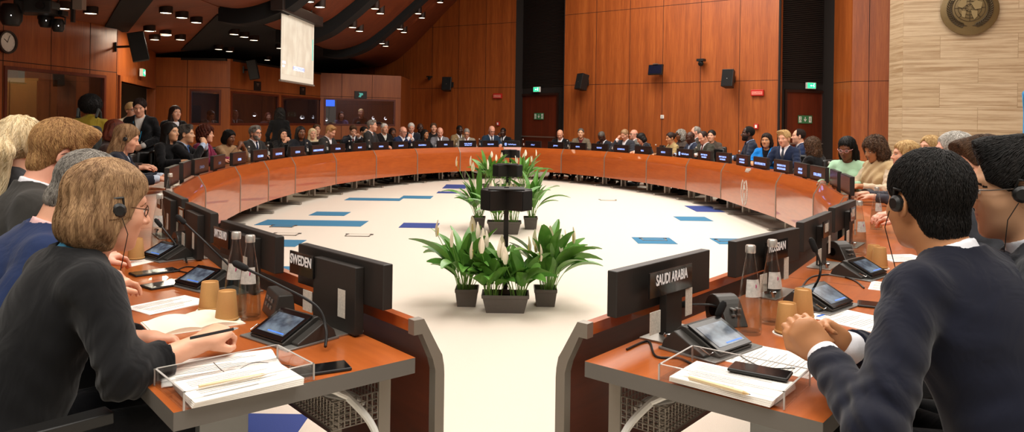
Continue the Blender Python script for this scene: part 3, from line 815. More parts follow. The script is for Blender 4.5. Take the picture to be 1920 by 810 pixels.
def conf_unit(px, py, face, lab, neck=None, sc=1.0):
    # screen faces local +y; wedge with a tilted touch screen and side wings
    c = on(px, py, DZ)
    e = empty('conference_unit', (c.x, c.y, DZ), face - R(90), lab, 'conference unit', 'touch screen conference units on the desks')
    e.scale = (sc, sc, sc)
    b = MB(); Mx = Matrix(((0, 0, 1, 0), (1, 0, 0, 0), (0, 1, 0, 0), (0, 0, 0, 1)))   # prism of (y,z) along x
    b.prism([(.085, .004), (.09, .014), (-.025, .07), (-.04, .072), (-.085, .03), (-.09, .004)], -.085, .085, Mx)
    b.prism([(.06, .004), (.06, .014), (-.04, .062), (-.075, .03), (-.085, .004)], -.12, -.085, Mx)
    b.prism([(.06, .004), (.06, .014), (-.04, .062), (-.075, .03), (-.085, .004)], .085, .12, Mx)
    b.build('body', M['unit'], e, bevel=.003)
    w = MB(); w.prism([(.1, 0), (.1, .006), (-.09, .008), (-.09, 0)], -.125, .125, Mx); w.build('foot_shell', M['unitlight'], e, bevel=.002)
    al = math.atan2(.056, .115)
    Mt = T(0, .032, .0435) @ RX(-al)
    s = MB(); s.bx((-.082, -.062, .002), (.082, .062, .007), Mt); sb = s.build('bezel', M['bezel'], e, bevel=.002)
    s = MB(); s.bx((-.066, -.042, .0071), (.066, .045, .0078), Mt); s.build('touch_screen', M['lcd'], e)
    s = MB(); s.bx((-.06, .035, .0079), (.02, .04, .0082), Mt); s.build('status_bar', plain('blue bar', '#3f6fd0', .4, emit='#3f6fd0', estr=.5), e)
    k = MB()
    for sx in (1,):
        k.tube([(sx * .085, .07, .02), (sx * .11, .072, .018), (sx * .112, .045, .03), (sx * .088, .045, .03)], .002, 6)
    k.build('clip', M['chrome'], e)
    if neck: world_neck(e, neck)
    return e
def cup(px, py, lab, sc=1.0):
    c = on(px, py, DZ)
    e = empty('paper_cup', (c.x, c.y, DZ), 0, lab, 'paper cup', 'kraft paper cups standing upside down')
    e.scale = (sc,) * 3
    b = MB(); b.lathe([(.037, .004), (.0375, .008), (.0285, .098), (.0275, .1), (.026, .098), (.025, .094), (0, .094)], 28); b.build('cup', M['kraft'], e)
    r = MB(); r.lathe([(.037, .004), (.0395, .005), (.0395, .009), (.037, .011)], 28, cap=False); r.build('rim', M['kraft'], e)
    cs = MB(); cs.lathe([(.045, 0), (.045, .003), (0, .003)], 28); tag(cs.build('coaster', M['paper'], None, (c.x, c.y, DZ)), 'paper coaster under the ' + lab.replace('kraft paper ', ''), 'coaster', 'paper coasters')
    e.location.z += .003
    return e
M['water'] = glassmat('bottle glass', (.96, .98, .98, 1), .0, 1.5, .93)
def bottle_mesh(hh=.285):
    b = MB(); k = hh / .285
    b.lathe([(0, .004), (.036, .002), (.0385, .01), (.0385, .03), (.037, .08), (.033, .13), (.024, .19), (.0165, .235), (.014, .25), (.014, .268)], 28, Matrix.Scale(k, 4))
    return b
def bottle(px, py, lab, hh=.285, base=True, z=DZ):
    c = on(px, py, z)
    e = empty('water_bottle', (c.x, c.y, z), 0, lab, 'water bottle', 'clear glass water bottles')
    bottle_mesh(hh).build('glass_body', M['water'], e)
    k = hh / .285
    w = MB(); w.lathe([(0, .012), (.034, .012), (.0355, .03), (.034, .08), (.03, .13), (.0, .13)], 24, Matrix.Scale(k, 4)); w.build('water', glassmat('water', (.93, .96, .96, 1), 0, 1.33, .95), e)
    c_ = MB(); c_.lathe([(.0155, .262), (.0162, .264), (.0162, .284), (.014, .287), (0, .287)], 20, Matrix.Scale(k, 4)); c_.build('cap', plain('pale metal cap', '#c9c5bd', .3, .6), e)
    cap_ = bpy.data.objects[e.name]
    l = MB()
    vs, fs = [], []
    for j, (z_, r_) in enumerate([(.125, .0345), (.15, .0315), (.18, .0268)]):
        for i_ in range(9):
            t = R(-130 + i_ * 12); vs.append((r_ * k * math.cos(t), r_ * k * math.sin(t), z_ * k))
    for j in range(2):
        for i_ in range(8): a = j * 9 + i_; fs.append((a, a + 1, a + 10, a + 9))
    l.smooth = True; l.add(vs, fs); l.build('label', plain('silver printed label', '#b9b4ad', .4, noise=.5, nscale=90), e)
    d = MB(); d.lathe([(0, .0), (.009, 0)], 14, T(.004, -.0285 * k, .16 * k) @ RX(R(80))); d.build('pink_dot', plain('pink label print', '#c83a78', .5), e)
    cap_['label'] = lab
    return e
def sheet(name, cx, cy, w, d, ang, lab, cat, mat=None, n=1, z=DZ, grp=None, lines=True, th=.0012, mark=None):
    # n thin sheets slightly fanned; printed text rows as a part
    c = on(cx, cy, z)
    e = empty(name, (c.x, c.y, z), ang, lab, cat, grp)
    for k in range(n):
        s = MB(); s.box((0, 0, th / 2 + k * th * 1.3), (w, d, th), RZ(R((k * 37) % 9 - 4)) if n > 1 else None); s.build('sheet', mat or M['paper'], e)
    if mark:
        q = MB(); q.box((mark[0], mark[1], n * th * 1.3 + .0006), (.05, .012, .0004)); q.build('blue_mark', plain('blue print', '#2f66c0', .7), e)
    if lines:
        t = MB(); zt = n * th * 1.3 + .0004
        for j in range(int(d / .012) - 3):
            L_ = w * (.5 + .3 * ((j * 7) % 5) / 5)
            if j % 5 == 4: continue
            t.bx((-w * .4, d * .38 - j * .012, zt), (-w * .4 + L_, d * .38 - j * .012 - .0025, zt + .0002))
        t.build('print', plain('grey print', '#a9a6a2', .8), e)
    return e
def tray(px, py, ang, lab, w=.33, d=.22, hh=.042):
    c = on(px, py, DZ)
    e = empty('acrylic_tray', (c.x, c.y, DZ + .001), ang, lab, 'desk tray', 'clear acrylic letter trays')
    t = .005
    q = MB(); q.bx((-w / 2, -d / 2, 0), (w / 2, d / 2, t)); q.build('base', M['acrylic'], e)
    for a, b in (((-w / 2, -d / 2, t), (w / 2, -d / 2 + t, hh)), ((-w / 2, d / 2 - t, t), (w / 2, d / 2, hh)), ((-w / 2, -d / 2 + t, t), (-w / 2 + t, d / 2 - t, hh)), ((w / 2 - t, -d / 2 + t, t), (w / 2, d / 2 - t, hh))):
        q = MB(); q.bx(a, b); q.build('side', M['acrylic'], e)
    q = MB()                                        # bright polished edges
    for a, b in (((-w / 2, -d / 2, hh), (w / 2, -d / 2 + t, hh + .0015)), ((-w / 2, d / 2 - t, hh), (w / 2, d / 2, hh + .0015)), ((-w / 2, -d / 2, hh), (-w / 2 + t, d / 2, hh + .0015)), ((w / 2 - t, -d / 2, hh), (w / 2, d / 2, hh + .0015))): q.bx(a, b)
    for sx in (-1, 1):
        for sy in (-1, 1): q.box((sx * (w / 2 - .001), sy * (d / 2 - .001), hh / 2), (.004, .004, hh))
    q.build('polished_edge', plain('frosted acrylic edge', '#e4dfd8', .3, trans=.5), e)
    return e
def pencil(loc, ang, lab, L_=.17, r=.005, mat=None):
    e = empty('pencil', loc, ang, lab, 'pencil', 'wooden pencils')
    b = MB(); b.tube([(-L_ / 2, 0, r), (L_ / 2 - .02, 0, r)], r, 6); b.build('shaft', mat or plain('pale wood pencil', '#dcc49a', .5), e)
    t = MB(); t.tube([(L_ / 2 - .02, 0, r), (L_ / 2 - .004, 0, r)], [r, .0015], 6); t.build('tip', plain('sharpened wood', '#c9a877', .6), e)
    t = MB(); t.tube([(L_ / 2 - .004, 0, r), (L_ / 2, 0, r)], [.0015, .0004], 6); t.build('lead', M['black'], e)
    return e
def phone(px, py, ang, lab, w=.075, d=.155, z=DZ, mat=None):
    c = on(px, py, z)
    e = empty('smartphone', (c.x, c.y, z), ang, lab, 'phone')
    b = MB(); b.bx((-w / 2, -d / 2, 0), (w / 2, d / 2, .009)); b.build('case', mat or M['black'], e, bevel=.004)
    b = MB(); b.bx((-w / 2 + .004, -d / 2 + .004, .009), (w / 2 - .004, d / 2 - .004, .0095)); b.build('screen', M['bezel'], e)
    return e
# --- left row
tl_ = tray(441, 718, R(42), 'clear acrylic tray with papers on the near end of the left desk')
sheet('notepad', 448, 724, .27, .17, R(42), 'stack of white papers lying inside the left acrylic tray', 'papers', n=4, z=DZ + .008, lines=True, th=.003)
pencil(tuple(on(440, 716, DZ + .026)), R(42) + R(-6), 'pale wooden pencil on the papers in the left tray')
sheet('document', 415, 690, .3, .21, R(30), 'white printed sheets spread under the writing hand beside the left tray', 'papers', n=3)
c = on(497, 690, DZ + .006)
nb = empty('notebook', tuple(on(362, 606, DZ)), R(38), 'open cream notebook under the hand of the woman in the black blazer', 'notebook')
for s in (-1, 1):
    q = MB(); q.smooth = True
    vs = []; fs = []
    for i_ in range(9):
        x = s * .135 * i_ / 8; z_ = .004 + .012 * math.sin(PI * min(1, i_ / 8 + .12)) 
        vs += [(x, -.1, z_), (x, .1, z_), (x, -.1, .001), (x, .1, .001)]
    for i_ in range(8):
        a = i_ * 4; fs += [(a, a + 4, a + 5, a + 1), (a + 2, a + 3, a + 7, a + 6), (a, a + 2, a + 6, a + 4), (a + 1, a + 5, a + 7, a + 3)]
    fs += [(0, 1, 3, 2), (32, 34, 35, 33)]
    q.add(vs, fs); q.build('page_block', plain('cream paper', '#efe6cf', .8), nb)
q = MB(); q.bx((-.14, -.104, 0), (.14, .104, .001)); q.build('cover', M['white'], nb)
phone(601, 695, R(-62) , 'black smartphone lying near the aisle end of the left desk')
conf_unit(545, 632, R(232), 'tilted touch screen unit beside the black smartphone on the left desk',
          neck=[on(610, 650, .735), at(611, 615, 2.27), at(592, 573, 2.3), at(520, 533, 2.33), at(462, 504, 2.35)])
cup(393, 582, 'left-hand kraft paper cup standing behind the other near the notebook')
cup(425, 602, 'kraft paper cup in front of its twin beside the open notebook')
bottle(441, 588, 'glass bottle behind its twin in front of the second display')
bottle(467, 598, 'glass bottle standing nearest the tilted unit on the left desk')
def panel_unit(px, py, ang, lab):
    c = on(px, py, DZ)
    e = empty('connection_box', (c.x, c.y, DZ), ang, lab, 'connection box')
    b = MB(); Mx = Matrix(((0, 0, 1, 0), (1, 0, 0, 0), (0, 1, 0, 0), (0, 0, 0, 1)))
    b.prism([(.04, 0), (.02, .085), (-.03, .085), (-.04, 0)], -.085, .085, Mx); b.build('housing', M['unit'], e, bevel=.004)
    k = MB(); Mt = T(0, .031, .045) @ RX(R(-77))
    for i_ in range(3):
        for j in range(2): k.bx((-.04 + i_ * .035, -.018 + j * .022, 0), (-.022 + i_ * .035, -.006 + j * .022, .003), Mt)
    k.build('socket', M['unitlight'], e)
    return e
panel_unit(522, 590, R(120), 'grey connection box with sockets behind the tilted unit')
sheet('document', 316, 572, .24, .17, R(60), 'white sheets between the notebook and the second conference unit', 'papers', n=2)
phone(318, 534, R(-38), 'dark closed tablet case beside the second conference unit', w=.1, d=.2, mat=M['monback'])
conf_unit(384, 535, R(235), 'second touch screen unit on the left, behind the paper cups', sc=.95,
          neck=[on(447, 525, .735), at(440, 510, 3.05), at(422, 490, 3.06), at(380, 450, 3.07), at(346, 418, 3.08)])
conf_unit(312, 483, R(232), 'third touch screen unit on the left, beside a bent microphone', sc=.95,
          neck=[on(350, 492, .735), at(346, 480, 3.65), at(330, 458, 3.66), at(302, 424, 3.67)])
phone(290, 512, R(-45), 'black flat phone beside the third unit on the left', w=.09, d=.19)
sheet('leaflet', 268, 492, .2, .07, R(70), 'narrow white leaflet near the third conference unit', 'papers')
cup(255, 487, 'kraft paper cup half behind the chin of the woman in glasses', 1.0)
def mic_base(px, py, ang, lab, neck=None):
    c = on(px, py, DZ)
    e = empty('microphone_base', (c.x, c.y, DZ), ang, lab, 'microphone', 'rounded microphone bases')
    b = MB(); Mx = Matrix(((0, 0, 1, 0), (1, 0, 0, 0), (0, 1, 0, 0), (0, 0, 0, 1)))
    prof = [(-.07, 0)] + [(-.02 + .06 * math.cos(R(a)), .035 + .06 * math.sin(R(a))) for a in range(180, 20, -16)] + [(.075, 0)]
    b.prism(prof, -.04, .04, Mx); b.build('housing', M['unit'], e, bevel=.004)
    q = MB(); q.prism([(.02 * math.cos(R(a)), .02 * math.sin(R(a))) for a in range(0, 360, 20)], -.046, .046, T(0, -.02, .04) @ RY(R(90))); q.build('dial', M['bezel'], e)
    k = MB()
    for i_ in range(4): k.bx((-.02 + (i_ % 2) * .02, .03, .055 - (i_ // 2) * .02), (-.008 + (i_ % 2) * .02, .062, .06 - (i_ // 2) * .02))
    k.build('button', M['unitlight'], e)
    if neck: world_neck(e, neck)
    return e
mic_base(340, 466, R(40), 'round-backed black microphone base between the left display stands')
bottle(298, 470, 'tall glass bottle in front of the face of the woman in glasses', hh=.29)
bottle(318, 400, 'glass bottle standing by the fourth display on the left')
# --- right row
tray(1376, 718, R(-37), 'clear acrylic tray with papers and a phone on the right desk')
sheet('notepad', 1372, 722, .27, .17, R(-37), 'white papers lying inside the right acrylic tray', 'papers', n=4, z=DZ + .008, th=.003)
phone(1425, 699, R(58), 'black smartphone lying inside the right acrylic tray', z=DZ + .027)
pencil(tuple(on(1348, 727, DZ + .024)), R(-44), 'pale wooden pencil in the right tray')
conf_unit(1330, 652, R(-48), 'tilted touch screen unit on the right desk below the mic base', neck=[on(1336, 625, .75), at(1338, 610, 2.4), at(1346, 592, 2.4)], sc=1.05)
sheet('document', 1440, 672, .22, .3, R(-38) + R(90), 'white paper with a small blue mark in front of the clasped hands', 'papers', mark=(-.06, .12))
mic_base(1362, 604, R(195), 'round-backed black microphone base left of the right water bottles', neck=[at(1350, 580, 2.59), at(1338, 573, 2.58), at(1310, 571, 2.57), at(1292, 571, 2.57)])
bottle(1405, 626, 'glass water bottle with a clear neck, nearest the SAUDI ARABIA display', hh=.29)
bottle(1446, 607, 'glass water bottle with a pink dot, behind the nearer right bottle', hh=.29)
cup(1475, 626, 'kraft paper cup by the clasped hands, in front of its twin')
cup(1505, 596, 'kraft paper cup behind the one by the clasped hands')
conf_unit(1535, 573, R(-48), 'second touch screen unit on the right, beyond the cups', neck=[on(1522, 545, .735), at(1536, 520, 2.86), at(1538, 495, 2.86), at(1529, 470, 2.86)], sc=1.05)
sheet('document', 1603, 600, .22, .26, R(40), 'white paper with a blue mark beyond the second right unit', 'papers', n=2, mark=(-.05, .1))
phone(1648, 575, R(65), 'dark flat case partly under the sleeve of the navy suit', w=.09, d=.15, mat=M['monback'])
conf_unit(1612, 516, R(-48), 'third touch screen unit on the right, below the kraft cups')
cup(1638, 498, 'kraft cup behind the stack of blue edged paper on the right')
cup(1649, 503, 'kraft cup left of the blue edged papers on the right')
sheet('document', 1693, 485, .25, .2, R(12), 'white papers with a blue sheet below, right of the kraft cups', 'papers', n=3)
sheet('leaflet', 1665, 538, .14, .2, R(-30), 'white leaflet at the elbow side of the third right unit', 'papers')
bottle(1610, 478, 'glass water bottle between the two far display backs on the right', hh=.29)
bottle(1643, 430, 'glass water bottle alone in front of the man in the navy suit')
mic_base(1578, 487, R(200), 'round-backed black microphone base by the third display on the right')
sheet('document', 1640, 360, .6, .3, R(70), 'scattered white papers before the woman in mint green', 'papers', n=3)
sheet('document', 1665, 350, .4, .25, R(40), 'scattered pale papers before the woman with beige shawl', 'papers', n=3)
mic_base(1630, 372, R(210), 'dark microphone base near the farthest bottle on the right')
# loose dark cables on the desks
def cable(pts, r, lab, mat=None, name='cable'):
    q = MB(); q.tube([tuple(p) for p in catmull(pts, 8)], r, 6)
    return tag(q.build(name, mat or M['black']), lab, 'cable', 'loose cables')
def dpts(L_, z=DZ + .004): return [tuple(on(x, y, z)) for x, y in L_]
cable(dpts([(1175, 655), (1215, 640), (1230, 668), (1275, 672), (1310, 690)]), .0035, 'dark cable curling round the foot of the SAUDI ARABIA display')
cable(dpts([(1500, 545), (1520, 520), (1560, 515), (1600, 525), (1620, 540)]), .0035, 'dark cable looping beside the third display back on the right')
cable(dpts([(325, 510), (350, 500), (380, 505), (360, 512), (335, 508)]), .003, 'thin dark cable bundle by the third unit on the left')
cable(dpts([(1390, 640), (1385, 662), (1410, 680), (1440, 690), (1490, 690)]), .0015, 'thin earphone wire on the paper before the clasped hands')
cable(dpts([(470, 690), (520, 700), (560, 690), (480, 680), (430, 700), (400, 680)]), .0015, 'thin earphone wire curling over the sheets by the left tray')
# --- bottles on the far desks, peeping over the front
fb = None
for i, (px, lab) in enumerate([(467, 'between the fourth and fifth lit display'), (503, 'right of the COLOMBIA display'), (576, 'right of the CZECHIA display'), (613, 'left of the ETHIOPIA display'),
    (655, 'left of the FRANCE display'), (692, 'left of the GABON display'), (771, 'right of the GERMANY display'), (775, 'directly left of the GUATEMALA display'), (855, 'left of the IRAN display'),
    (899, 'left of the IRELAND display'), (981, 'between the logo display and the ITALY one'), (1064, 'left of the KENYA display'), (1147, 'left of the LUXEMBOURG display'), (1230, 'left of the MEXICO display'),
    (1306, 'right of the logo display beside MEXICO'), (1387, 'by the dark bearded man, behind the office displays'), (1556, 'right of the curly-haired woman in black')]):
    p, si = ring_hit(px, .3)
    if fb is None:
        fb = bottle(960, 600, 'x'); register(fb); o = fb
    else: o = copy_tree(fb)
    o.location = (p.x, p.y, DZ); o['label'] = 'small glass water bottle ' + lab; o['group'] = 'bottles on the far side of the ring'
    if i % 3 == 0: o.rotation_euler.z = 1
# ---------------------------------------------------------------- planters with peace lilies
M['planter'] = plain('grey resin planter', '#55504a', 0.6, noise=.1, nscale=60)
M['soil'] = plain('dark soil', '#241a12', 0.95, noise=.4, nscale=80)
def leafmat(n, a, b):
    m, nt, bs = nm(n)
    N = nt.nodes.new; L = nt.links.new
    tc = N('ShaderNodeTexCoord'); ns = N('ShaderNodeTexNoise'); ns.inputs['Scale'].default_value = 9; L(tc.outputs['Object'], ns.inputs['Vector'])
    mx = N('ShaderNodeMix'); mx.data_type = 'RGBA'; mx.inputs[6].default_value = h(a); mx.inputs[7].default_value = h(b)
    L(ns.outputs['Fac'], mx.inputs[0]); L(mx.outputs[2], bs.inputs['Base Color']); bs.inputs['Roughness'].default_value = .32
    return m
M['leaf'] = leafmat('glossy lily leaf', '#356b22', '#6fa546')
M['stem'] = plain('pale green stem', '#6f9a48', .5)
M['spathe'] = plain('cream spathe', '#efe6cf', .5)
M['spadix'] = plain('yellow spadix', '#cdb96a', .7)
def leaf(mb, base, az, lean, length, width, r):
    # arched leaf blade on a petiole
    pet = length * .55
    d = Vector((math.cos(az), math.sin(az), 0)); up = Vector((0, 0, 1))
    pts = []; p = Vector(base); a = lean * .3
    for i in range(5):
        pts.append(p.copy()); p = p + (d * math.sin(a) + up * math.cos(a)) * (pet / 4); a += lean * .12
    mb.mat(1).tube(pts, [.004, .0035, .003, .003, .0025], 5)
    side = Vector((-d.y, d.x, 0)); n = 8
    vs, fs = [], []
    p = pts[-1].copy()
    for i in range(n + 1):
        t = i / n
        w = width * (math.sin(PI * min(1, t * .93 + .04)) ** .75) * (1 - .25 * t)
        nrm = (up * math.sin(a) - d * math.cos(a))
        k = .28 * w
        tw = side * math.cos(r * .3) + nrm * math.sin(r * .3)
        vs += [p - tw * w / 2 - nrm * -k * .5, p + nrm * -k * .35, p + tw * w / 2 + nrm * k * .5]
        wave = .01 * math.sin(t * 9 + r)
        p = p + (d * math.sin(a) + up * math.cos(a)) * (length / n) + side * wave * .4
        a += (lean * .75 + .25) / n * 1.3
    for i in range(n):
        b = i * 3; fs += [(b, b + 1, b + 4, b + 3), (b + 1, b + 2, b + 5, b + 4)]
    s = mb.smooth; mb.smooth = True; mb.mat(0).add(vs, fs); mb.smooth = s
def flower(e, base, az, lean, hgt, r):
    d = Vector((math.cos(az), math.sin(az), 0)); up = Vector((0, 0, 1)); side = Vector((-d.y, d.x, 0))
    f = MB(); top = Vector(base) + d * (hgt * math.sin(lean)) + up * hgt * math.cos(lean)
    mid = Vector(base) + d * (hgt * .4 * math.sin(lean)) + up * hgt * .5
    f.mat(0).tube([base, mid, top], [.0035, .003, .0025], 6)
    f.mat(1).tube([top, top + up * .02, top + up * .06 - d * .003], [.004, .006, .004], 8)
    vs, fs = [], []; n = 7
    for i in range(n + 1):
        t = i / n; w = .03 * math.sin(PI * min(1, t * .85 + .12)) * (1 - .35 * t) + .002
        c = top + up * (t * .13 - .01) + d * (.012 + .012 * math.sin(t * PI) - t * .012)
        vs += [c - side * w - d * w * .5, c + d * .004, c + side * w - d * w * .5]
    for i in range(n):
        b = i * 3; fs += [(b, b + 1, b + 4, b + 3), (b + 1, b + 2, b + 5, b + 4)]
    s = f.smooth; f.smooth = True; f.mat(2).add(vs, fs); f.smooth = s
    return f.build('flower', [M['stem'], M['spadix'], M['spathe']], e)
def planter(x, y, w, d, hh, ang, lab):
    e = empty('planter', (x, y, 0), ang, lab, 'planter', 'grey planters around the speaker poles')
    b = MB(); t = .82
    def ring(s, z): return [(-w / 2 * s, -d / 2 * s, z), (w / 2 * s, -d / 2 * s, z), (w / 2 * s, d / 2 * s, z), (-w / 2 * s, d / 2 * s, z)]
    lv = [ring(t, 0), ring(.985, hh - .025), ring(1.03, hh - .025), ring(1.04, hh), ring(.96, hh), ring(.94, hh - .04)]
    vs = [p for l in lv for p in l]; fs = [(3, 2, 1, 0)]
    for k in range(len(lv) - 1):
        for j in range(4): a = k * 4 + j; b2 = k * 4 + (j + 1) % 4; fs.append((a, b2, b2 + 4, a + 4))
    b.add(vs, fs); b.build('pot', M['planter'], e, bevel=.004)
    s = MB(); s.bx((-w / 2 * .93, -d / 2 * .93, hh - .05), (w / 2 * .93, d / 2 * .93, hh - .035)); s.build('soil', M['soil'], e)
    return e
def lily(x, y, z, seed, lab, n=30, hgt=.34, spread=.1, nf=4, big=1.0, fh=.45):
    rr = random.Random(seed)
    e = empty('peace_lily', (x, y, z), 0, lab, 'potted plant', 'peace lilies in the planters')
    f = MB()
    for i in range(n):
        a = rr.uniform(0, 2 * PI); r_ = spread * rr.random()
        leaf(f, (r_ * math.cos(a), r_ * math.sin(a) * .7, 0), a + rr.uniform(-.4, .4), rr.uniform(.12, .95), hgt * rr.uniform(.6, 1.05) * .78, rr.uniform(.075, .125) * big, rr.uniform(-2, 2))
    f.build('foliage', [M['leaf'], M['stem']], e)
    for i in range(nf):
        a = rr.uniform(0, 2 * PI)
        flower(e, (spread * .5 * math.cos(a), spread * .5 * math.sin(a), 0), a, rr.uniform(.1, .45), fh * rr.uniform(.8, 1.1), i)
    return e
def pole(x, y, hz, lab, w=.3):
    e = empty('speaker_pole', (x, y, 0), 0, lab, 'speaker pole', 'black speaker clusters on poles in the ring')
    b = MB(); b.bx((-.09, -.09, 0), (.09, .09, .012)); b.bx((-.019, -.019, .012), (.019, .019, hz)); b.build('post', M['black'], e, bevel=.002)
    for a, nme in ((35, 'speaker_box'), (-35, 'speaker_box'), (145, 'speaker_box'), (-145, 'speaker_box')):
        Mz = RZ(R(a - 90 if abs(a) < 90 else a - 90))
        q = MB(); Mq = T(0, 0, 0) @ RZ(R(a))
        q.bx((.012, -.07, hz - .175), (.195, .07, hz - .02), Mq); bb = q.build(nme, M['black'], e, bevel=.004)
        g = MB(); g.bx((.195, -.062, hz - .168), (.2, .062, hz - .027), Mq); g.build('grille', M['blackmatte'], bb)
    c = MB(); c.bx((-.14, -.12, hz - .02), (.14, .12, hz - .008)); c.build('top_plate', M['black'], e, bevel=.003)
    return e
# three pole groups
g1 = on(948, 588, 0)
def zc(px, py, Y): p = at(px, py, Y); return p
Y1 = on(947, 588, 0).y; Y2 = on(945, 440, 0).y; Y3 = Y2 * 1.62
# first group
p = on(947, 588, 0)
planter(p.x, p.y + .09, .34, .2, .135, 0, 'wide grey planter nearest the camera with lilies')
a = on(874, 577, 0); planter(a.x, a.y + .1, .17, .19, .135, 0, 'small grey planter left of the nearest wide planter')
b = on(1023, 577, 0); planter(b.x, b.y + .1, .17, .19, .135, 0, 'small grey planter right of the nearest wide planter')
lily(a.x - .02, a.y + .1, .09, 11, 'white flowering lily in the left small planter of the front group', 30, .5, .06, 6, 1.15)
lily(p.x - .1, p.y + .09, .09, 12, 'flowering lily in the left half of the nearest wide planter', 28, .36, .07, 5, 1.1, .36)
lily(p.x + .1, p.y + .09, .09, 13, 'flowering lily in the right half of the nearest wide planter', 28, .36, .07, 4, 1.1, .34)
lily(b.x + .02, b.y + .1, .09, 14, 'white flowering lily in the right small planter of the front group', 30, .5, .06, 6, 1.15)
pp = at(950, 350, Y1 + .33)
pole(pp.x, pp.y, pp.z + .0, 'nearest and tallest-looking black speaker cluster on its post')
# second group
p2 = on(945, 440, 0)
planter(p2.x, p2.y + .1, .42, .2, .16, 0, 'wide grey planter of the second plant group')
a = on(900, 432, 0); planter(a.x - .03, a.y + .15, .18, .2, .16, 0, 'small grey planter at the left of the second group')
b = on(995, 432, 0); planter(b.x - .0, b.y + .15, .18, .2, .16, 0, 'small grey planter at the right of the second group')
lily(a.x - .03, a.y + .15, .12, 21, 'upright lily with two tall white buds, left of the second group', 26, .6, .05, 4, .9, .7)
lily(p2.x - .08, p2.y + .1, .12, 22, 'lily behind the near post in the second group', 24, .5, .08, 3, .9)
lily(p2.x + .1, p2.y + .1, .12, 23, 'lily right of the near post in the second group', 24, .55, .08, 3, .9)
lily(b.x + .02, b.y + .15, .12, 24, 'spreading lily at the right of the second group', 28, .6, .06, 2, .9)
pp = at(952, 306, Y2 + .6)
pole(pp.x, pp.y, pp.z, 'middle one of the three black speaker clusters')
# third group
for k, (dx, lab) in enumerate([(-.32, 'left'), (0, 'middle'), (.34, 'right')]):
    x3 = (950 - 960) / F_PX * Y3 + dx
    planter(x3, Y3, .3 if dx else .34, .2, .16, 0, 'grey planter at the ' + lab + ' of the farthest plant group')
    lily(x3, Y3, .12, 31 + k, 'lily at the ' + lab + ' of the farthest plant group', 26, .62 if dx else .5, .1, (2, 2, 6)[k], 1.0, .62)
pp = at(957, 280, Y3 + .7)
pole(pp.x, pp.y, pp.z, 'farthest and smallest of the three black speaker clusters')
# ---------------------------------------------------------------- ceiling lights
M['lampglow'] = plain('warm lamp disc', '#fff2dc', 0.4, emit='#ffe8c4', estr=6)
M['can'] = plain('dark bronze lamp can', '#2a1a12', 0.45, .4)
def ceil_hit(px, py):
    a, b = ray(px, py)
    Y = 4.0
    while Y < 27:
        if CAM_H + b * Y >= ceil_z(a * Y) - .1: return Vector((a * Y, Y, CAM_H + b * Y))
        Y += .02
    return None
DL = [(170, 26, 1), (118, 17, 1), (311, 25, 0), (341, 34, 0), (368, 43, 0), (280, 59, 0), (310, 67, 0), (338, 75, 0), (290, 75, 0), (439, 65, 0), (458, 70, 0), (476, 76, 0), (410, 93, 0), (430, 97, 0), (501, 113, 0), (525, 91, 0),
      (579, 4, 0), (600, 14, 0), (690, 8, 0), (703, 17, 0), (713, 26, 0), (648, 43, 0), (661, 52, 0), (674, 59, 0), (777, 18, 0), (784, 26, 0), (791, 34, 0), (742, 48, 0), (750, 55, 0), (757, 61, 0), (706, 76, 0), (716, 82, 0), (723, 87, 0), (825, 5, 0)]
WHERE = ['by the stage lights at the top left', 'between the stage lights at the top left', 'first of the upper three on the left soffit', 'second of the upper three on the left soffit', 'third of the upper three on the left soffit', 'first of the lower three on the left soffit',
         'second of the lower three on the left soffit', 'third of the lower three on the left soffit', 'faint one above the left entrance wall', 'first of three in the dark soffit left of the screen', 'middle of three in the dark soffit left of the screen', 'third of three in the dark soffit left of the screen',
         'small one above the booth corner', 'second small one above the booth corner', 'tiny one over the left booth windows', 'at the left edge of the projection screen', 'left one above the projection screen case', 'right one above the projection screen case',
         'upper left of the top trio between the curved bands', 'middle of the top trio between the curved bands', 'lower right of the top trio between the curved bands', 'left of the trio right of the screen', 'middle of the trio right of the screen', 'right of the trio right of the screen',
         'upper of the trio by the far wall edge', 'middle of the trio by the far wall edge', 'lower of the trio by the far wall edge', 'upper of the middle trio past the last band', 'middle of the middle trio past the last band', 'lower of the middle trio past the last band',
         'left of the dim lowest trio', 'middle of the dim lowest trio', 'right of the dim lowest trio', 'alone at the top edge over the far wall']
proto = None
for (px, py, kind), wh in zip(DL, WHERE):
    p = ceil_hit(px, py)
    if p is None: continue
    if proto is None:
        proto = empty('downlight', (0, 0, 0), 0, 'x', 'ceiling light', 'cylindrical ceiling downlights')
        b = MB(); b.lathe([(.08, .02), (.085, 0), (.09, 0), (.09, .17), (0, .17)], 20, cap=False); b.build('can', M['can'], proto)
        b = MB(); b.lathe([(.074, .006), (0, .004)], 20, cap=False); b.build('lamp', M['lampglow'], proto)
        b = MB(); b.lathe([(.078, .004), (.084, -.001), (.088, .004)], 20, cap=False); b.build('ring', M['chrome'], proto)
        register(proto); o = proto
    else: o = copy_tree(proto)
    o.location = p; o['label'] = 'cylindrical ceiling downlight ' + wh
    if kind: o.scale = (1.15,) * 3
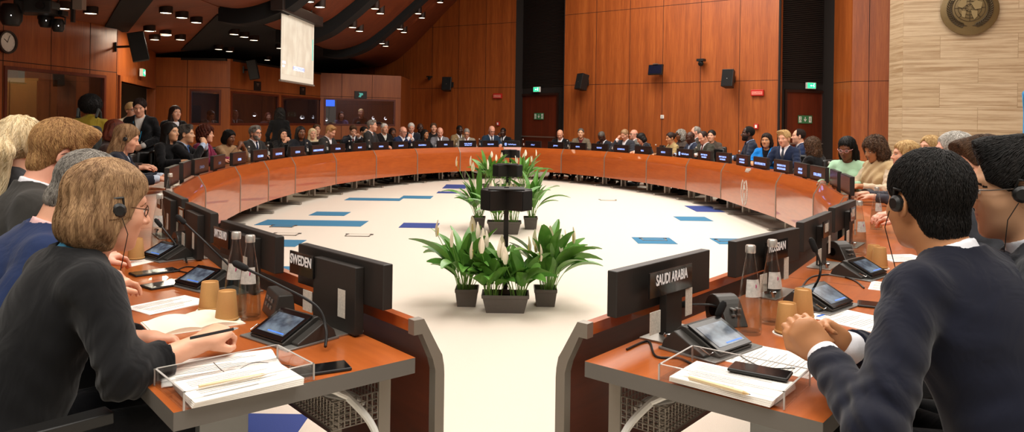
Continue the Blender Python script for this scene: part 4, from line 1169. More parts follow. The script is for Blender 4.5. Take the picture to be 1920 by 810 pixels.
# ---------------------------------------------------------------- wall fittings
def on_wall(p0, p1, px, py, out=0.0):
    d, Y = hit(p0, p1, px)
    p = at(px, py, Y)
    dv = Vector((p1[0] - p0[0], p1[1] - p0[1], 0)).normalized()
    n = Vector((dv.y, -dv.x, 0))
    return p + n * out, math.atan2(dv.y, dv.x), n
def loudspeaker(p0, p1, px, py, hh, lab, yaw=0, w=None, out=.28, tilt=-12):
    p, a, n = on_wall(p0, p1, px, py, out)
    w = w or hh * .62
    e = empty('wall_speaker', p, a + R(yaw), lab, 'loudspeaker', 'black loudspeakers on wall brackets')
    Mt = RX(R(tilt))
    b = MB(); b.prism([(-w / 2, -w * .4), (w / 2, -w * .4), (w * .36, w * .4), (-w * .36, w * .4)], -hh / 2, hh / 2, Mt); b.build('cabinet', M['black'], e, bevel=.01)
    g = MB(); g.bx((-w * .45, -w * .42, -hh * .46), (w * .45, -w * .4, hh * .46), Mt); g.build('grille', M['blackmatte'], e)
    l = MB(); l.lathe([(.012, 0), (0, 0)], 10, Mt @ T(0, -w * .425, -.02) @ RX(R(90))); l.build('logo', M['steel'], e)
    k = MB(); inv = RZ(-R(yaw)); q = inv @ Vector((0, out, 0))
    k.tube([(0, w * .35, 0), tuple(q)], .02, 8); k.box(tuple(q * .96), (.1, .03, .16)); k.build('bracket', M['black'], e)
    return e
loudspeaker(NL0, NL1, 215, 88, .5, 'large black loudspeaker hung between the window wall and the side door', yaw=35, out=.45, w=.33)
loudspeaker(B0_, B1_, 456, 131, .45, 'dark loudspeaker above the left booth window', yaw=25, out=.25, w=.27)
loudspeaker(FL0, FL1, 848, 159, .42, 'black loudspeaker on the wooden wall left of the first door', w=.3, yaw=20)
loudspeaker(FR0, FR1, 1102, 155, .44, 'black loudspeaker right of the first door', w=.3, yaw=-25)
loudspeaker(FR0, FR1, 1375, 149, .42, 'black loudspeaker left of the right-hand door', w=.28, yaw=0)
def exit_box(p0, p1, px, py, lab, w=.26, hh=.15, rev=False):
    p, a, n = on_wall(p0, p1, px, py, .09)
    e = empty('exit_sign', p, a, lab, 'exit sign', 'lit green running-man exit boxes')
    b = MB(); b.bx((-w / 2, -.03, -hh / 2), (w / 2, .03, hh / 2)); b.build('housing', M['white'], e)
    g = MB(); g.bx((-w / 2 + .01, -.034, -hh / 2 + .012), (w / 2 - .01, -.0305, hh / 2 - .01)); g.build('lit_panel', plain('lit green', '#1f9a68', .4, emit='#2fc489', estr=1.6), e)
    m = MB(); Mt = T(0, -.0345, 0) @ RX(R(90)); s = .8 if not rev else -.8
    m.bx((-.012, -.004, 0), (.05 * 1, .004, .001), Mt)
    m.prism([(-.012, .022), (-.045, 0), (-.012, -.022)], 0, .001, Mt)
    m.tube([(.07, .03, 0), (.062, .012, 0), (.075, -.01, 0), (.066, -.035, 0)], .006, 5, Mt); m.lathe([(.01, 0), (0, .001)], 8, Mt @ T(.073, .043, 0))
    m.build('pictogram', plain('lit white', '#eafff5', .4, emit='#eafff5', estr=2.5), e)
    return e
exit_box(D0, D1, 258, 136, 'lit green exit box over the left side door')
exit_box(AL1[0], AL1[1], 1011, 168, 'lit green exit box over the middle door')
exit_box(AL2[0], AL2[1], 1515, 161, 'lit green exit box over the right-hand door')
for (A_, px, py, lab) in ((AL1, 1010, 218, 'green escape sign with white down arrow on the middle door'), (AL2, 1510, 224, 'green escape sign with white down arrow on the right-hand door')):
    p, a, n = on_wall(A_[0], A_[1], px, py, -.02)
    p = p + n * .012
    e = empty('escape_sign', p, a, lab, 'sign', 'green escape signs on the doors')
    w, hh = .42, .19
    b = MB(); b.bx((-w / 2, -.004, -hh / 2), (w / 2, .004, hh / 2)); b.build('plate', plain('sign green', '#3d7a50', .4), e)
    m = MB(); Mt = T(0, -.0045, 0) @ RX(R(90))
    m.bx((-.008, -.01, 0), (.008, .06, .001), Mt); m.prism([(-.045, .0), (-.03, .012), (0, -.02), (.03, .012), (.045, 0), (0, -.055)], 0, .001, Mt); m.build('arrow', M['white'], e)
    for s in (-1, 1):
        q = MB(); q.bx((s * .15 - .038, -.07, 0), (s * .15 + .038, .07, .0006), Mt); fr = q.build('field', M['white'], e)
        q = MB(); c = s * .15
        q.lathe([(.012, .001), (0, .0014)], 10, Mt @ T(c + .005, .045, .0004))
        if s > 0: q.tube([(c, .03, .001), (c - .005, 0, .001), (c + .015, -.02, .001), (c + .01, -.055, .001)], .007, 5, Mt); q.tube([(c - .005, 0, .001), (c - .02, -.03, .001)], .006, 5, Mt); q.tube([(c - .025, .01, .001), (c, .025, .001), (c + .022, .005, .001)], .004, 5, Mt)
        else: q.tube([(c, .03, .001), (c, -.005, .001), (c + .02, -.01, .001), (c + .022, -.04, .001)], .006, 5, Mt); q.tube([(c + .02 * math.cos(R(t)), -.03 + .022 * math.sin(R(t)), .001) for t in range(0, 361, 30)], .004, 5, Mt)
        q.build('pictogram', plain('sign green', '#3d7a50', .4), fr)
def red_beacon(p0, p1, px, py, lab, w, hh, name='alarm_sign', wr=False):
    p, a, n = on_wall(p0, p1, px, py, .03)
    e = empty(name, p, a, lab, 'fire alarm')
    b = MB(); b.bx((-w / 2, -.03, -hh / 2), (w / 2, .03, hh / 2)); b.build('housing', M['red'], e, bevel=.006)
    b = MB()
    if wr: 
        b.bx((-w * .42, -.034, -hh * .3), (w * .42, -.031, hh * .22)); b.build('lens', plain('pale red lens', '#d98a7c', .3), e)
        text('ALLARME', 'lettering', e, hh * .4, M['red'], (0, -.0345, -.005), (R(90), 0, 0), .0004)
    else: b.bx((-w * .25, -.034, -hh * .3), (w * .25, -.031, hh * .3)); b.build('lens', M['white'], e)
red_beacon(FL0, FL1, 934, 180, 'red alarm box on the wall left of the middle door', .3, .15, wr=True)
red_beacon(FR0, FR1, 1421, 174, 'red alarm box on the wall left of the right-hand door', .3, .14, wr=True)
red_beacon(FL0, FL1, 935, 232, 'small red siren above the bald man in blue suit', .1, .12, 'siren')
red_beacon(FR0, FR1, 1419, 237, 'small red call point above the bearded dark man', .1, .12, 'call_point')
for p0, p1, px, py, lab in ((FR0, FR1, 1242, 219, 'small white switch alone on the right far wall'),):
    p, a, n = on_wall(p0, p1, px, py, .01); e = empty('wall_switch', p, a, lab, 'switch')
    b = MB(); b.bx((-.045, -.012, -.045), (.045, .01, .045)); b.build('plate', M['white'], e, bevel=.004)
    b = MB(); b.bx((-.025, -.018, -.03), (.025, -.012, .03)); b.build('rocker', plain('grey rocker', '#b9b6b0', .4), e)
# small monitor and cameras on the right far wall
p, a, n = on_wall(FR0, FR1, 1238, 132, .25)
e = empty('wall_monitor', p, a + R(-8), 'small black monitor hung on the right far wall', 'monitor')
b = MB(); b.bx((-.21, -.03, -.13), (.21, .03, .13), RX(R(-8))); b.build('housing', M['black'], e, bevel=.004)
b = MB(); b.bx((-.19, -.034, -.1), (.19, -.031, .11), RX(R(-8))); b.build('screen', plain('dim blue screen', '#14182a', .2), e)
b = MB(); b.tube([(0, .03, 0), (0, .24, -.02)], .025, 8); b.box((0, .23, -.02), (.1, .03, .2)); b.box((0, 0, .145), (.14, .08, .02)); b.build('bracket', M['steel'], e)
def camera_ball(p0, p1, px, py, lab, r):
    p, a, n = on_wall(p0, p1, px, py, .16); e = empty('wall_camera', p, a, lab, 'camera', 'small black wall cameras')
    b = MB(); b.box((0, .02, r * 1.2), (r * 2.6, .16, r * .9)); b.tube([(0, .02, r), (0, .02, r * .2)], r * .7, 10); b.build('mount', M['black'], e, bevel=.004)
    b = MB(); b.lathe([(0, -r), (r * .7, -r * .7), (r, 0), (r * .7, r * .7), (0, r)], 16, T(0, 0, 0)); b.build('dome', M['blackmatte'], e)
    b = MB(); b.tube([(0, -r * .8, -r * .1), (0, -r * 1.3, -r * .15)], r * .4, 12); b.build('lens', M['bezel'], e)
camera_ball(FR0, FR1, 1319, 120, 'black camera between the small monitor and the right loudspeaker', .07)
camera_ball(FL0, FL1, 810, 148, 'tiny black camera left of the far wall loudspeaker', .05)
# booth number plates over the windows
for k, (px, py, tx, lab) in enumerate([(481, 161, 'FR', 'dark plate over the leftmost long booth window'), (566, 170, 'EN', 'dark plate over the narrow booth window'), (676, 178, 'CAT', 'dark plate with teal marks over the widest far booth window')]):
    a_, b_ = (B0_, B1_) if k < 2 else (G0, G1)
    p, a, n = on_wall(a_, b_, px, py, .02); e = empty('booth_plate', p, a, lab, 'sign', 'dark plates over the booth windows')
    w = .3 if k < 2 else .36
    b = MB(); b.bx((-w / 2, -.015, -.11), (w / 2, .015, .11)); b.build('plate', M['black'], e)
    q = MB()
    if k == 2: q.prism([(-.07, -.06), (.0, -.07), (.02, -.02), (.07, .0), (.06, .05), (-.06, .06), (-.03, .01)], 0, .002, T(0, -.016, 0) @ RX(R(90)))
    else:
        q.bx((-.05, -.018, .035), (.05, -.0155, .055)); q.bx((-.03, -.018, -.0), (.03, -.0155, .012))
    q.build('marking', plain('teal marks' if k == 2 else 'dim marks', '#4fa59a' if k == 2 else '#6d5347', .5, emit='#4fa59a' if k == 2 else '#3a2a20', estr=.5), e)
# round UN-style emblem on the stone wall
p, a, n = on_wall(S1, S2, 1817, 19, .06)
e = empty('round_emblem', p, a, 'round bronze world map emblem with olive branches on the stone wall', 'emblem')
bz = plain('bronze disc', '#6d5a38', .45, .35, noise=.15, nscale=8); bd = plain('dark bronze relief', '#3b2f1c', .5, .4)
b = MB(); b.lathe([(0, 0), (.46, 0), (.475, .012), (.475, .04), (0, .045)], 64, RX(R(90)) @ Matrix.Scale(-1, 4, (0, 0, 1)) @ T(0, 0, -.02)); b.build('disc', bz, e)
b = MB(); Mt = T(0, -.03, .03) @ RX(R(90))
for r_ in (.07, .13, .19, .25): b.tube([(r_ * math.cos(R(t)), r_ * math.sin(R(t)), 0) for t in range(0, 361, 10)], .004, 5, Mt)
for t in range(0, 360, 45): b.tube([(.03 * math.cos(R(t)), .03 * math.sin(R(t)), 0), (.25 * math.cos(R(t)), .25 * math.sin(R(t)), 0)], .004, 5, Mt)
b.build('grid', bd, e)
b = MB()
for cx, cy, pts in ((0, 0, [(-.05, .2), (-.16, .14), (-.2, .03), (-.12, .0), (-.06, .06)]), (0, 0, [(.02, .08), (.1, .14), (.2, .1), (.18, -.02), (.08, -.03)]), (0, 0, [(.02, -.04), (.12, -.06), (.12, -.16), (.07, -.22), (.03, -.12)]), (0, 0, [(-.14, -.04), (-.06, -.06), (-.08, -.18), (-.13, -.16)])):
    b.prism(pts, .0, .008, Mt)
b.build('continents', plain('light bronze', '#85724c', .45, .3), e)
b = MB()
for s in (-1, 1):
    br = [(s * .33 * math.cos(R(t)), .33 * math.sin(R(t)) - .01, 0) for t in range(-82, 36, 7)]
    b.tube(br, .006, 6, Mt)
    for j in range(1, len(br) - 1):
        d_ = (Vector(br[j + 1]) - Vector(br[j - 1])).normalized()
        for q in (-1, 1):
            nn = Vector((-d_.y, d_.x, 0)) * q; c0 = Vector(br[j]); c1 = c0 + d_ * .07 + nn * .045
            b.tube([c0, (c0 + c1) / 2 + nn * .01, c1], [.003, .014, .002], 6, Mt)
b.build('olive_branch', bd, e)
# flag at the right edge
p = at(1925, 190, 12.6)
e = empty('flag', (p.x + .12, p.y, 0), 0, 'light blue flag hanging on a pole by the stone wall', 'flag')
b = MB(); b.tube([(0, 0, 0.03), (0, 0, 2.35)], .016, 10); b.lathe([(.16, 0), (.16, .02), (.03, .05), (.02, .06)], 24); b.build('pole', M['steel'], e)
b = MB(); b.smooth = True; vs, fs = [], []
for i in range(13):
    for j in range(13):
        u, v = i / 12, j / 12
        vs.append((-.02 - .2 * u * (1 - .25 * v) , .05 * math.sin(u * 11 + v * 2), 2.3 - v * 1.15 - u * .35 * (1 - v * .4)))
for i in range(12):
    for j in range(12): a0 = i * 13 + j; fs.append((a0, a0 + 1, a0 + 14, a0 + 13))
b.add(vs, fs); f = b.build('cloth', plain('light blue cloth', '#3f8fc4', .8), e)
sm = f.modifiers.new('thickness', 'SOLIDIFY'); sm.thickness = .004
# clock on the near left wall
p, a, n = on_wall(NL0, NL1, 8, 79, .03)
e = empty('wall_clock', p, a, 'round white wall clock with a dark rim at the left edge', 'clock')
Mt = RX(R(90)) @ Matrix.Scale(1, 4)
b = MB(); b.lathe([(.135, .0), (.165, .0), (.17, .02), (.165, .045), (.14, .045), (.135, .0)], 40, Mt, cap=False); b.build('rim', plain('dark brown rim', '#24120c', .4), e)
b = MB(); b.lathe([(0.14, .0), (.14, .02), (0, .02)], 40, Mt); fc = b.build('face', M['white'], e)
b = MB()
for k in range(12):
    t = R(k * 30); b.box((.118 * math.sin(t), .118 * math.cos(t), .022), (.006, .006, .002), Mt)
b.build('hour_marks', M['black'], fc)
b = MB(); b.box((0, .035, .024), (.009, .08, .002), Mt @ RZ(R(55))); b.box((0, .05, .026), (.006, .11, .002), Mt @ RZ(R(-22))); b.build('hands', M['black'], e)
# papers taped on the left wall (faint notice)
p, a, n = on_wall(NL0, NL1, 117, 116, .005)
b = MB(); b.bx((-.13, 0, -.12), (.13, .004, .12)); tag(b.build('notice', plain('grey glass notice', '#4c4a48', .3), None, p, (0, 0, a)), 'faint grey square notice above the booth window', 'notice')
# projection screen with its case
A = at(527, 85, 12.5); Bq = at(588, 100, 14.2)
zt, zb_ = at(527, 21, 12.5).z, at(527, 149, 12.5).z
d = Vector((Bq.x - A.x, Bq.y - A.y, 0)); w = d.length; a = math.atan2(d.y, d.x)
e = empty('projection_screen', (A.x, A.y, zb_), a, 'pale projection screen hanging from the ceiling above the left seats', 'projection screen')
hh = zt - zb_
def projected():
    m, nt, b = nm('projected picture')
    N = nt.nodes.new; L = nt.links.new
    tc = N('ShaderNodeTexCoord'); mp = N('ShaderNodeMapping'); mp.inputs['Scale'].default_value = (4.5, 1, 2.2); L(tc.outputs['Object'], mp.inputs[0])
    n = N('ShaderNodeTexNoise'); n.inputs['Scale'].default_value = 1.1; n.inputs['Detail'].default_value = 3; L(mp.outputs[0], n.inputs['Vector'])
    r = N('ShaderNodeValToRGB'); e_ = r.color_ramp.elements
    e_[0].position = .4; e_[0].color = h('#8f8069'); e_[1].position = .66; e_[1].color = h('#c9c6b2')
    L(n.outputs['Fac'], r.inputs[0]); L(r.outputs[0], b.inputs['Emission Color']); b.inputs['Emission Strength'].default_value = .4
    b.inputs['Base Color'].default_value = h('#c9c4b8'); b.inputs['Roughness'].default_value = .9
    return m
b = MB(); b.bx((0, -.004, 0), (w, .004, hh)); b.build('cloth', plain('screen cloth', '#c9c4b8', .9, emit='#cfc4ae', estr=.28), e)
b = MB(); b.bx((.06, -.007, .1), (w - .06, -.0045, hh - .04)); pic = b.build('picture', projected(), e)
for s_, x0, x1, z0, z1 in ((0, .06, .2, .28, .32), (0, .06, .16, .22, .25), (0, .6, 1.15, .2, .27)):
    b = MB(); b.bx((x0, -.009, z0), (x1, -.0072, z1)); b.build('caption_bar', plain('bright blue-white caption', '#c9d0ff', .5, emit='#c9d0ff', estr=1.0), pic)
text('EXECUTIVE BOARD', 'lettering', pic, .07, plain('caption blue', '#3a48a0', .5, emit='#5b69c8', estr=.6), (.87, -.0095, .235), (R(90), 0, 0), .0003)
b = MB(); b.bx((w - .1, -.009, .45), (w - .06, -.0072, .85)); b.build('teal_edge', plain('teal edge', '#2f9c94', .5, emit='#49c7bd', estr=.8), pic)
b = MB(); b.bx((-.03, -.02, -.03), (w + .03, .02, 0)); b.build('bottom_bar', M['trimgrey'], e)
b = MB(); b.bx((-.2, -.1, hh - .01), (w + .25, .12, hh + .17)); b.build('case', plain('dark screen case', '#241a15', .5), e, bevel=.01)
b = MB()
for x in (.15, w - .15): b.tube([(x, 0, hh + .15), (x, 0, hh + .6)], .012, 6)
b.build('hanger', M['black'], e)
# stage lights and projector at the top left
def stage_light(px, py, Y, lab, r=.11, tilt=0):
    p = at(px, py, Y); zt = ceil_z(p.x)
    e = empty('stage_light', p, R(tilt), lab, 'stage light', 'black stage lights under the soffit')
    b = MB(); b.smooth = True; b.lathe([(0, -r * 1.25), (r * .7, -r * 1.2), (r * .95, -r * .7), (r, r * .3), (r * .75, r * .9), (0, r)], 20); b.build('lamp_head', M['black'], e)
    b = MB(); b.tube([(-r * 1.15, 0, 0), (-r * 1.2, 0, r * 1.2), (0, 0, r * 1.5), (r * 1.2, 0, r * 1.2), (r * 1.15, 0, 0)], r * .12, 6); b.build('yoke', M['black'], e)
    b = MB(); b.box((0, 0, r * 1.9), (r * 2.4, r * 1.6, r * .8)); b.tube([(0, 0, r * 2.2), (0, 0, max(r * 2.6, zt - p.z))], r * .15, 8); b.build('base', M['black'], e, bevel=.01)
    b = MB(); b.lathe([(.01, 0), (0, .004)], 8, T(r * .5, -r * .8, -r * .3) @ RX(R(90))); b.build('status_light', plain('tiny lamp', '#ffffff', .4, emit='#ffffff', estr=3), e)
stage_light(21, 25, 9.6, 'leftmost black stage light hanging above the clock', .13)
stage_light(109, 46, 10.0, 'black stage light hanging lowest, left of the downlight', .08)
stage_light(86, 36, 10.0, 'black stage light between the other two', .09)
p = at(70, 14, 9.8); e = empty('projector', p, R(14), 'black ceiling projector between the stage lights', 'projector')
b = MB(); b.bx((-.22, -.18, -.09), (.22, .18, .09)); b.build('housing', M['black'], e, bevel=.02)
b = MB(); b.tube([(.1, -.17, 0), (.1, -.23, 0)], .05, 14); b.build('lens', M['bezel'], e)
b = MB(); b.tube([(0, 0, .08), (0, 0, ceil_z(p.x) - p.z)], .03, 8); b.build('ceiling_mount', M['steel'], e)
p = at(137, 18, 9.5); e = empty('ceiling_bracket', p, 0, 'thin black hanging arm right of the stage lights', 'bracket')
b = MB(); b.bx((-.02, -.02, -.16), (.02, .02, .12)); b.build('arm', M['black'], e)
b = MB(); b.bx((.02, -.05, .0), (.14, .05, .15)); b.build('plate', M['trimgrey'], e)
b = MB(); b.tube([(0, 0, .1), (0, 0, ceil_z(p.x) - p.z)], .012, 6); b.build('rod', M['black'], e)
# ---------------------------------------------------------------- distance-field modelling of figures and clothes
V = lambda *a: np.array(a, dtype=np.float32)
def rotm(rx=0, ry=0, rz=0):
    return np.array((Matrix.Rotation(rz, 3, 'Z') @ Matrix.Rotation(ry, 3, 'Y') @ Matrix.Rotation(rx, 3, 'X')), dtype=np.float32)
def smin(a, b, k):
    if k <= 0: return np.minimum(a, b)
    hh = np.clip(.5 + .5 * (b - a) / k, 0, 1)
    return b + (a - b) * hh - k * hh * (1 - hh)
def smax(a, b, k): return -smin(-a, -b, k)
def cap_(P, a, b, ra, rb):
    a = np.asarray(a, np.float32); b = np.asarray(b, np.float32)
    ba = b - a; pa = P - a
    t = np.clip((pa @ ba) / max(float(ba @ ba), 1e-9), 0, 1)
    return np.linalg.norm(pa - t[:, None] * ba, axis=1) - (ra + (rb - ra) * t)
def ell_(P, c, r, Rm=None):
    p = P - np.asarray(c, np.float32)
    if Rm is not None: p = p @ Rm
    r = np.asarray(r, np.float32)
    k0 = np.linalg.norm(p / r, axis=1); k1 = np.linalg.norm(p / (r * r), axis=1)
    return k0 * (k0 - 1) / np.maximum(k1, 1e-6)
def box_(P, c, s, Rm=None, r=0.0):
    p = P - np.asarray(c, np.float32)
    if Rm is not None: p = p @ Rm
    q = np.abs(p) - (np.asarray(s, np.float32) - r)
    return np.linalg.norm(np.maximum(q, 0), axis=1) + np.minimum(q.max(axis=1), 0) - r
CORN = [(i, j, k) for i in (0, 1) for j in (0, 1) for k in (0, 1)]
def mesh_sdf(fn, lo, hi, hs):
    # surface nets on a grid that is only evaluated close to the surface
    lo = np.asarray(lo, float); hi = np.asarray(hi, float)
    c = 4
    n = (np.ceil((hi - lo) / (hs * c)).astype(int) + 1) * c
    nc = n // c
    gx = [lo[a] + (np.arange(nc[a]) + .5) * hs * c for a in range(3)]
    Pc = np.stack(np.meshgrid(*gx, indexing='ij'), -1).reshape(-1, 3).astype(np.float32)
    dc = fn(Pc)
    D = np.repeat(np.repeat(np.repeat(dc.reshape(nc), c, 0), c, 1), c, 2).astype(np.float32)
    near = np.abs(dc) < hs * c * 1.35
    idx = np.argwhere(near.reshape(nc))
    if len(idx) == 0: return [], []
    o = np.stack(np.meshgrid(*[np.arange(c)] * 3, indexing='ij'), -1).reshape(-1, 3)
    ii = (idx[:, None, :] * c + o[None]).reshape(-1, 3)
    P = (lo + ii * hs).astype(np.float32)
    # block cell centres were half a step off; evaluate exactly on grid points
    vals = np.concatenate([fn(P[k:k + 400000]) for k in range(0, len(P), 400000)])
    D[ii[:, 0], ii[:, 1], ii[:, 2]] = vals
    S = D < 0
    m = D.shape
    cnt = sum(S[i:m[0] - 1 + i, j:m[1] - 1 + j, k:m[2] - 1 + k].astype(np.int8) for i, j, k in CORN)
    act = (cnt > 0) & (cnt < 8)
    ac = np.argwhere(act)
    vid = -np.ones(act.shape, dtype=np.int64); vid[act] = np.arange(len(ac))
    cv = [D[ac[:, 0] + i, ac[:, 1] + j, ac[:, 2] + k] for i, j, k in CORN]
    acc = np.zeros((len(ac), 3)); w = np.zeros(len(ac))
    for a in range(8):
        for b in range(a + 1, 8):
            d = np.array(CORN[b]) - np.array(CORN[a])
            if abs(d).sum() != 1: continue
            da, db = cv[a], cv[b]
            x = (da < 0) != (db < 0)
            t = np.where(x, da / np.where(x, da - db, 1), 0)
            p = np.array(CORN[a])[None] + t[:, None] * d[None]
            acc += p * x[:, None]; w += x
    verts = lo + (ac + acc / np.maximum(w, 1)[:, None]) * hs
    faces = []
    for ax in range(3):
        sl0 = [slice(None)] * 3; sl1 = [slice(None)] * 3
        sl0[ax] = slice(0, m[ax] - 1); sl1[ax] = slice(1, m[ax])
        A = S[tuple(sl0)]; B = S[tuple(sl1)]
        ch = np.argwhere(A != B)
        u, v = (ax + 1) % 3, (ax + 2) % 3
        ok = (ch[:, u] > 0) & (ch[:, v] > 0) & (ch[:, u] < m[u] - 1) & (ch[:, v] < m[v] - 1)
        ch = ch[ok]
        s = A[ch[:, 0], ch[:, 1], ch[:, 2]]
        q = []
        for du, dv in ((0, 0), (-1, 0), (-1, -1), (0, -1)):
            cc = ch.copy(); cc[:, u] += du; cc[:, v] += dv
            q.append(vid[cc[:, 0], cc[:, 1], cc[:, 2]])
        q = np.stack(q, 1)
        q[~s] = q[~s][:, ::-1]
        faces.append(q[(q >= 0).all(1)])
    F = np.concatenate(faces)
    return verts, F
def sdf_obj(name, fn, lo, hi, hs, mats, parent, regions=None):
    vs, fs = mesh_sdf(fn, lo, hi, hs)
    me = bpy.data.meshes.new(name)
    nv, nf = len(vs), len(fs)
    me.vertices.add(nv); me.vertices.foreach_set('co', np.asarray(vs, np.float32).ravel())
    me.loops.add(nf * 4); me.loops.foreach_set('vertex_index', np.asarray(fs, np.int32).ravel())
    me.polygons.add(nf); me.polygons.foreach_set('loop_start', np.arange(nf, dtype=np.int32) * 4)
    me.polygons.foreach_set('loop_total', np.full(nf, 4, dtype=np.int32))
    for m in (mats if isinstance(mats, (list, tuple)) else [mats]): me.materials.append(m)
    me.update(); me.validate()
    me.polygons.foreach_set('use_smooth', np.ones(len(me.polygons), dtype=bool))
    if regions is not None and nf:
        c = np.asarray(vs)[np.asarray(fs)].mean(1).astype(np.float32)
        me.polygons.foreach_set('material_index', regions(c).astype(np.int32))
    return link(name, me, parent)

# ---------------------------------------------------------------- head, hair, hands
class Frame:
    # rigid frame: world(local figure) = o + R p
    def __init__(s, o, Rm): s.o = np.asarray(o, np.float32); s.R = Rm
    def to(s, P): return (P - s.o) @ s.R            # figure space -> frame space
    def pt(s, p): return s.o + s.R @ np.asarray(p, np.float32)
def head_sdf(p, k):
    # p in head space: x right, y forward, z up, origin between the ears
    w, j, nz, g = k.get('w', 1), k.get('jaw', 1), k.get('nose', 1), k.get('fat', 1)
    ax = np.abs(p); ax = np.stack([ax[:, 0], p[:, 1], p[:, 2]], 1)
    d = ell_(p, (0, -.012, .035), (.074 * w, .094, .082))
    d = smin(d, ell_(p, (0, .03, -.035), (.058 * w * g, .062, .078)), .035)
    d = smin(d, ell_(p, (0, .035, -.07), (.043 * j * g, .045, .036)), .03)
    d = smin(d, ell_(p, (0, .072, -.096), (.02 * j, .018, .016)), .022)
    d = smin(d, ell_(ax, (.04, .052, -.022), (.022 * g, .028, .022)), .025)
    d = smin(d, cap_(ax, (.012, .08, .028), (.04, .068, .03), .009, .009), .018)
    d = smax(d, -ell_(ax, (.031, .098, .006), (.019, .017, .0125)), .012)
    d = smin(d, ell_(ax, (.031, .0705, .004), (.0155, .0155, .0125)), .004)
    d = smin(d, cap_(p, (0, .083, .014), (0, .106 * nz + .002, -.022), .0065, .0095), .009)
    d = smin(d, ell_(p, (0, .104 * nz + .001, -.026), (.0105, .0125, .0095)), .006)
    d = smin(d, ell_(ax, (.0125, .093, -.029), (.008, .011, .0075)), .006)
    d = smin(d, ell_(p, (0, .084, -.0525), (.024, .012, .0062)), .006)
    d = smin(d, ell_(p, (0, .082, -.0645), (.02, .012, .0068)), .006)
    d = smax(d, -cap_(p, (-.023, .095, -.0585), (.023, .095, -.0585), .0018, .0018), .003)
    # ears
    Re = rotm(R(-8), 0, R(18))
    e = ell_(ax, (.076 * w, -.008, -.004), (.0075, .018, .03), Re)
    e = smin(e, ell_(ax, (.075 * w, -.002, -.027), (.007, .01, .011)), .006)
    e = smax(e, -ell_(ax, (.084 * w, -.002, .0), (.006, .011, .019), Re), .004)
    return smin(d, e, .006)
def face_regions(p, base):
    r = base
    ax = np.abs(p[:, 0]); y, z = p[:, 1], p[:, 2]
    lip = ((ell_(p, (0, .084, -.0528), (.0235, .02, .006)) < 0) | (ell_(p, (0, .082, -.0645), (.0195, .02, .0068)) < 0)) & (y > .07)
    eye = (((ax - .031) / .0125) ** 2 + ((z - .004) / .0052) ** 2 < 1) & (y > .06)
    iris = (((ax - .031) / .0055) ** 2 + ((z - .004) / .0058) ** 2 < 1) & (y > .06)
    lash = (((ax - .031) / .015) ** 2 + ((z - .0095) / .0028) ** 2 < 1) & (y > .06)
    brow = (((ax - .033) / .019) ** 2 + ((z - (.0265 - 30 * (ax - .03) ** 2)) / .0042) ** 2 < 1) & (y > .05)
    r = np.where(lip, 1, r); r = np.where(eye, 2, r); r = np.where(iris | lash, 3, r); r = np.where(brow, 4, r)
    return r
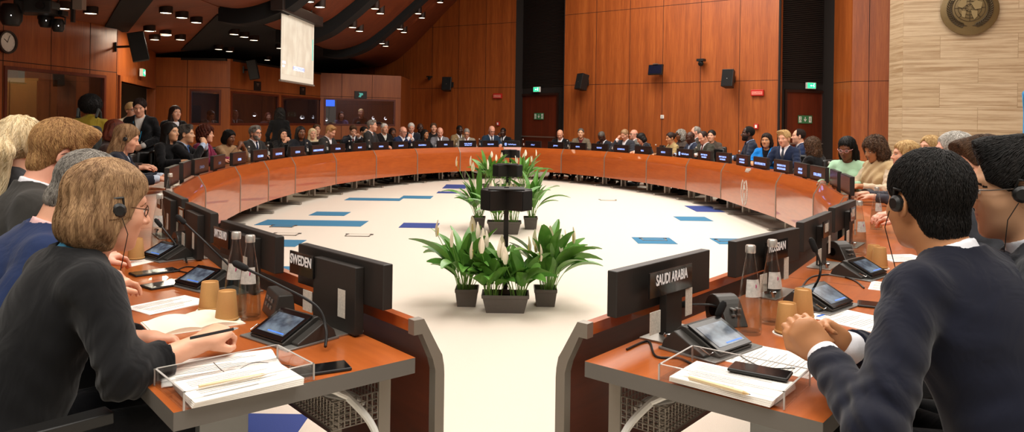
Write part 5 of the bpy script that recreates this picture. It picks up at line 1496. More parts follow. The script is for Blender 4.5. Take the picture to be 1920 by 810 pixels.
def hair_sdf(p, st, k):
    w = k.get('w', 1)
    ax = np.stack([np.abs(p[:, 0]), p[:, 1], p[:, 2]], 1)
    sc = ell_(p, (0, -.016, .04), (.083 * w, .104, .091))
    face = ell_(p, (0, .085, -.01), (.066, .06, .082))
    if st in ('short', 'side', 'buzz', 'crop', 'quiff'):
        th = {'short': 0, 'side': .004, 'buzz': -.006, 'crop': -.003, 'quiff': .005}[st]
        d = sc - th
        if st in ('side', 'quiff'): d = smin(d, ell_(p, (.02, .055, .105), (.06, .04, .028)), .03)
        d = smin(d, ell_(p, (0, -.05, -.045), (.057, .046, .058)), .02)
        d = smax(d, -face, .012)
        pl = -(p[:, 2] - (-.092 + np.clip(p[:, 1] + .055, 0, .06) * 1.5 + np.clip(p[:, 1] - .005, 0, .1) * .6))
        d = smax(d, pl, .008)
        d = smax(d, -ell_(ax, (.09 * w, .0, -.006), (.034, .028, .042)), .006)
        d = np.maximum(d, p[:, 1] - (.068 + .18 * (p[:, 2] - .06)))
    elif st == 'bald':
        d = smax(sc + .007, -face, .01)
        d = smax(d, -(p[:, 2] + .05 - np.clip(p[:, 1] + .03, 0, .1)), .008)
        d = smax(d, p[:, 2] - .035, .01); d = smax(d, p[:, 1] - .015, .01)
        d = smax(d, -ell_(ax, (.083 * w, -.004, -.002), (.02, .024, .036)), .006)
    elif st == 'receding':
        d = smax(sc + .003, -ell_(p, (0, .085, .045), (.07, .075, .11)), .012)
        d = smax(d, -(p[:, 2] + .05 - np.clip(p[:, 1] + .03, 0, .1) * 1.05), .008)
        d = smax(d, -ell_(ax, (.083 * w, -.004, -.002), (.02, .024, .036)), .006)
    elif st in ('bob', 'long', 'straight', 'shoulder'):
        L_ = {'bob': -.112, 'long': -.3, 'straight': -.27, 'shoulder': -.2}[st]
        d = sc - .003
        d = smin(d, ell_(ax, (.056, -.024, L_ * .45), (.04, .07, abs(L_) * .62)), .04)
        d = smin(d, ell_(p, (0, -.055, L_ * .45), (.085, .058, abs(L_) * .62)), .04)
        fz = np.minimum(ell_(p, (0, .118, -.04), (.12, .1, .115)), box_(p, (0, .135, -.22), (.12, .12, .2)))
        d = smax(d, -fz, .02)
        d = smax(d, L_ - p[:, 2], .015)
        d = d + .0035 * np.sin(p[:, 0] * 210 + 4 * np.sin(p[:, 2] * 16) + p[:, 1] * 60) * (p[:, 2] < .1)
    elif st in ('curly', 'curlylong'):
        L_ = -.2 if st == 'curlylong' else -.12
        d = sc - .018
        d = smin(d, ell_(ax, (.065, -.02, L_ * .4), (.055, .08, abs(L_) * .75)), .04)
        d = smin(d, ell_(p, (0, -.06, L_ * .4), (.09, .06, abs(L_) * .75)), .04)
        fz = np.minimum(ell_(p, (0, .125, -.03), (.085, .09, .105)), box_(p, (0, .16, -.2), (.1, .12, .2)))
        d = smax(d, -fz, .015)
        d = d + .007 * np.sin(p[:, 0] * 130 + 5 * np.sin(p[:, 2] * 45)) * np.sin(p[:, 2] * 120 + 4 * np.sin(p[:, 1] * 50)) + .004 * np.sin(p[:, 1] * 160 + p[:, 2] * 90)
    elif st == 'afro':
        d = ell_(p, (0, -.035, .055), (.135, .13, .13))
        d = smax(d, -ell_(p, (0, .11, -.02), (.065, .085, .09)), .02)
        d = d + .005 * np.sin(p[:, 0] * 190) * np.sin(p[:, 2] * 210 + 1) * np.sin(p[:, 1] * 200)
    elif st in ('ponytail', 'updo', 'tied'):
        d = smax(sc - .002, -ell_(p, (0, .095, -.02), (.066, .07, .1)), .01)
        d = smax(d, -(p[:, 2] + .055 - np.clip(p[:, 1] + .03, 0, .1) * .9), .01)
        d = smax(d, -ell_(ax, (.083 * w, -.002, -.008), (.02, .022, .03)), .006)
        if st == 'ponytail':
            d = smin(d, cap_(p, (0, -.115, .045), (0, -.15, -.03), .022, .042), .01)
            d = smin(d, cap_(p, (0, -.15, -.03), (0, -.13, -.2), .044, .02), .03)
            d = d + .003 * np.sin(p[:, 0] * 230 + p[:, 1] * 90 + 3 * np.sin(p[:, 2] * 20))
        elif st == 'updo': d = smin(d, ell_(p, (0, -.12, .05), (.045, .04, .045)), .01)
    else:
        d = sc + .5
    return d
def hand_sdf(P, fr, s, pose, side):
    # fr: wrist frame, y towards the fingertips, z the back of the hand, x to the thumb when side > 0
    p = fr.to(P) / s
    m = np.array([side, 1, 1], np.float32); p = p * m
    d = ell_(p, (.0, .045, 0), (.04, .055, .0165))
    d = smin(d, box_(p, (.0, .045, 0), (.037, .04, .012), None, .01), .012)
    d = smin(d, cap_(p, (0, -.03, 0), (0, .02, 0), .026, .028), .02)
    curl = {'relaxed': (25, 30, 20), 'fist': (75, 85, 45), 'clasp': (60, 70, 40), 'pen': (50, 55, 25), 'flat': (8, 10, 6), 'chin': (55, 60, 30)}[pose]
    for i, (x, L_, r) in enumerate(((.028, .072, .0088), (.0095, .08, .009), (-.0095, .074, .0086), (-.027, .058, .0076))):
        a = 0.0; c = np.array([x, .082 - abs(x) * .12, -.001]); sp = x * 1.2 * (1 if pose in ('relaxed', 'flat') else .3)
        for q, f in enumerate((.45, .3, .25)):
            a += R(curl[q] * (1 + .06 * i * (1 if pose != 'pen' else -1.5)))
            dr = np.array([sp, math.cos(a), -math.sin(a)]); dr /= np.linalg.norm(dr)
            e = c + dr * L_ * f
            d = smin(d, cap_(p, c, e, r * (1 - .08 * q), r * (.94 - .08 * q)), .0035)
            c = e
    th = {'relaxed': ((.03, .02, -.008), (.058, .05, -.02), (.062, .078, -.03)), 'fist': ((.03, .02, -.01), (.052, .055, -.026), (.03, .075, -.04)), 'clasp': ((.03, .02, -.004), (.05, .055, -.008), (.038, .085, -.012)),
          'pen': ((.03, .02, -.012), (.052, .055, -.03), (.04, .085, -.045)), 'flat': ((.03, .02, -.005), (.062, .05, -.01), (.072, .078, -.012)), 'chin': ((.03, .02, -.01), (.055, .045, -.02), (.06, .075, -.02))}[pose]
    d = smin(d, cap_(p, th[0], th[1], .0145, .0115), .01); d = smin(d, cap_(p, th[1], th[2], .011, .009), .003)
    return d * s

M['eyewhite'] = plain('eye white', '#d9d2c8', .3)
M['eyedark'] = plain('dark iris and lashes', '#20140e', .3)
SK = {}
def skin(tone):
    if tone in SK: return SK[tone]
    c, lp, br = {'light': ('#d8a083', '#c07f6c', '#8a5e3c'), 'pink': ('#dc9f86', '#c47a68', '#a5835a'), 'olive': ('#c08a62', '#a8694f', '#2e1c12'), 'tan': ('#b07a52', '#9a5f48', '#1c120c'),
                 'brown': ('#6f432a', '#5c2f26', '#140c08'), 'dark': ('#402418', '#45221e', '#0c0806'), 'asian': ('#cc9c78', '#b67a66', '#16100c')}[tone]
    m = plain('skin ' + tone, c, .48, noise=.06, nscale=30, bump=.03)
    b = m.node_tree.nodes['Principled BSDF']; b.inputs['Subsurface Weight'].default_value = .0
    SK[tone] = [m, plain('lips ' + tone, lp, .4), M['eyewhite'], M['eyedark'], plain('brow ' + tone, br, .8)]
    return SK[tone]
CL = {}
def cloth(c, rough=.88, weave=400, sheen=.12, bump=.05, wr=.32):
    key = (c, weave, wr)
    if key in CL: return CL[key]
    m = plain('cloth ' + c, c, rough, noise=.14, nscale=weave, sheen=sheen, spec=.2)
    nt = m.node_tree; N = nt.nodes.new; L = nt.links.new; b = nt.nodes['Principled BSDF']
    tc = N('ShaderNodeTexCoord'); mp = N('ShaderNodeMapping'); mp.inputs['Scale'].default_value = (1, 1, .55); mp.inputs['Rotation'].default_value = (.4, .5, 0)
    n = N('ShaderNodeTexNoise'); n.inputs['Scale'].default_value = 8; n.inputs['Detail'].default_value = 2.5; n.inputs['Distortion'].default_value = 1.6
    L(tc.outputs['Object'], mp.inputs[0]); L(mp.outputs[0], n.inputs['Vector'])
    bp = N('ShaderNodeBump'); bp.inputs['Strength'].default_value = wr; bp.inputs['Distance'].default_value = .035
    L(n.outputs['Fac'], bp.inputs['Height']); L(bp.outputs[0], b.inputs['Normal'])
    CL[key] = m; return m
HR = {}
def hairmat(c0, c1, sc=1.0):
    key = (c0, c1)
    if key in HR: return HR[key]
    m, nt, b = nm('hair ' + c0)
    N = nt.nodes.new; L = nt.links.new
    tc = N('ShaderNodeTexCoord'); mp = N('ShaderNodeMapping'); mp.inputs['Scale'].default_value = (1.0, 1.0, .12)
    L(tc.outputs['Object'], mp.inputs[0])
    n = N('ShaderNodeTexNoise'); n.inputs['Scale'].default_value = 170 * sc; n.inputs['Detail'].default_value = 3; n.inputs['Distortion'].default_value = 1.2
    n2 = N('ShaderNodeTexNoise'); n2.inputs['Scale'].default_value = 22 * sc; n2.inputs['Detail'].default_value = 2; n2.inputs['Distortion'].default_value = 1.5
    L(mp.outputs[0], n.inputs['Vector']); L(mp.outputs[0], n2.inputs['Vector'])
    ma = N('ShaderNodeMath'); ma.operation = 'MULTIPLY_ADD'; ma.inputs[1].default_value = .6
    mb = N('ShaderNodeMath'); mb.operation = 'MULTIPLY'; mb.inputs[1].default_value = .4
    L(n2.outputs['Fac'], mb.inputs[0]); L(n.outputs['Fac'], ma.inputs[0]); L(mb.outputs[0], ma.inputs[2])
    r = N('ShaderNodeValToRGB'); e = r.color_ramp.elements; e[0].position = .38; e[0].color = h(c0); e[1].position = .62; e[1].color = h(c1)
    L(ma.outputs[0], r.inputs[0]); L(r.outputs[0], b.inputs['Base Color'])
    bp = N('ShaderNodeBump'); bp.inputs['Strength'].default_value = .3; bp.inputs['Distance'].default_value = .003
    L(ma.outputs[0], bp.inputs['Height']); L(bp.outputs[0], b.inputs['Normal'])
    b.inputs['Roughness'].default_value = .62; b.inputs['Specular IOR Level'].default_value = .3
    HR[key] = m; return m
HAIR = {'black': ('#080706', '#1a1512'), 'darkbrown': ('#160d08', '#36211a'), 'brown': ('#35241a', '#664a33'), 'auburn': ('#35130a', '#6a2f1a'), 'ginger': ('#7c5230', '#c09661'), 'lightbrown': ('#74553a', '#ac8a64'),
        'blond': ('#a8824f', '#dcbd86'), 'platinum': ('#c6ab7e', '#ecd9b4'), 'grey': ('#55504a', '#a39c92'), 'white': ('#a9a49c', '#e8e4dc'), 'darkgrey': ('#2c2926', '#6b655d')}

def unit(v): v = np.asarray(v, np.float32); return v / max(np.linalg.norm(v), 1e-9)
def hand_frame(w, d, up):
    y = unit(d); x = unit(np.cross(y, up)); z = np.cross(x, y)
    return Frame(w, np.stack([x, y, z], 1).astype(np.float32))
def strands(ho, HF, st, mat, n, fn):
    # tapered locks laid over the hair, following its flow
    me = ho.data; nf = len(me.polygons)
    if nf < 10: return
    c = np.zeros(nf * 3, np.float32); me.polygons.foreach_get('center', c); c = c.reshape(-1, 3)
    nn = np.zeros(nf * 3, np.float32); me.polygons.foreach_get('normal', nn); nn = nn.reshape(-1, 3)
    r = np.random.default_rng(nf)
    ii = r.integers(0, nf, n)
    P = c[ii] + r.normal(0, .0015, (n, 3)).astype(np.float32); Nn = nn[ii]
    longs = st in ('bob', 'long', 'straight', 'shoulder', 'ponytail')
    curls = st in ('curly', 'curlylong', 'afro')
    L_ = (.055 if longs else .03 if curls else .026 if st in ('side', 'quiff') else .016) * r.uniform(.6, 1.3, n)
    crown = HF.pt((0.012, -.05, .13)); down = np.array(HF.R @ V(0, -.25, -1)) if longs else np.array(HF.R @ V(0, -.1, -.35))
    if st in ('side', 'quiff'): down = np.array(HF.R @ V(.5, .5, -.1))
    fl = (P - crown); fl /= np.maximum(np.linalg.norm(fl, axis=1), 1e-6)[:, None]
    fl = fl * (.6 if longs else 1.0) + down * (1.0 if longs else .6) + r.normal(0, .8 if curls else .07 if longs else .16, (n, 3))
    fl -= (fl * Nn).sum(1)[:, None] * Nn; fl /= np.maximum(np.linalg.norm(fl, axis=1), 1e-6)[:, None]
    sd = np.cross(fl, Nn)
    K = 5; vs = []; w0 = .0009 if n > 9000 else .0014 if n > 4000 else .0022
    lift = (.0015 if longs else .0075 if curls else .0035) * r.uniform(.2, 1.2, n)
    for k in range(K):
        t = k / (K - 1)
        q = (P + fl * (L_ * t)[:, None]).astype(np.float32)
        if curls: q = q + sd * (.006 * math.sin(t * 6))
        for it in range(2):                        # lay the lock on the hair surface
            d0 = fn(q); g = np.stack([fn(q + V(*(np.eye(3)[a_] * .001))) - d0 for a_ in range(3)], 1)
            g /= np.maximum(np.linalg.norm(g, axis=1), 1e-6)[:, None]
            q = (q - g * np.clip(d0 - (lift * math.sin(t * 2.6) + .0004), -.03, .03)[:, None]).astype(np.float32)
        w = w0 * (1 - t) ** .6 + .0002
        vs.append(np.stack([q - sd * w, q + g * w * .8, q + sd * w], 1))
    vsA = np.stack(vs, 1).reshape(-1, 3)          # n, K, 3 points
    b = (np.arange(n) * K * 3)[:, None]
    F = []
    for k in range(K - 1):
        for a_, b_ in ((0, 1), (1, 2), (2, 0)): F.append(np.concatenate([b + k * 3 + a_, b + k * 3 + b_, b + (k + 1) * 3 + b_, b + (k + 1) * 3 + a_], 1))
    F = np.concatenate(F)
    m2 = bpy.data.meshes.new('hair_strands'); m2.vertices.add(len(vsA)); m2.vertices.foreach_set('co', vsA.astype(np.float32).ravel())
    m2.loops.add(len(F) * 4); m2.loops.foreach_set('vertex_index', F.astype(np.int32).ravel()); m2.polygons.add(len(F))
    m2.polygons.foreach_set('loop_start', np.arange(len(F), dtype=np.int32) * 4); m2.polygons.foreach_set('loop_total', np.full(len(F), 4, dtype=np.int32))
    m2.materials.append(mat); m2.update(); m2.polygons.foreach_set('use_smooth', np.ones(len(F), dtype=bool))
    tag(link('hair_strands', m2, ho), kind='stuff')
POSES = {   # elbow and wrist of the right arm (mirrored unless given), hand pose, hand direction, back-of-hand direction
    'desk': (((.235, .12, .76), (.14, .36, .77)), None, 'relaxed', (-.5, 1, 0), (0, 0, 1)),
    'read': (((.225, .16, .77), (.08, .34, .79)), None, 'relaxed', (-.6, 1, .1), (0, 0, 1)),
    'clasp': (((.21, .28, .77), (.045, .34, .99)), None, 'clasp', (-.45, -.1, 1), (.6, .8, 0)),
    'chin': (((.22, .3, .77), (.07, .27, 1.02)), ((-.26, .12, .76), (-.12, .36, .77)), 'chin', (-.2, -.4, 1), (.7, .7, 0)),
    'stand': (((.22, -.03, 1.08), (.235, .04, .83)), None, 'relaxed', (0, .1, -1), (1, 0, 0)),
    'front': (((.24, .02, 1.1), (.06, .22, 1.0)), None, 'clasp', (-1, .2, -.2), (0, 1, 0)),
    'lap': (((.25, .1, .76), (.1, .3, .68)), None, 'relaxed', (-.6, 1, -.1), (0, 0, 1)),
    'phone': (((.22, .18, .9), (.07, .32, .98)), None, 'chin', (-.2, .5, .8), (.5, -.6, 0)),
}
def person(loc, yaw, lab, pose='desk', tone='light', hair='short', hc='brown', top='#22242b', shirt='#e6e6ea', tie=None, style='suit', lean=10, nod=0, turn=0, tilt=0, sc=1.0, female=False, glasses=None, cuffs=True, gap=.028,
           headset=False, group=None, hs=.0095, seated=True, legs='#17171a', head={}, arms=None, arms_world=None, hands_world=None, legs_on=True, beard=None, hands=None, hz=.0, girth=1.0, lanyard=None, scarf=None):
    e_ = None
    hipz = .5 if seated else .93
    ln = R(lean)
    hip = V(0, -.05 if seated else 0, hipz)
    sp = V(0, math.sin(ln), math.cos(ln))
    fem = .93 if female else 1.0
    trunk = (.50 + hz) * (fem if not seated else 1)
    neck = hip + sp * trunk
    Rt = rotm(-ln)                                 # torso tilt (forward lean)
    sh = .166 * fem * girth ** .5
    hd = neck + V(0, math.sin(ln) * .065 + .025, 0) + V(0, 0, .138)
    Rh = rotm(0, 0, R(turn)) @ rotm(-R(nod), 0, 0) @ rotm(0, R(tilt), 0)
    hd = hd + V(0, math.sin(R(nod)) * .05, -(1 - math.cos(R(nod))) * .05)
    HF = Frame(hd, Rh)
    dz = 0 if seated else .36
    pr, pl, hp, hdir, hup = POSES[pose]
    if arms: pr, pl = arms
    if arms_world:
        inv = (Matrix.Translation(Vector(loc)) @ RZ(yaw) @ Matrix.Scale(sc, 4)).inverted()
        pr, pl = [tuple(tuple(inv @ Vector(q)) for q in arms_world[k]) for k in (0, 1)]
    if pl is None: pl = tuple((-a[0], a[1], a[2]) for a in pr)
    AR = []
    for s, (el, wr) in ((1, pr), (-1, pl)):
        shp = neck + Rt @ V(s * sh, 0, -.055)
        el = np.asarray(el, np.float32); wr = np.asarray(wr, np.float32)
        # keep limb lengths human
        ue = el - shp; Lu = np.linalg.norm(ue)
        el = shp + ue / Lu * min(max(Lu, .24), .36)
        fw = wr - el; Lf = np.linalg.norm(fw); wr = el + fw / Lf * min(max(Lf, .21), .31)
        AR.append((s, shp, el, wr))
    hands = dict(hands or {})
    if hands_world:
        for s_, (hp_, d_, u_) in hands_world.items():
            d_ = RZ(-yaw) @ Vector(d_); u_ = RZ(-yaw) @ Vector(u_)
            hands[s_] = (hp_, (d_.x * s_, d_.y, d_.z), (u_.x * s_, u_.y, u_.z))
    HFs = []
    for s, shp, el, wr in AR:
        hh_ = hands.get(s, (hp, hdir, hup))
        d = np.array([hh_[1][0] * s, hh_[1][1], hh_[1][2]]); u = np.array([hh_[2][0] * s, hh_[2][1], hh_[2][2]])
        HFs.append((s, hand_frame(wr + unit(wr - el) * .012, d, u), hh_[0]))
    chest = hip + sp * (trunk * .7)
    belly = hip + sp * (trunk * .32)
    g = girth
    bust = .0 if not female else 1
    def torso(P, o=0.0):
        d = ell_(P, chest, (.165 * fem * g + o, .112 * g + o, .17 + o), Rt)
        d = smin(d, ell_(P, belly, ((.15 if not female else .132) * g + o, .112 * g + o, .16 + o), Rt), .06)
        d = smin(d, ell_(P, hip, ((.165 if not female else .17) * g + o, .125 * g + o, .12 + o), Rt), .06)
        a = neck + Rt @ V(0, -.01, -.06)
        d = smin(d, cap_(P, a + Rt @ V(-sh * .92, 0, 0), a + Rt @ V(sh * .92, 0, 0), .05 + o, .05 + o), .04)
        d = smin(d, cap_(P, neck + Rt @ V(0, -.015, .01), a + Rt @ V(sh * .7, 0, 0), .05 + o, .045 + o), .03)
        d = smin(d, cap_(P, neck + Rt @ V(0, -.015, .01), a + Rt @ V(-sh * .7, 0, 0), .05 + o, .045 + o), .03)
        if female:
            for s in (-1, 1): d = smin(d, ell_(P, chest + Rt @ V(s * .07, .075, .0), (.062 + o, .055 + o, .06 + o)), .03)
        return d
    def sleeves(P, o=0.0, r0=.05, r1=.043, r2=.033, short=0.0):
        d = None
        for s, shp, el, wr in AR:
            w2 = el + (wr - el) * (1 - short)
            q = smin(cap_(P, shp, el, r0 + o, r1 + o), cap_(P, el, w2, r1 + o - .002, r2 + o), .02)
            d = q if d is None else np.minimum(d, q)
        return d
    NF = Frame(neck, Rt)
    # --- body: head, neck, trunk core, arms and hands in one continuous surface
    arm_r = (.046, .036, .027)
    def body(P):
        p = HF.to(P)
        d = head_sdf(p, head)
        nr = .048 if female else .056
        d = smin(d, cap_(P, HF.pt((0, -.025, -.07)), neck + V(0, -.01, -.02), nr, nr + .006), .022)
        d = smin(d, cap_(P, neck + V(0, -.01, -.02), hip, .06, .08), .04)
        for (s, shp, el, wr), (_, hf, hp_) in zip(AR, HFs):
            d = smin(d, cap_(P, neck + V(0, 0, -.05), shp, .045, .042), .03)
            d = smin(d, cap_(P, shp, el, .04, .034), .02)
            d = smin(d, cap_(P, el, wr, .036, .0255), .015)
            d = smin(d, hand_sdf(P, hf, .98 if not female else .9, hp_, s), .01)
        if legs_on or True:
            d = smin(d, ell_(P, hip, (.12, .09, .08)), .03)
        return d
    def reg(c):
        p = HF.to(c)
        r = face_regions(p, np.zeros(len(c), int))
        return np.where((np.abs(p).max(1) < .15), r, 0)
    allp = np.array([hd, hip] + [q for a in AR for q in a[1:]] + [hf.o for _, hf, _ in HFs])
    lo, hi = allp.min(0) - .2, allp.max(0) + .2
    root = sdf_obj('person', body, lo, hi, min(hs, .0075) if hs > .006 else hs, skin(tone), None, reg)
    root.location = loc; root.rotation_euler = (0, 0, yaw); root.scale = (sc, sc, sc)
    tag(root, lab, 'person', group)
    # --- shirt
    Vd = {'suit': .2, 'blouse': .0, 'open': .24, 'tee': 0, 'wrap': .14}[style]
    if style in ('suit', 'open', 'wrap'):
        def shirt_f(P):
            q = NF.to(P)
            d = torso(P, -.002)
            if style == 'suit':
                nb = neck + V(0, -.01, -.02); axn = unit(HF.pt((0, -.025, -.07)) - nb); n0, n1 = nb - axn * .03, nb + axn * .1
                cr = np.maximum(cap_(P, n0, n1, .074, .068), -cap_(P, n0, n1 + axn * .03, .064, .056))
                cr = np.maximum(cr, (P - nb) @ axn - .062 + np.clip(q[:, 1], 0, .1) * .3)
                d = smin(d, cr, .004)
            d = np.maximum(d, -(q[:, 2] + .34))
            d = np.maximum(d, np.abs(q[:, 0]) - .1)
            # cuffs
            for s, shp, el, wr in (AR if cuffs else []): d = np.minimum(d, cap_(P, el + (wr - el) * .8, wr - unit(wr - el) * .004, .041, .039))
            hole = cap_(P, neck + V(0, .0, .0), neck + V(0, .05, .07), .045, .05) if style != 'suit' else cap_(P, neck + Rt @ V(0, .075, .01), neck + V(0, .085, .05), .018, .03)
            return smax(d, -hole, .004)
        sdf_obj('shirt', shirt_f, lo, hi, hs, cloth(shirt, weave=500, bump=.02), root)
    # --- jacket or top
    o = .013 if style in ('suit', 'open', 'wrap') else .006
    def top_f(P):
        q = NF.to(P)
        d = smin(torso(P, o), sleeves(P, o), .03)
        fold = .0015 * np.sin(P[:, 0] * 33 + P[:, 1] * 61 - P[:, 2] * 27) * np.sin(P[:, 2] * 19 + P[:, 1] * 13) + .0028 * np.sin(P[:, 2] * 70 + P[:, 0] * 40 + 3 * np.sin(P[:, 1] * 25)) * np.clip(np.abs(q[:, 0]) * 8 - .6, 0, 1)
        for s, shp, el, wr in AR:                  # creases at the elbow
            t = np.linalg.norm(P - el, axis=1); fold = fold + .005 * np.sin(t * 120 + 30 * P[:, 0]) * np.exp(-(t / .09) ** 2) + .003 * np.sin(((P - el) @ unit(wr - shp)) * 190) * np.exp(-(t / .12) ** 2)
        d = d + fold
        if seated: d = np.maximum(d, -(P[:, 2] - (hipz - .08)))
        else: d = np.maximum(d, -(P[:, 2] - (hipz - .14)))
        nk = cap_(P, neck + V(0, -.005, .02), neck + V(0, .04, .12), .074, .08)
        if style in ('tee', 'blouse'): nk = cap_(P, neck + V(0, .02, .02), neck + V(0, .06, .1), .055, .075)
        d = smax(d, -nk, .008)
        if style in ('suit', 'open'):              # standing collar round the back of the neck
            nb = neck + V(0, -.012, -.02); axn = unit(HF.pt((0, -.025, -.07)) - nb); n0, n1 = nb - axn * .04, nb + axn * .1
            cl = np.maximum(cap_(P, n0, n1, .09, .078), -cap_(P, n0, n1 + axn * .03, .075, .07))
            cl = np.maximum(cl, (P - nb) @ axn - .04 + np.clip(q[:, 1], 0, .1) * .5)
            d = smin(d, cl, .008)
        if Vd:                                     # V opening with lapels
            wv = np.clip((q[:, 2] + Vd) / Vd, 0, 1.3) * .062
            vcut = np.maximum(np.abs(q[:, 0]) - wv, .0 - q[:, 1])
            lap = np.abs(np.abs(q[:, 0]) - wv - .018) - .02
            bulge = np.where((q[:, 1] > 0) & (lap < 0) & (q[:, 2] > -Vd) & (q[:, 2] < .0), .0045, 0)
            d = d - bulge
            d = smax(d, -vcut, .003)
        for s, shp, el, wr in AR: 
            ax = unit(wr - el); d = np.maximum(d, np.where(((P - wr) @ ax > -gap) & (np.linalg.norm(P - wr, axis=1) < .12 + gap), .01, -1))
        return d
    sdf_obj('jacket' if style in ('suit', 'open', 'wrap') else 'blouse', top_f, lo - .03, hi + .03, hs, top if not isinstance(top, str) else cloth(top), root)
    if tie:
        def tie_f(P):
            q = NF.to(P)
            fy = ell_(P, chest, (.165 * fem * g, .112 * g, .17), Rt)
            d = np.maximum(torso(P, .006), np.abs(q[:, 0]) - (.016 + np.clip(-q[:, 2] - .03, 0, .3) * .09))
            d = np.maximum(d, -q[:, 1]); d = np.maximum(d, -(q[:, 2] + .3)); d = np.maximum(d, q[:, 2] - .0)
            d = smin(d, ell_(P, NF.pt((0, .072, .0)), (.02, .014, .018)), .004)
            return d
        sdf_obj('tie', tie_f, lo, hi, min(hs, .007), cloth(tie), root)
    if lanyard:
        lm = MB()
        for s in (-1, 1):
            pts = [NF.pt((s * .065, .0, .03)), NF.pt((s * .07, .09, -.04)), NF.pt((s * .045, .135, -.14)), NF.pt((s * .006, .14, -.3))]
            lm.tube([tuple(p) for p in catmull([tuple(float(c_) for c_ in p) for p in pts], 4)], .006, 5)
        lm.build('lanyard', plain('lanyard ' + lanyard, lanyard, .7), root)
    if scarf:
        def scarf_f(P):
            q = NF.to(P)
            d = torso(P, .03); d = np.maximum(d, -(q[:, 2] + .3)); d = np.maximum(d, -cap_(P, neck + V(0, .02, 0), neck + V(0, .05, .12), .05, .07))
            return d + .006 * np.sin(q[:, 0] * 60 + q[:, 2] * 50)
        sdf_obj('shawl', scarf_f, lo - .03, hi + .03, hs, cloth(scarf), root)
    # --- hair
    if hair != 'none':
        hl = hd - .34; hh_ = hd + .2
        def hair_f(P): return hair_sdf(HF.to(P), hair, head)
        ho = sdf_obj('hair', hair_f, hl, hh_, min(hs, .007), hairmat(*HAIR[hc]), root)
        if hs <= .0085: strands(ho, HF, hair, hairmat(*HAIR[hc]), (20000 if hair in ('bob', 'long', 'straight') else 15000) if hs < .0065 else 5000 if hs < .0075 else 2200, hair_f)
    if beard:
        def beard_f(P):
            p = HF.to(P)
            d = np.maximum(head_sdf(p, head) - .004, p[:, 2] + .035 + np.clip(.05 - np.abs(p[:, 0]), 0, 1) * .3)
            d = np.maximum(d, -(p[:, 1] - .0)); d = np.maximum(d, -ell_(p, (0, .09, -.058), (.028, .03, .014)))
            return d
        sdf_obj('beard', beard_f, hd - .16, hd + .14, min(hs, .006), hairmat(*HAIR[beard]), root)
    # --- trousers and shoes
    if legs_on:
        def leg_f(P):
            d = ell_(P, hip, (.17 * g, .13 * g, .11))
            for s in (-1, 1):
                h0 = hip + V(s * .09, .02, -.0)
                kn = V(s * .13, .4, .49) if seated else V(s * .1, .02, .5)
                an = V(s * .14, .36, .09) if seated else V(s * .1, -.02, .09)
                d = smin(d, smin(cap_(P, h0, kn, .085, .062), cap_(P, kn, an, .06, .048), .02), .03)
            return d
        sdf_obj('trousers', leg_f, (-.3, -.25, .03), (.3, .55, hipz + .15), max(hs, .012), cloth(legs), root)
        sm_ = MB()
        for s in (-1, 1):
            y0 = .36 if seated else -.02
            x0 = s * (.14 if seated else .1)
            sm_.smooth = True
            sm_.tube([(x0, y0 - .07, .045), (x0, y0, .05), (x0, y0 + .08, .042), (x0, y0 + .16, .032), (x0, y0 + .2, .028)], [.036, .045, .042, .04, .022], 12)
            if s == -1: sm_.build('shoe', M['leather'], root); sm_ = MB()
        sm_.build('shoe', M['leather'], root)
    # --- glasses and headset
    def hw(p): return tuple(float(x) for x in HF.pt(p))
    if glasses:
        q = MB(); rr_ = .0016 if hs < .008 else .0028
        for s in (-1, 1):
            q.tube([hw((s * .031 + .021 * math.cos(R(t)), .094 - abs(math.cos(R(t))) * .0 - (0.006 if s * math.cos(R(t)) > 0 else 0), .004 + .0165 * math.sin(R(t)))) for t in range(0, 361, 30)], rr_, 6)
            q.tube([hw((s * .052, .088, .01)), hw((s * .074, .06, .01)), hw((s * .082, .0, .012)), hw((s * .083, -.02, -.004))], rr_, 6)
        q.tube([hw((-.01, .096, .006)), hw((0, .1, .01)), hw((.01, .096, .006))], rr_, 6)
        q.build('glasses', plain('spectacle frame ' + glasses, glasses, .3), root)
    if headset:
        q = MB(); q.smooth = True
        for s in ((1, -1) if headset is True else (headset,)):
            q.tube([hw((s * .08, 0, -.002)), hw((s * .092, 0, -.002)), hw((s * .098, 0, -.002))], [.021, .02, .013], 14)
            q.tube([hw((s * .082, .012, .012)), hw((s * .088, .004, .034)), hw((s * .086, -.018, .028))], .0035, 6)
            q.tube([hw((s * .1, .01, -.02)), hw((s * .095, .035, -.06)), hw((s * .06, .05, -.16))], .0012, 5)
            if headset is True and s == 1: q.build('earpiece', M['black'], root); q = MB()
        q.build('earpiece', M['black'], root)
    return root
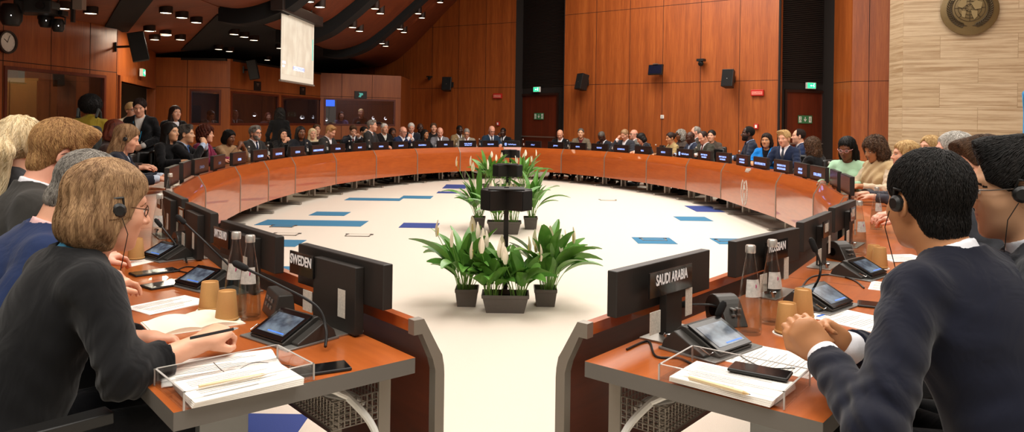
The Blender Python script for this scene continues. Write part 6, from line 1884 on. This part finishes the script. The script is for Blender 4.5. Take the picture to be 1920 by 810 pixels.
# ---------------------------------------------------------------- office chairs
def make_chair():
    e = empty('office_chair', (0, 0, 0), 0, 'x', 'chair', 'black leather office chairs around the ring')
    q = MB(); q.smooth = True; q.box((0, 0, .44), (.5, .48, .09)); q.build('seat', M['leather'], e, bevel=.03)
    q = MB(); q.smooth = True
    q.box((0, -.25, .72), (.46, .07, .46), None); q.build('backrest', M['leather'], e, bevel=.03)
    for s in (-1, 1):
        q = MB(); q.tube([(s * .22, -.2, .44), (s * .29, -.12, .46), (s * .29, -.1, .62), (s * .29, .12, .64)], .014, 8); q.box((s * .29, .02, .65), (.06, .26, .03)); q.build('armrest', M['black'], e, bevel=.012)
    q = MB(); q.lathe([(.03, .12), (.03, .25), (.02, .25), (.02, .4)], 12); q.box((0, -.26, .5), (.06, .03, .2)); q.build('column', M['steel'], e)
    q = MB()
    for k in range(5):
        a = R(72 * k + 18); q.tube([(0, 0, .13), (.15 * math.cos(a), .15 * math.sin(a), .11), (.3 * math.cos(a), .3 * math.sin(a), .075)], [.028, .02, .014], 6)
    q.build('star_base', M['black'], e)
    for k in range(5):
        a = R(72 * k + 18); q = MB(); q.tube([(.3 * math.cos(a) - .02, .3 * math.sin(a), .03), (.3 * math.cos(a) + .02, .3 * math.sin(a), .03)], .029, 10); q.tube([(.3 * math.cos(a), .3 * math.sin(a), .04), (.3 * math.cos(a), .3 * math.sin(a), .08)], .008, 6); q.build('caster', M['rubber'], e)
    return register(e)
CHAIR = [None]
def chair(x, y, yaw, lab):
    if CHAIR[0] is None: CHAIR[0] = make_chair(); o = CHAIR[0]
    else: o = copy_tree(CHAIR[0])
    o.location = (x, y, 0); o.rotation_euler = (0, 0, yaw); o['label'] = lab
    return o
# ---------------------------------------------------------------- the people
def head_local(kw):
    seated = kw.get('seated', True); ln = R(kw.get('lean', 10)); fem = .93 if kw.get('female') else 1
    tr = (.5 + kw.get('hz', 0)) * (fem if not seated else 1)
    hip = (-.05 if seated else 0, .5 if seated else .93)
    y = hip[0] + math.sin(ln) * tr + math.sin(ln) * .065 + .025 + math.sin(R(kw.get('nod', 0))) * .05
    z = hip[1] + math.cos(ln) * tr + .138 - (1 - math.cos(R(kw.get('nod', 0)))) * .05
    return y, z
def put(px, py, where, f, lab, zf=0.0, seatlab=None, **kw):
    # where: depth in metres, or ('row', distance behind the table front); f: 0 faces the camera, 90 the picture's right, -90 its left, 180 away
    if isinstance(where, tuple):
        p, _ = ring_hit(px, where[1]); Y = p.y
    else: Y = where
    tgt = at(px, py, Y)
    bearing = math.atan2(tgt.y, tgt.x)              # direction camera -> person
    body = bearing + PI + R(f) - R(kw.get('turn', 0))
    yaw = body - PI / 2
    y0, z0 = head_local(kw)
    sc = (tgt.z - zf) / z0
    scc = min(max(sc, .9), 1.08)
    if abs(sc - scc) > 1e-6:
        kw['hz'] = kw.get('hz', 0) + max(-.12, min(.12, ((tgt.z - zf) / scc - z0)))
        y0, z0 = head_local(kw)
    loc = (tgt.x - math.cos(body) * y0 * scc, tgt.y - math.sin(body) * y0 * scc, zf)
    kw.setdefault('hs', .0095)
    o = person(loc, yaw, lab, sc=scc, **kw)
    if kw.get('seated', True) and seatlab is not False:
        chair(loc[0] - math.cos(body) * .02, loc[1] - math.sin(body) * .02, yaw, 'black chair of the ' + (seatlab or lab))
    return o
F1, F2 = ('row', .95), ('row', 1.9)
NAVY, BLK, CHAR, GREY = '#1b2438', '#0e0e10', '#2c2b2a', '#6c6a64'

FAST = False
CAST = [
 # left side, from the near seats towards the far wall
 (238, 260, 7.2, 80, 'person with long light brown hair and headset, navy jacket, looking down', dict(female=1, hair='long', hc='lightbrown', top='#20242f', style='open', shirt='#b9c4d4', nod=18, headset=1, hs=.008)),
 (217, 247, 8.6, 80, 'person with red-brown hair half hidden behind the backpack wearer', dict(female=1, hair='bob', hc='auburn', top='#3a2a24', style='blouse', nod=15)),
 (320, 248, 10.2, 55, 'person with long black hair sitting in black behind the grey-haired man', dict(female=1, hair='long', hc='black', top=BLK, style='blouse', tone='asian')),
 (349, 252, F1, 72, 'grey-haired person in black suit and blue tie, hands at chin', dict(hair='side', hc='darkgrey', top=BLK, tie='#3a5a8c', shirt='#a9bcd6', pose='clasp', tone='asian', hs=.008, lean=14)),
 (386, 252, F1, 68, 'person with curly auburn hair and magenta jacket', dict(female=1, hair='curly', hc='auburn', top='#6e1f3c', style='open', shirt='#a03058', hs=.008)),
 (430, 258, F1, 45, 'dark-haired person in beige top, hands clasped before the mouth', dict(female=1, hair='bob', hc='black', tone='brown', top='#9a7a58', style='blouse', pose='clasp', nod=12, hs=.008)),
 (479, 250, F1, 45, 'person with grey beard and glasses in dark grey suit', dict(hair='side', hc='grey', top=CHAR, tie='#23304a', glasses='#2a1f1a', beard='grey', hs=.008)),
 (531, 252, F2, 20, 'person in black holding hands to the mouth beside the CZECHIA display', dict(female=1, hair='straight', hc='black', top=BLK, style='blouse', pose='clasp')),
 (525, 214, 16.3, 170, 'standing person in black with big dark curls before the booth window', dict(female=1, hair='curlylong', hc='black', top=BLK, style='blouse', seated=False, pose='stand')),
 (564, 249, F1, 25, 'brown-skinned person with black bob in dark suit by the CZECHIA display', dict(female=1, hair='shoulder', hc='black', tone='brown', top='#1c1e24', style='open', shirt='#15151a')),
 (586, 251, F2, 15, 'pale blond person in cream top behind the DOMINICAN REPUBLIC display', dict(female=1, hair='long', hc='platinum', top='#cfc0a0', style='blouse')),
 (594, 243, ('row', 2.6), 15, 'dark-haired person peeping out behind the pale blond one', dict(female=1, hair='tied', hc='brown', top='#5a3a34', style='blouse')),
 (620, 247, F1, 55, 'person with curly ginger hair in grey suit, head bowed', dict(hair='quiff', hc='ginger', top=CHAR, nod=28, lean=16, pose='read')),
 (662, 245, F2, 15, 'brown-haired person in suit looking down at a phone', dict(hair='side', hc='brown', top='#23242c', tie='#70252a', nod=25, pose='phone')),
 (683, 247, F2, 45, 'dark-haired person in a white top behind the FRANCE display', dict(female=1, hair='tied', hc='black', top='#ddd6c8', style='blouse', tone='asian')),
 (698, 236, F1, 65, 'tall grey-haired person in grey suit turned right by the GABON display', dict(hair='side', hc='grey', top=CHAR, tie='#2a2f3a')),
 (721, 241, F2, 30, 'person with short white hair, black jacket and white scarf', dict(female=1, hair='crop', hc='white', top='#1a1718', style='wrap', shirt='#d8d8cf')),
 (736, 249, F2, 25, 'brown-skinned person in grey between the white-haired and the bald one', dict(female=1, hair='shoulder', hc='darkbrown', tone='brown', top='#8d8a84', style='blouse')),
 (756, 247, F1, 40, 'bald person in navy suit with hands folded at the mouth', dict(hair='bald', hc='grey', tone='pink', top='#1c2a4c', pose='clasp', glasses='#3a2f2a', nod=12)),
 (771, 240, F2, 5, 'white-haired person in dark suit behind the bald one in navy', dict(hair='short', hc='white', tone='pink', top='#20242e', tie='#9aa6c0', nod=15)),
 (788, 240, F2, 10, 'dark-skinned bald person with glasses in the back row', dict(hair='none', tone='dark', top='#1c1d22', glasses='#101010', tie='#20242e')),
 (797, 252, F1, 45, 'person with long black hair and black top by the GUATEMALA display', dict(female=1, hair='long', hc='black', tone='tan', top=BLK, style='blouse')),
 (813, 240, F2, 5, 'person with tied-up brown hair in the back row', dict(female=1, hair='updo', hc='brown', top='#241f1e', style='blouse')),
 (825, 248, F1, 5, 'bald pink-faced person in pale grey suit bending over the INDIA display', dict(hair='bald', hc='white', tone='pink', top='#76757a', tie='#24242c', nod=22, pose='read')),
 (862, 244, F2, 30, 'dark-skinned person in a tan suit looking right', dict(hair='buzz', hc='black', tone='dark', top='#8a7350', tie='#3a2a20')),
 (875, 250, F1, 0, 'grey-haired person in light grey suit reading above the IRAN display', dict(hair='crop', hc='grey', tone='light', top='#8c8678', nod=25, glasses='#2a2522', tie='#8a4a40', pose='read')),
 (922, 245, F1, 20, 'balding person in blue suit bending forward by the IRELAND display', dict(hair='bald', hc='grey', tone='pink', top='#1f3346', tie='#3a3f48', nod=22, glasses='#2a2522')),
 (943, 248, F2, -20, 'dark-skinned person leaning the cheek on a hand', dict(hair='buzz', hc='black', tone='dark', top='#15171c', pose='chin', tie='#2a2f3a')),
 # right side
 (1050, 252, F1, -15, 'bald person in black suit bowing the head behind the JAPAN display', dict(hair='bald', hc='brown', tone='light', top=BLK, nod=30, pose='read')),
 (1089, 250, F1, -5, 'person with short greying hair in tweed jacket above the KENYA display', dict(female=1, hair='crop', hc='darkgrey', tone='asian', top='#6a6050', style='wrap', shirt='#5a1f24')),
 (1128, 256, F1, -42, 'dark-skinned person in dark suit with head deeply bowed', dict(hair='buzz', hc='darkgrey', tone='dark', top='#20242c', nod=36, lean=20)),
 (1171, 253, F1, -35, 'person covering the face with a hand behind the LUXEMBOURG display', dict(hair='short', hc='lightbrown', top='#31333a', pose='chin', nod=25)),
 (1188, 252, F2, -60, 'balding person in grey beside the one covering the face', dict(hair='bald', hc='grey', tone='pink', top='#77746e', glasses='#2a2522')),
 (1202, 260, F1, -80, 'person with black bob bending down above the MALI display', dict(female=1, hair='bob', hc='black', top='#1a1c24', style='open', nod=30, lean=24)),
 (1257, 259, F1, -62, 'person with dark tied-back hair in khaki top above the MEXICO display', dict(female=1, hair='updo', hc='darkbrown', tone='olive', top='#a08a5c', style='blouse', nod=10)),
 (1276, 254, F2, -60, 'grey curly-haired person behind the khaki top', dict(female=1, hair='curly', hc='grey', top='#4a3f38', style='blouse', tone='brown')),
 (1294, 258, F1, -60, 'bald dark-skinned person in navy suit and pale blue shirt', dict(hair='bald', hc='black', tone='dark', top='#20283c', shirt='#a9bcd6', nod=18)),
 (1304, 248, F2, -80, 'person with thin grey hair in the row behind the grey suit', dict(hair='receding', hc='grey', tone='pink', top='#3a3632')),
 (1318, 258, F1, -50, 'person with receding dark hair in grey suit reading', dict(hair='receding', hc='darkbrown', tone='light', top='#38382f', nod=25, tie='#5a2a22', pose='read')),
 (1334, 255, F2, -20, 'dark-haired person in brown looking at the camera from the back row', dict(female=1, hair='tied', hc='black', top='#4a4038', style='blouse')),
 (1402, 251, F1, -78, 'bearded dark-skinned person in navy suit looking left', dict(hair='receding', hc='black', tone='dark', top='#222a3a', shirt='#93a9cf', tie='#1a2030', beard='black', hs=.008)),
 (1437, 264, F1, -18, 'person with dark bob in a bright blue blazer', dict(female=1, hair='bob', hc='darkbrown', tone='olive', top='#1077c8', style='open', shirt='#0c0c12', hs=.008)),
 (1470, 260, F1, -28, 'blond person in navy suit with a grey tie', dict(hair='side', hc='blond', tone='light', top='#1c2740', tie='#3a3f48', hs=.008, nod=8)),
 (1497, 256, ('row', 1.7), -78, 'person with receding dark hair behind the blond one', dict(hair='receding', hc='darkbrown', tone='light', top='#1e2a48', hs=.008)),
 (1522, 275, ('row', .9), -125, 'person with long brown curls in black turned away', dict(female=1, hair='curlylong', hc='brown', top=BLK, style='blouse', hs=.008, nod=10)),
 (1588, 279, 8.3, -22, 'person with black shoulder-long hair and pale glasses in mint green', dict(female=1, hair='shoulder', hc='black', tone='brown', top='#a9cfae', style='tee', nod=18, glasses='#c98f8f', hs=.008)),
 (1640, 281, 7.9, -52, 'person with short wavy brown hair and a beige shawl', dict(female=1, hair='curly', hc='brown', tone='tan', top='#cbb79c', style='blouse', scarf='#bfa57c', nod=18, hs=.008)),
 (1697, 291, 6.7, -75, 'person with pale blond hair just above the black-haired head', dict(female=1, hair='straight', hc='blond', top='#3c3c44', style='blouse', hs=.008)),
 (1743, 277, 8.2, -45, 'blond person with hair band in the back row on the right', dict(female=1, hair='tied', hc='blond', top='#7c7468', style='blouse', hs=.008)),
 (1787, 288, 4.7, -78, 'white-haired person with dark glasses behind the black-haired head', dict(hair='short', hc='white', tone='pink', top='#3f4146', glasses='#101010', hs=.007)),
 # standing at the side door
 (170, 203, 9.3, 172, 'standing person with black afro and olive jacket carrying a grey backpack', dict(seated=False, hair='afro', hc='black', tone='brown', top='#8a7622', style='blouse', pose='stand', hs=.008)),
 (262, 202, 10.4, -12, 'standing person in black trouser suit with blue lanyard by the side door', dict(seated=False, female=1, hair='tied', hc='darkbrown', top=BLK, style='open', shirt='#c9c4bd', pose='front', lanyard='#2f8fb8', nod=15, hs=.008)),
 (247, 207, 11.4, 30, 'standing person with glasses and cream jacket behind the black trouser suit', dict(seated=False, female=1, hair='tied', hc='blond', top='#cdb898', style='blouse', glasses='#302822', pose='front')),
 (329, 212, 12.2, 28, 'standing person with long dark hair in black by the booth wall', dict(seated=False, female=1, hair='long', hc='darkbrown', top=BLK, style='wrap', pose='front')),
]
BOOTH = [(82, 176, 12.6, 20, 0, 'bald person in suit standing in for a reflection in the near left booth window', dict(seated=False, hair='bald', hc='grey', tone='pink', top='#2a2c33', tie='#23304a')),  # figure put behind the glass in place of a reflected person
 (395, 217, 18.2, 30, .42, 'grey-haired interpreter person in grey behind the single small booth window', dict(hair='side', hc='grey', top='#8a8880', nod=30, lean=25)),
 (441, 215, 18.3, 20, .42, 'bald person in suit, for a reflected head at the left of the long booth window', dict(hair='bald', hc='grey', tone='pink', top='#4a4a4c', tie='#2a2a30')),  # figure added for a head mirrored in the window
 (503, 219, 20.5, 20, .42, 'interpreter person with red-brown hair in the left booth window', dict(female=1, hair='bob', hc='auburn', top='#4a3230', style='blouse')),
 (640, 217, 22.9, 10, .42, 'interpreter person in violet top at the left of the widest booth window', dict(female=1, hair='bob', hc='darkbrown', top='#4a3f5c', style='blouse')),
 (677, 212, 23.0, 10, .42, 'blond interpreter person in black in the middle of the widest booth window', dict(female=1, hair='crop', hc='blond', top=BLK, style='blouse'))]
for px, py, Y, nm_, lab in ((618, 193, 22.6, 0, 'blue glowing monitor inside the widest booth window'), (612, 224, 22.4, 1, 'small added lamp for a bright reflection at the left end of the widest booth window'), (700, 221, 22.9, 1, 'small added lamp for a bright reflection in the middle of the widest booth window'),
        (723, 222, 22.9, 1, 'small added lamp for a bright reflection at the right end of the widest booth window'), (477, 215, 19.0, 1, 'small added lamp for a bright reflection in the long left booth window'), (566, 220, 20.6, 1, 'small added lamp for a bright reflection in the narrow booth window')):
    p = at(px, py, Y)
    if nm_ == 0:
        e = empty('booth_monitor', p, R(25), lab, 'monitor')
        q = MB(); q.bx((-.17, -.02, -.12), (.17, .02, .12)); q.tube([(0, .02, 0), (0, .1, -.5)], .02, 6); q.build('housing', M['black'], e)
        q = MB(); q.bx((-.15, -.024, -.1), (.15, -.021, .1)); q.build('screen', plain('blue lit screen', '#1b4fd0', .3, emit='#2a6cff', estr=2.5), e)
    else:
        e = empty('glint_lamp', p, 0, lab, 'lamp', 'added lamps for reflections in the booth windows')  # added lamp, its glow stands in for a bright reflection in the glass
        q = MB(); q.lathe([(.07, -.02), (.03, .05), (0, .055)], 14, cap=False); q.build('lamp_shade', M['steel'], e)
        q = MB(); q.lathe([(0, -.05), (.032, -.035), (.036, -.01), (.0, .02)], 12); q.build('bulb', plain('lit bulb', '#ffffff', .4, emit='#eef2ff', estr=7), e)
        q = MB(); q.tube([(0, .01, .05), (.05, .1, -.05), (.04, .12, -.25), (.04, .12, .86 - p.z)], .008, 6); q.lathe([(.06, 0), (.06, .015), (0, .02)], 14, T(.04, .12, .86 - p.z)); q.build('stem', M['black'], e)
q = MB(); q.prism([(-6.4, 17.4), (-6.05, 17.4), (-5.3, 21.4), (-3.6, 22.75), (-3.6, 23.2), (-5.6, 22.0)], .8, .86); tag(q.build('booth_desk', M['blackpanel']), 'dark desk running behind the booth windows', 'desk')
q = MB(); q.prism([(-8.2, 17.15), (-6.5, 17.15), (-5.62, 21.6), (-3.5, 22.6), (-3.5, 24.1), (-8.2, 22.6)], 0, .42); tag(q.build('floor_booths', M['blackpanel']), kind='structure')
if not FAST:
    for px, py, wh, f, lab, kw in CAST:
        kw = dict(kw)
        if 'female' in kw: kw['female'] = True
        if wh in (F1, F2) or isinstance(wh, tuple): kw.setdefault('legs_on', True)
        o = put(px, py, wh, f, lab, **kw)
        if 'backpack' in lab: BP = o
        if kw.get('female') and not kw.get('seated', True): pass
    for px, py, Y, f, zf, lab, kw in BOOTH:
        kw = dict(kw); kw['hs'] = .012; kw['female'] = bool(kw.get('female'))
        put(px, py, Y, f, lab, zf=zf, seatlab=False, legs_on=False, **kw)
    # backpack on the olive jacket
    b = BP.location; yw = BP.rotation_euler.z
    e = empty('backpack', (b.x, b.y, b.z), yw, 'grey backpack on the back of the person in the olive jacket', 'backpack')
    def bp_f(P): return smin(box_(P, (.03, -.2, 1.1), (.14, .07, .2), None, .06), box_(P, (.03, -.27, 1.04), (.1, .03, .11), None, .03), .02)
    sdf_obj('bag', bp_f, (-.25, -.4, .9), (.25, -.05, 1.5), .01, cloth('#2e3230'), e)
    for s in (-1, 1):
        q = MB(); q.tube([(s * .1, -.17, 1.4), (s * .11, -.06, 1.5), (s * .115, .06, 1.46), (s * .12, .13, 1.3), (s * .13, .05, 1.1), (s * .12, -.15, 1.02)], .016, 6); q.build('strap', cloth('#2e3230'), e)
# two empty chairs by the left desks
chair(-4.55, 8.6, R(-80), 'empty black chair left of the grey-haired person with the striped tie')
chair(-4.5, 9.4, R(-70), 'empty black chair just behind the other empty one on the left')

# ---------------------------------------------------------------- the nearest people, at full detail
if not FAST:
    a1 = on(232, 702, .75); w1 = on(326, 664, .765); a2 = at(205, 640, 2.45); w2 = on(300, 636, .77)
    put(203, 388, 2.15, 106, 'person with light brown bob, glasses and headset in a black blazer, writing', hs=.0052, female=True, hair='bob', hc='lightbrown', top=BLK, style='open', shirt='#3f7fa0', glasses='#4a3020',
        headset=1, lean=24, nod=12, pose='desk', arms_world=((a1, w1), (a2, w2)), hands={1: ('pen', (-.25, 1, .22), (.35, -.2, .95)), -1: ('relaxed', (-.5, 1, -.1), (.3, 0, 1))}, seatlab='person in the black blazer writing', turn=-4, girth=.98, cuffs=False, gap=.1)
    put(162, 360, 2.62, 100, 'grey-haired person in navy blue suit and pink shirt, bent forward', hs=.006, hair='side', hc='grey', top='#1d2b4e', shirt='#e2b6b4', lean=36, nod=38, tone='light', seatlab='person in navy blue with pink shirt')
    put(116, 287, 3.05, 98, 'ginger-haired person in dark grey suit and white collar looking down', hs=.006, hair='quiff', hc='ginger', top='#34322f', shirt='#eceaf0', lean=26, nod=24, tone='pink', glasses='#302822', seatlab='ginger-haired person in dark grey')
    put(40, 278, 3.25, 152, 'person with blond ponytail cut off by the left edge', hs=.007, female=True, hair='ponytail', hc='platinum', top='#3a3a3c', style='blouse', lean=12, nod=6, seatlab='person with the blond ponytail')
    hc_ = at(1545, 668, 1.9)
    el1 = on(1642, 818, .75); el2 = at(1700, 690, 2.2)
    put(1738, 376, 1.98, -138, 'black-haired person in navy suit with headset, hands clasped together', hs=.0052, hair='short', hc='black', tone='tan', top='#0e1120', shirt='#e8e8ee', lean=27, nod=6, turn=-16, headset=-1,
        arms_world=((el2, hc_ + Vector((.035, .075, .02))), (el1, hc_)), hands_world={1: ('clasp', (-.75, -.12, .5), (.15, .95, .35)), -1: ('clasp', (-.6, .12, .75), (-.2, -.95, .1))}, girth=1.16, seatlab=False)
    put(1908, 358, 1.98, -84, 'black-haired person with thin round glasses and headset at the right edge', hs=.0055, hair='quiff', hc='black', tone='asian', top='#23252b', shirt='#d9dde6', lean=8, nod=6, glasses='#5a5048', headset=-1, head=dict(nose=.97), pose='lap',
        seatlab=False)
    put(1842, 311, 3.5, -60, 'brown-haired person half hidden between two black-haired heads', hs=.007, hair='side', hc='brown', tone='light', top='#2f3136', shirt='#c9c4bd', lean=20, nod=18, pose='clasp', seatlab='brown-haired person half hidden')
    pm = on(400, 616, .80)
    pe = empty('pen', tuple(at(402, 629, 2.05)), R(28), 'dark slim pen in the fingers of the writing hand', 'pen')
    q = MB(); q.tube([(-.062, 0, 0), (.05, 0, .012)], .0042, 8); q.build('barrel', M['black'], pe)
    q = MB(); q.tube([(.05, 0, .012), (.062, 0, .013)], [.0036, .001], 8); q.build('tip', M['chrome'], pe)
# ---------------------------------------------------------------- light
def area(name, loc, size, power, color=(1, .93, .82), rot=(0, 0, 0), sy=None, spread=None):
    l = bpy.data.lights.new(name, 'AREA'); l.energy = power; l.color = color; l.size = size
    if sy: l.shape = 'RECTANGLE'; l.size_y = sy
    if spread: l.spread = spread
    o = bpy.data.objects.new(name, l); col.objects.link(o); o.location = loc; o.rotation_euler = rot
    return o
area('ceiling_lamp', (1.3, 10.5, 6.45), 4.0, 1000, (1, .945, .87), sy=12)
area('ceiling_lamp', (6.5, 9.0, 6.45), 4, 420, (1, .93, .84), sy=9)
area('ceiling_lamp', (-1.6, 1.2, 4.3), 2.6, 130, (1, .94, .86), sy=2.2)
area('ceiling_lamp', (1.8, 0.6, 4.3), 2.6, 130, (1, .94, .86), sy=2.2)
area('ceiling_lamp', (3.4, 16.2, 6.5), 4.5, 420, (1, .92, .82), sy=1.6, rot=(R(18), 0, R(-30)))
area('ceiling_lamp', (-6.35, 13.9, 2.98), .5, 60, (1, .86, .66))
area('booth_fill', (-6.9, 20.0, 2.7), .8, 30, (.9, .92, 1)); area('booth_fill', (-5.0, 22.9, 2.7), .8, 34, (.9, .9, 1)); area('booth_fill', (-8.2, 11.5, 2.85), .6, 26, (1, .85, .6))  # unseen fill lights added to brighten the booth interiors
w = bpy.data.worlds.new('world'); scene.world = w; w.use_nodes = True
w.node_tree.nodes['Background'].inputs[0].default_value = (1, .86, .7, 1)
w.node_tree.nodes['Background'].inputs[1].default_value = 0.25
scene.view_settings.view_transform = 'Standard'
scene.view_settings.look = 'None'
scene.view_settings.gamma = 1
scene.view_settings.exposure = 0.22
scene.view_settings.use_curve_mapping = False
try:
    scene.cycles.use_denoising = True
    scene.cycles.max_bounces = 8
    scene.cycles.transparent_max_bounces = 24
    scene.cycles.caustics_reflective = False
    scene.cycles.caustics_refractive = False
    scene.cycles.sample_clamp_indirect = 4
except Exception: pass
# ---------------------------------------------------------------- camera
cd = bpy.data.cameras.new('camera'); cam = bpy.data.objects.new('camera', cd); col.objects.link(cam)
cd.sensor_width = 36; cd.lens = 36 * F_PX / 1920
cd.shift_x = 0; cd.shift_y = -(405 - CY) / 1920
c_, s_ = math.cos(ROLL), math.sin(ROLL)
cam.matrix_world = Matrix(((c_, -s_, 0, 0), (0, 0, -1, 0), (s_, c_, 0, CAM_H), (0, 0, 0, 1)))
cd.clip_start = 0.05
scene.camera = cam
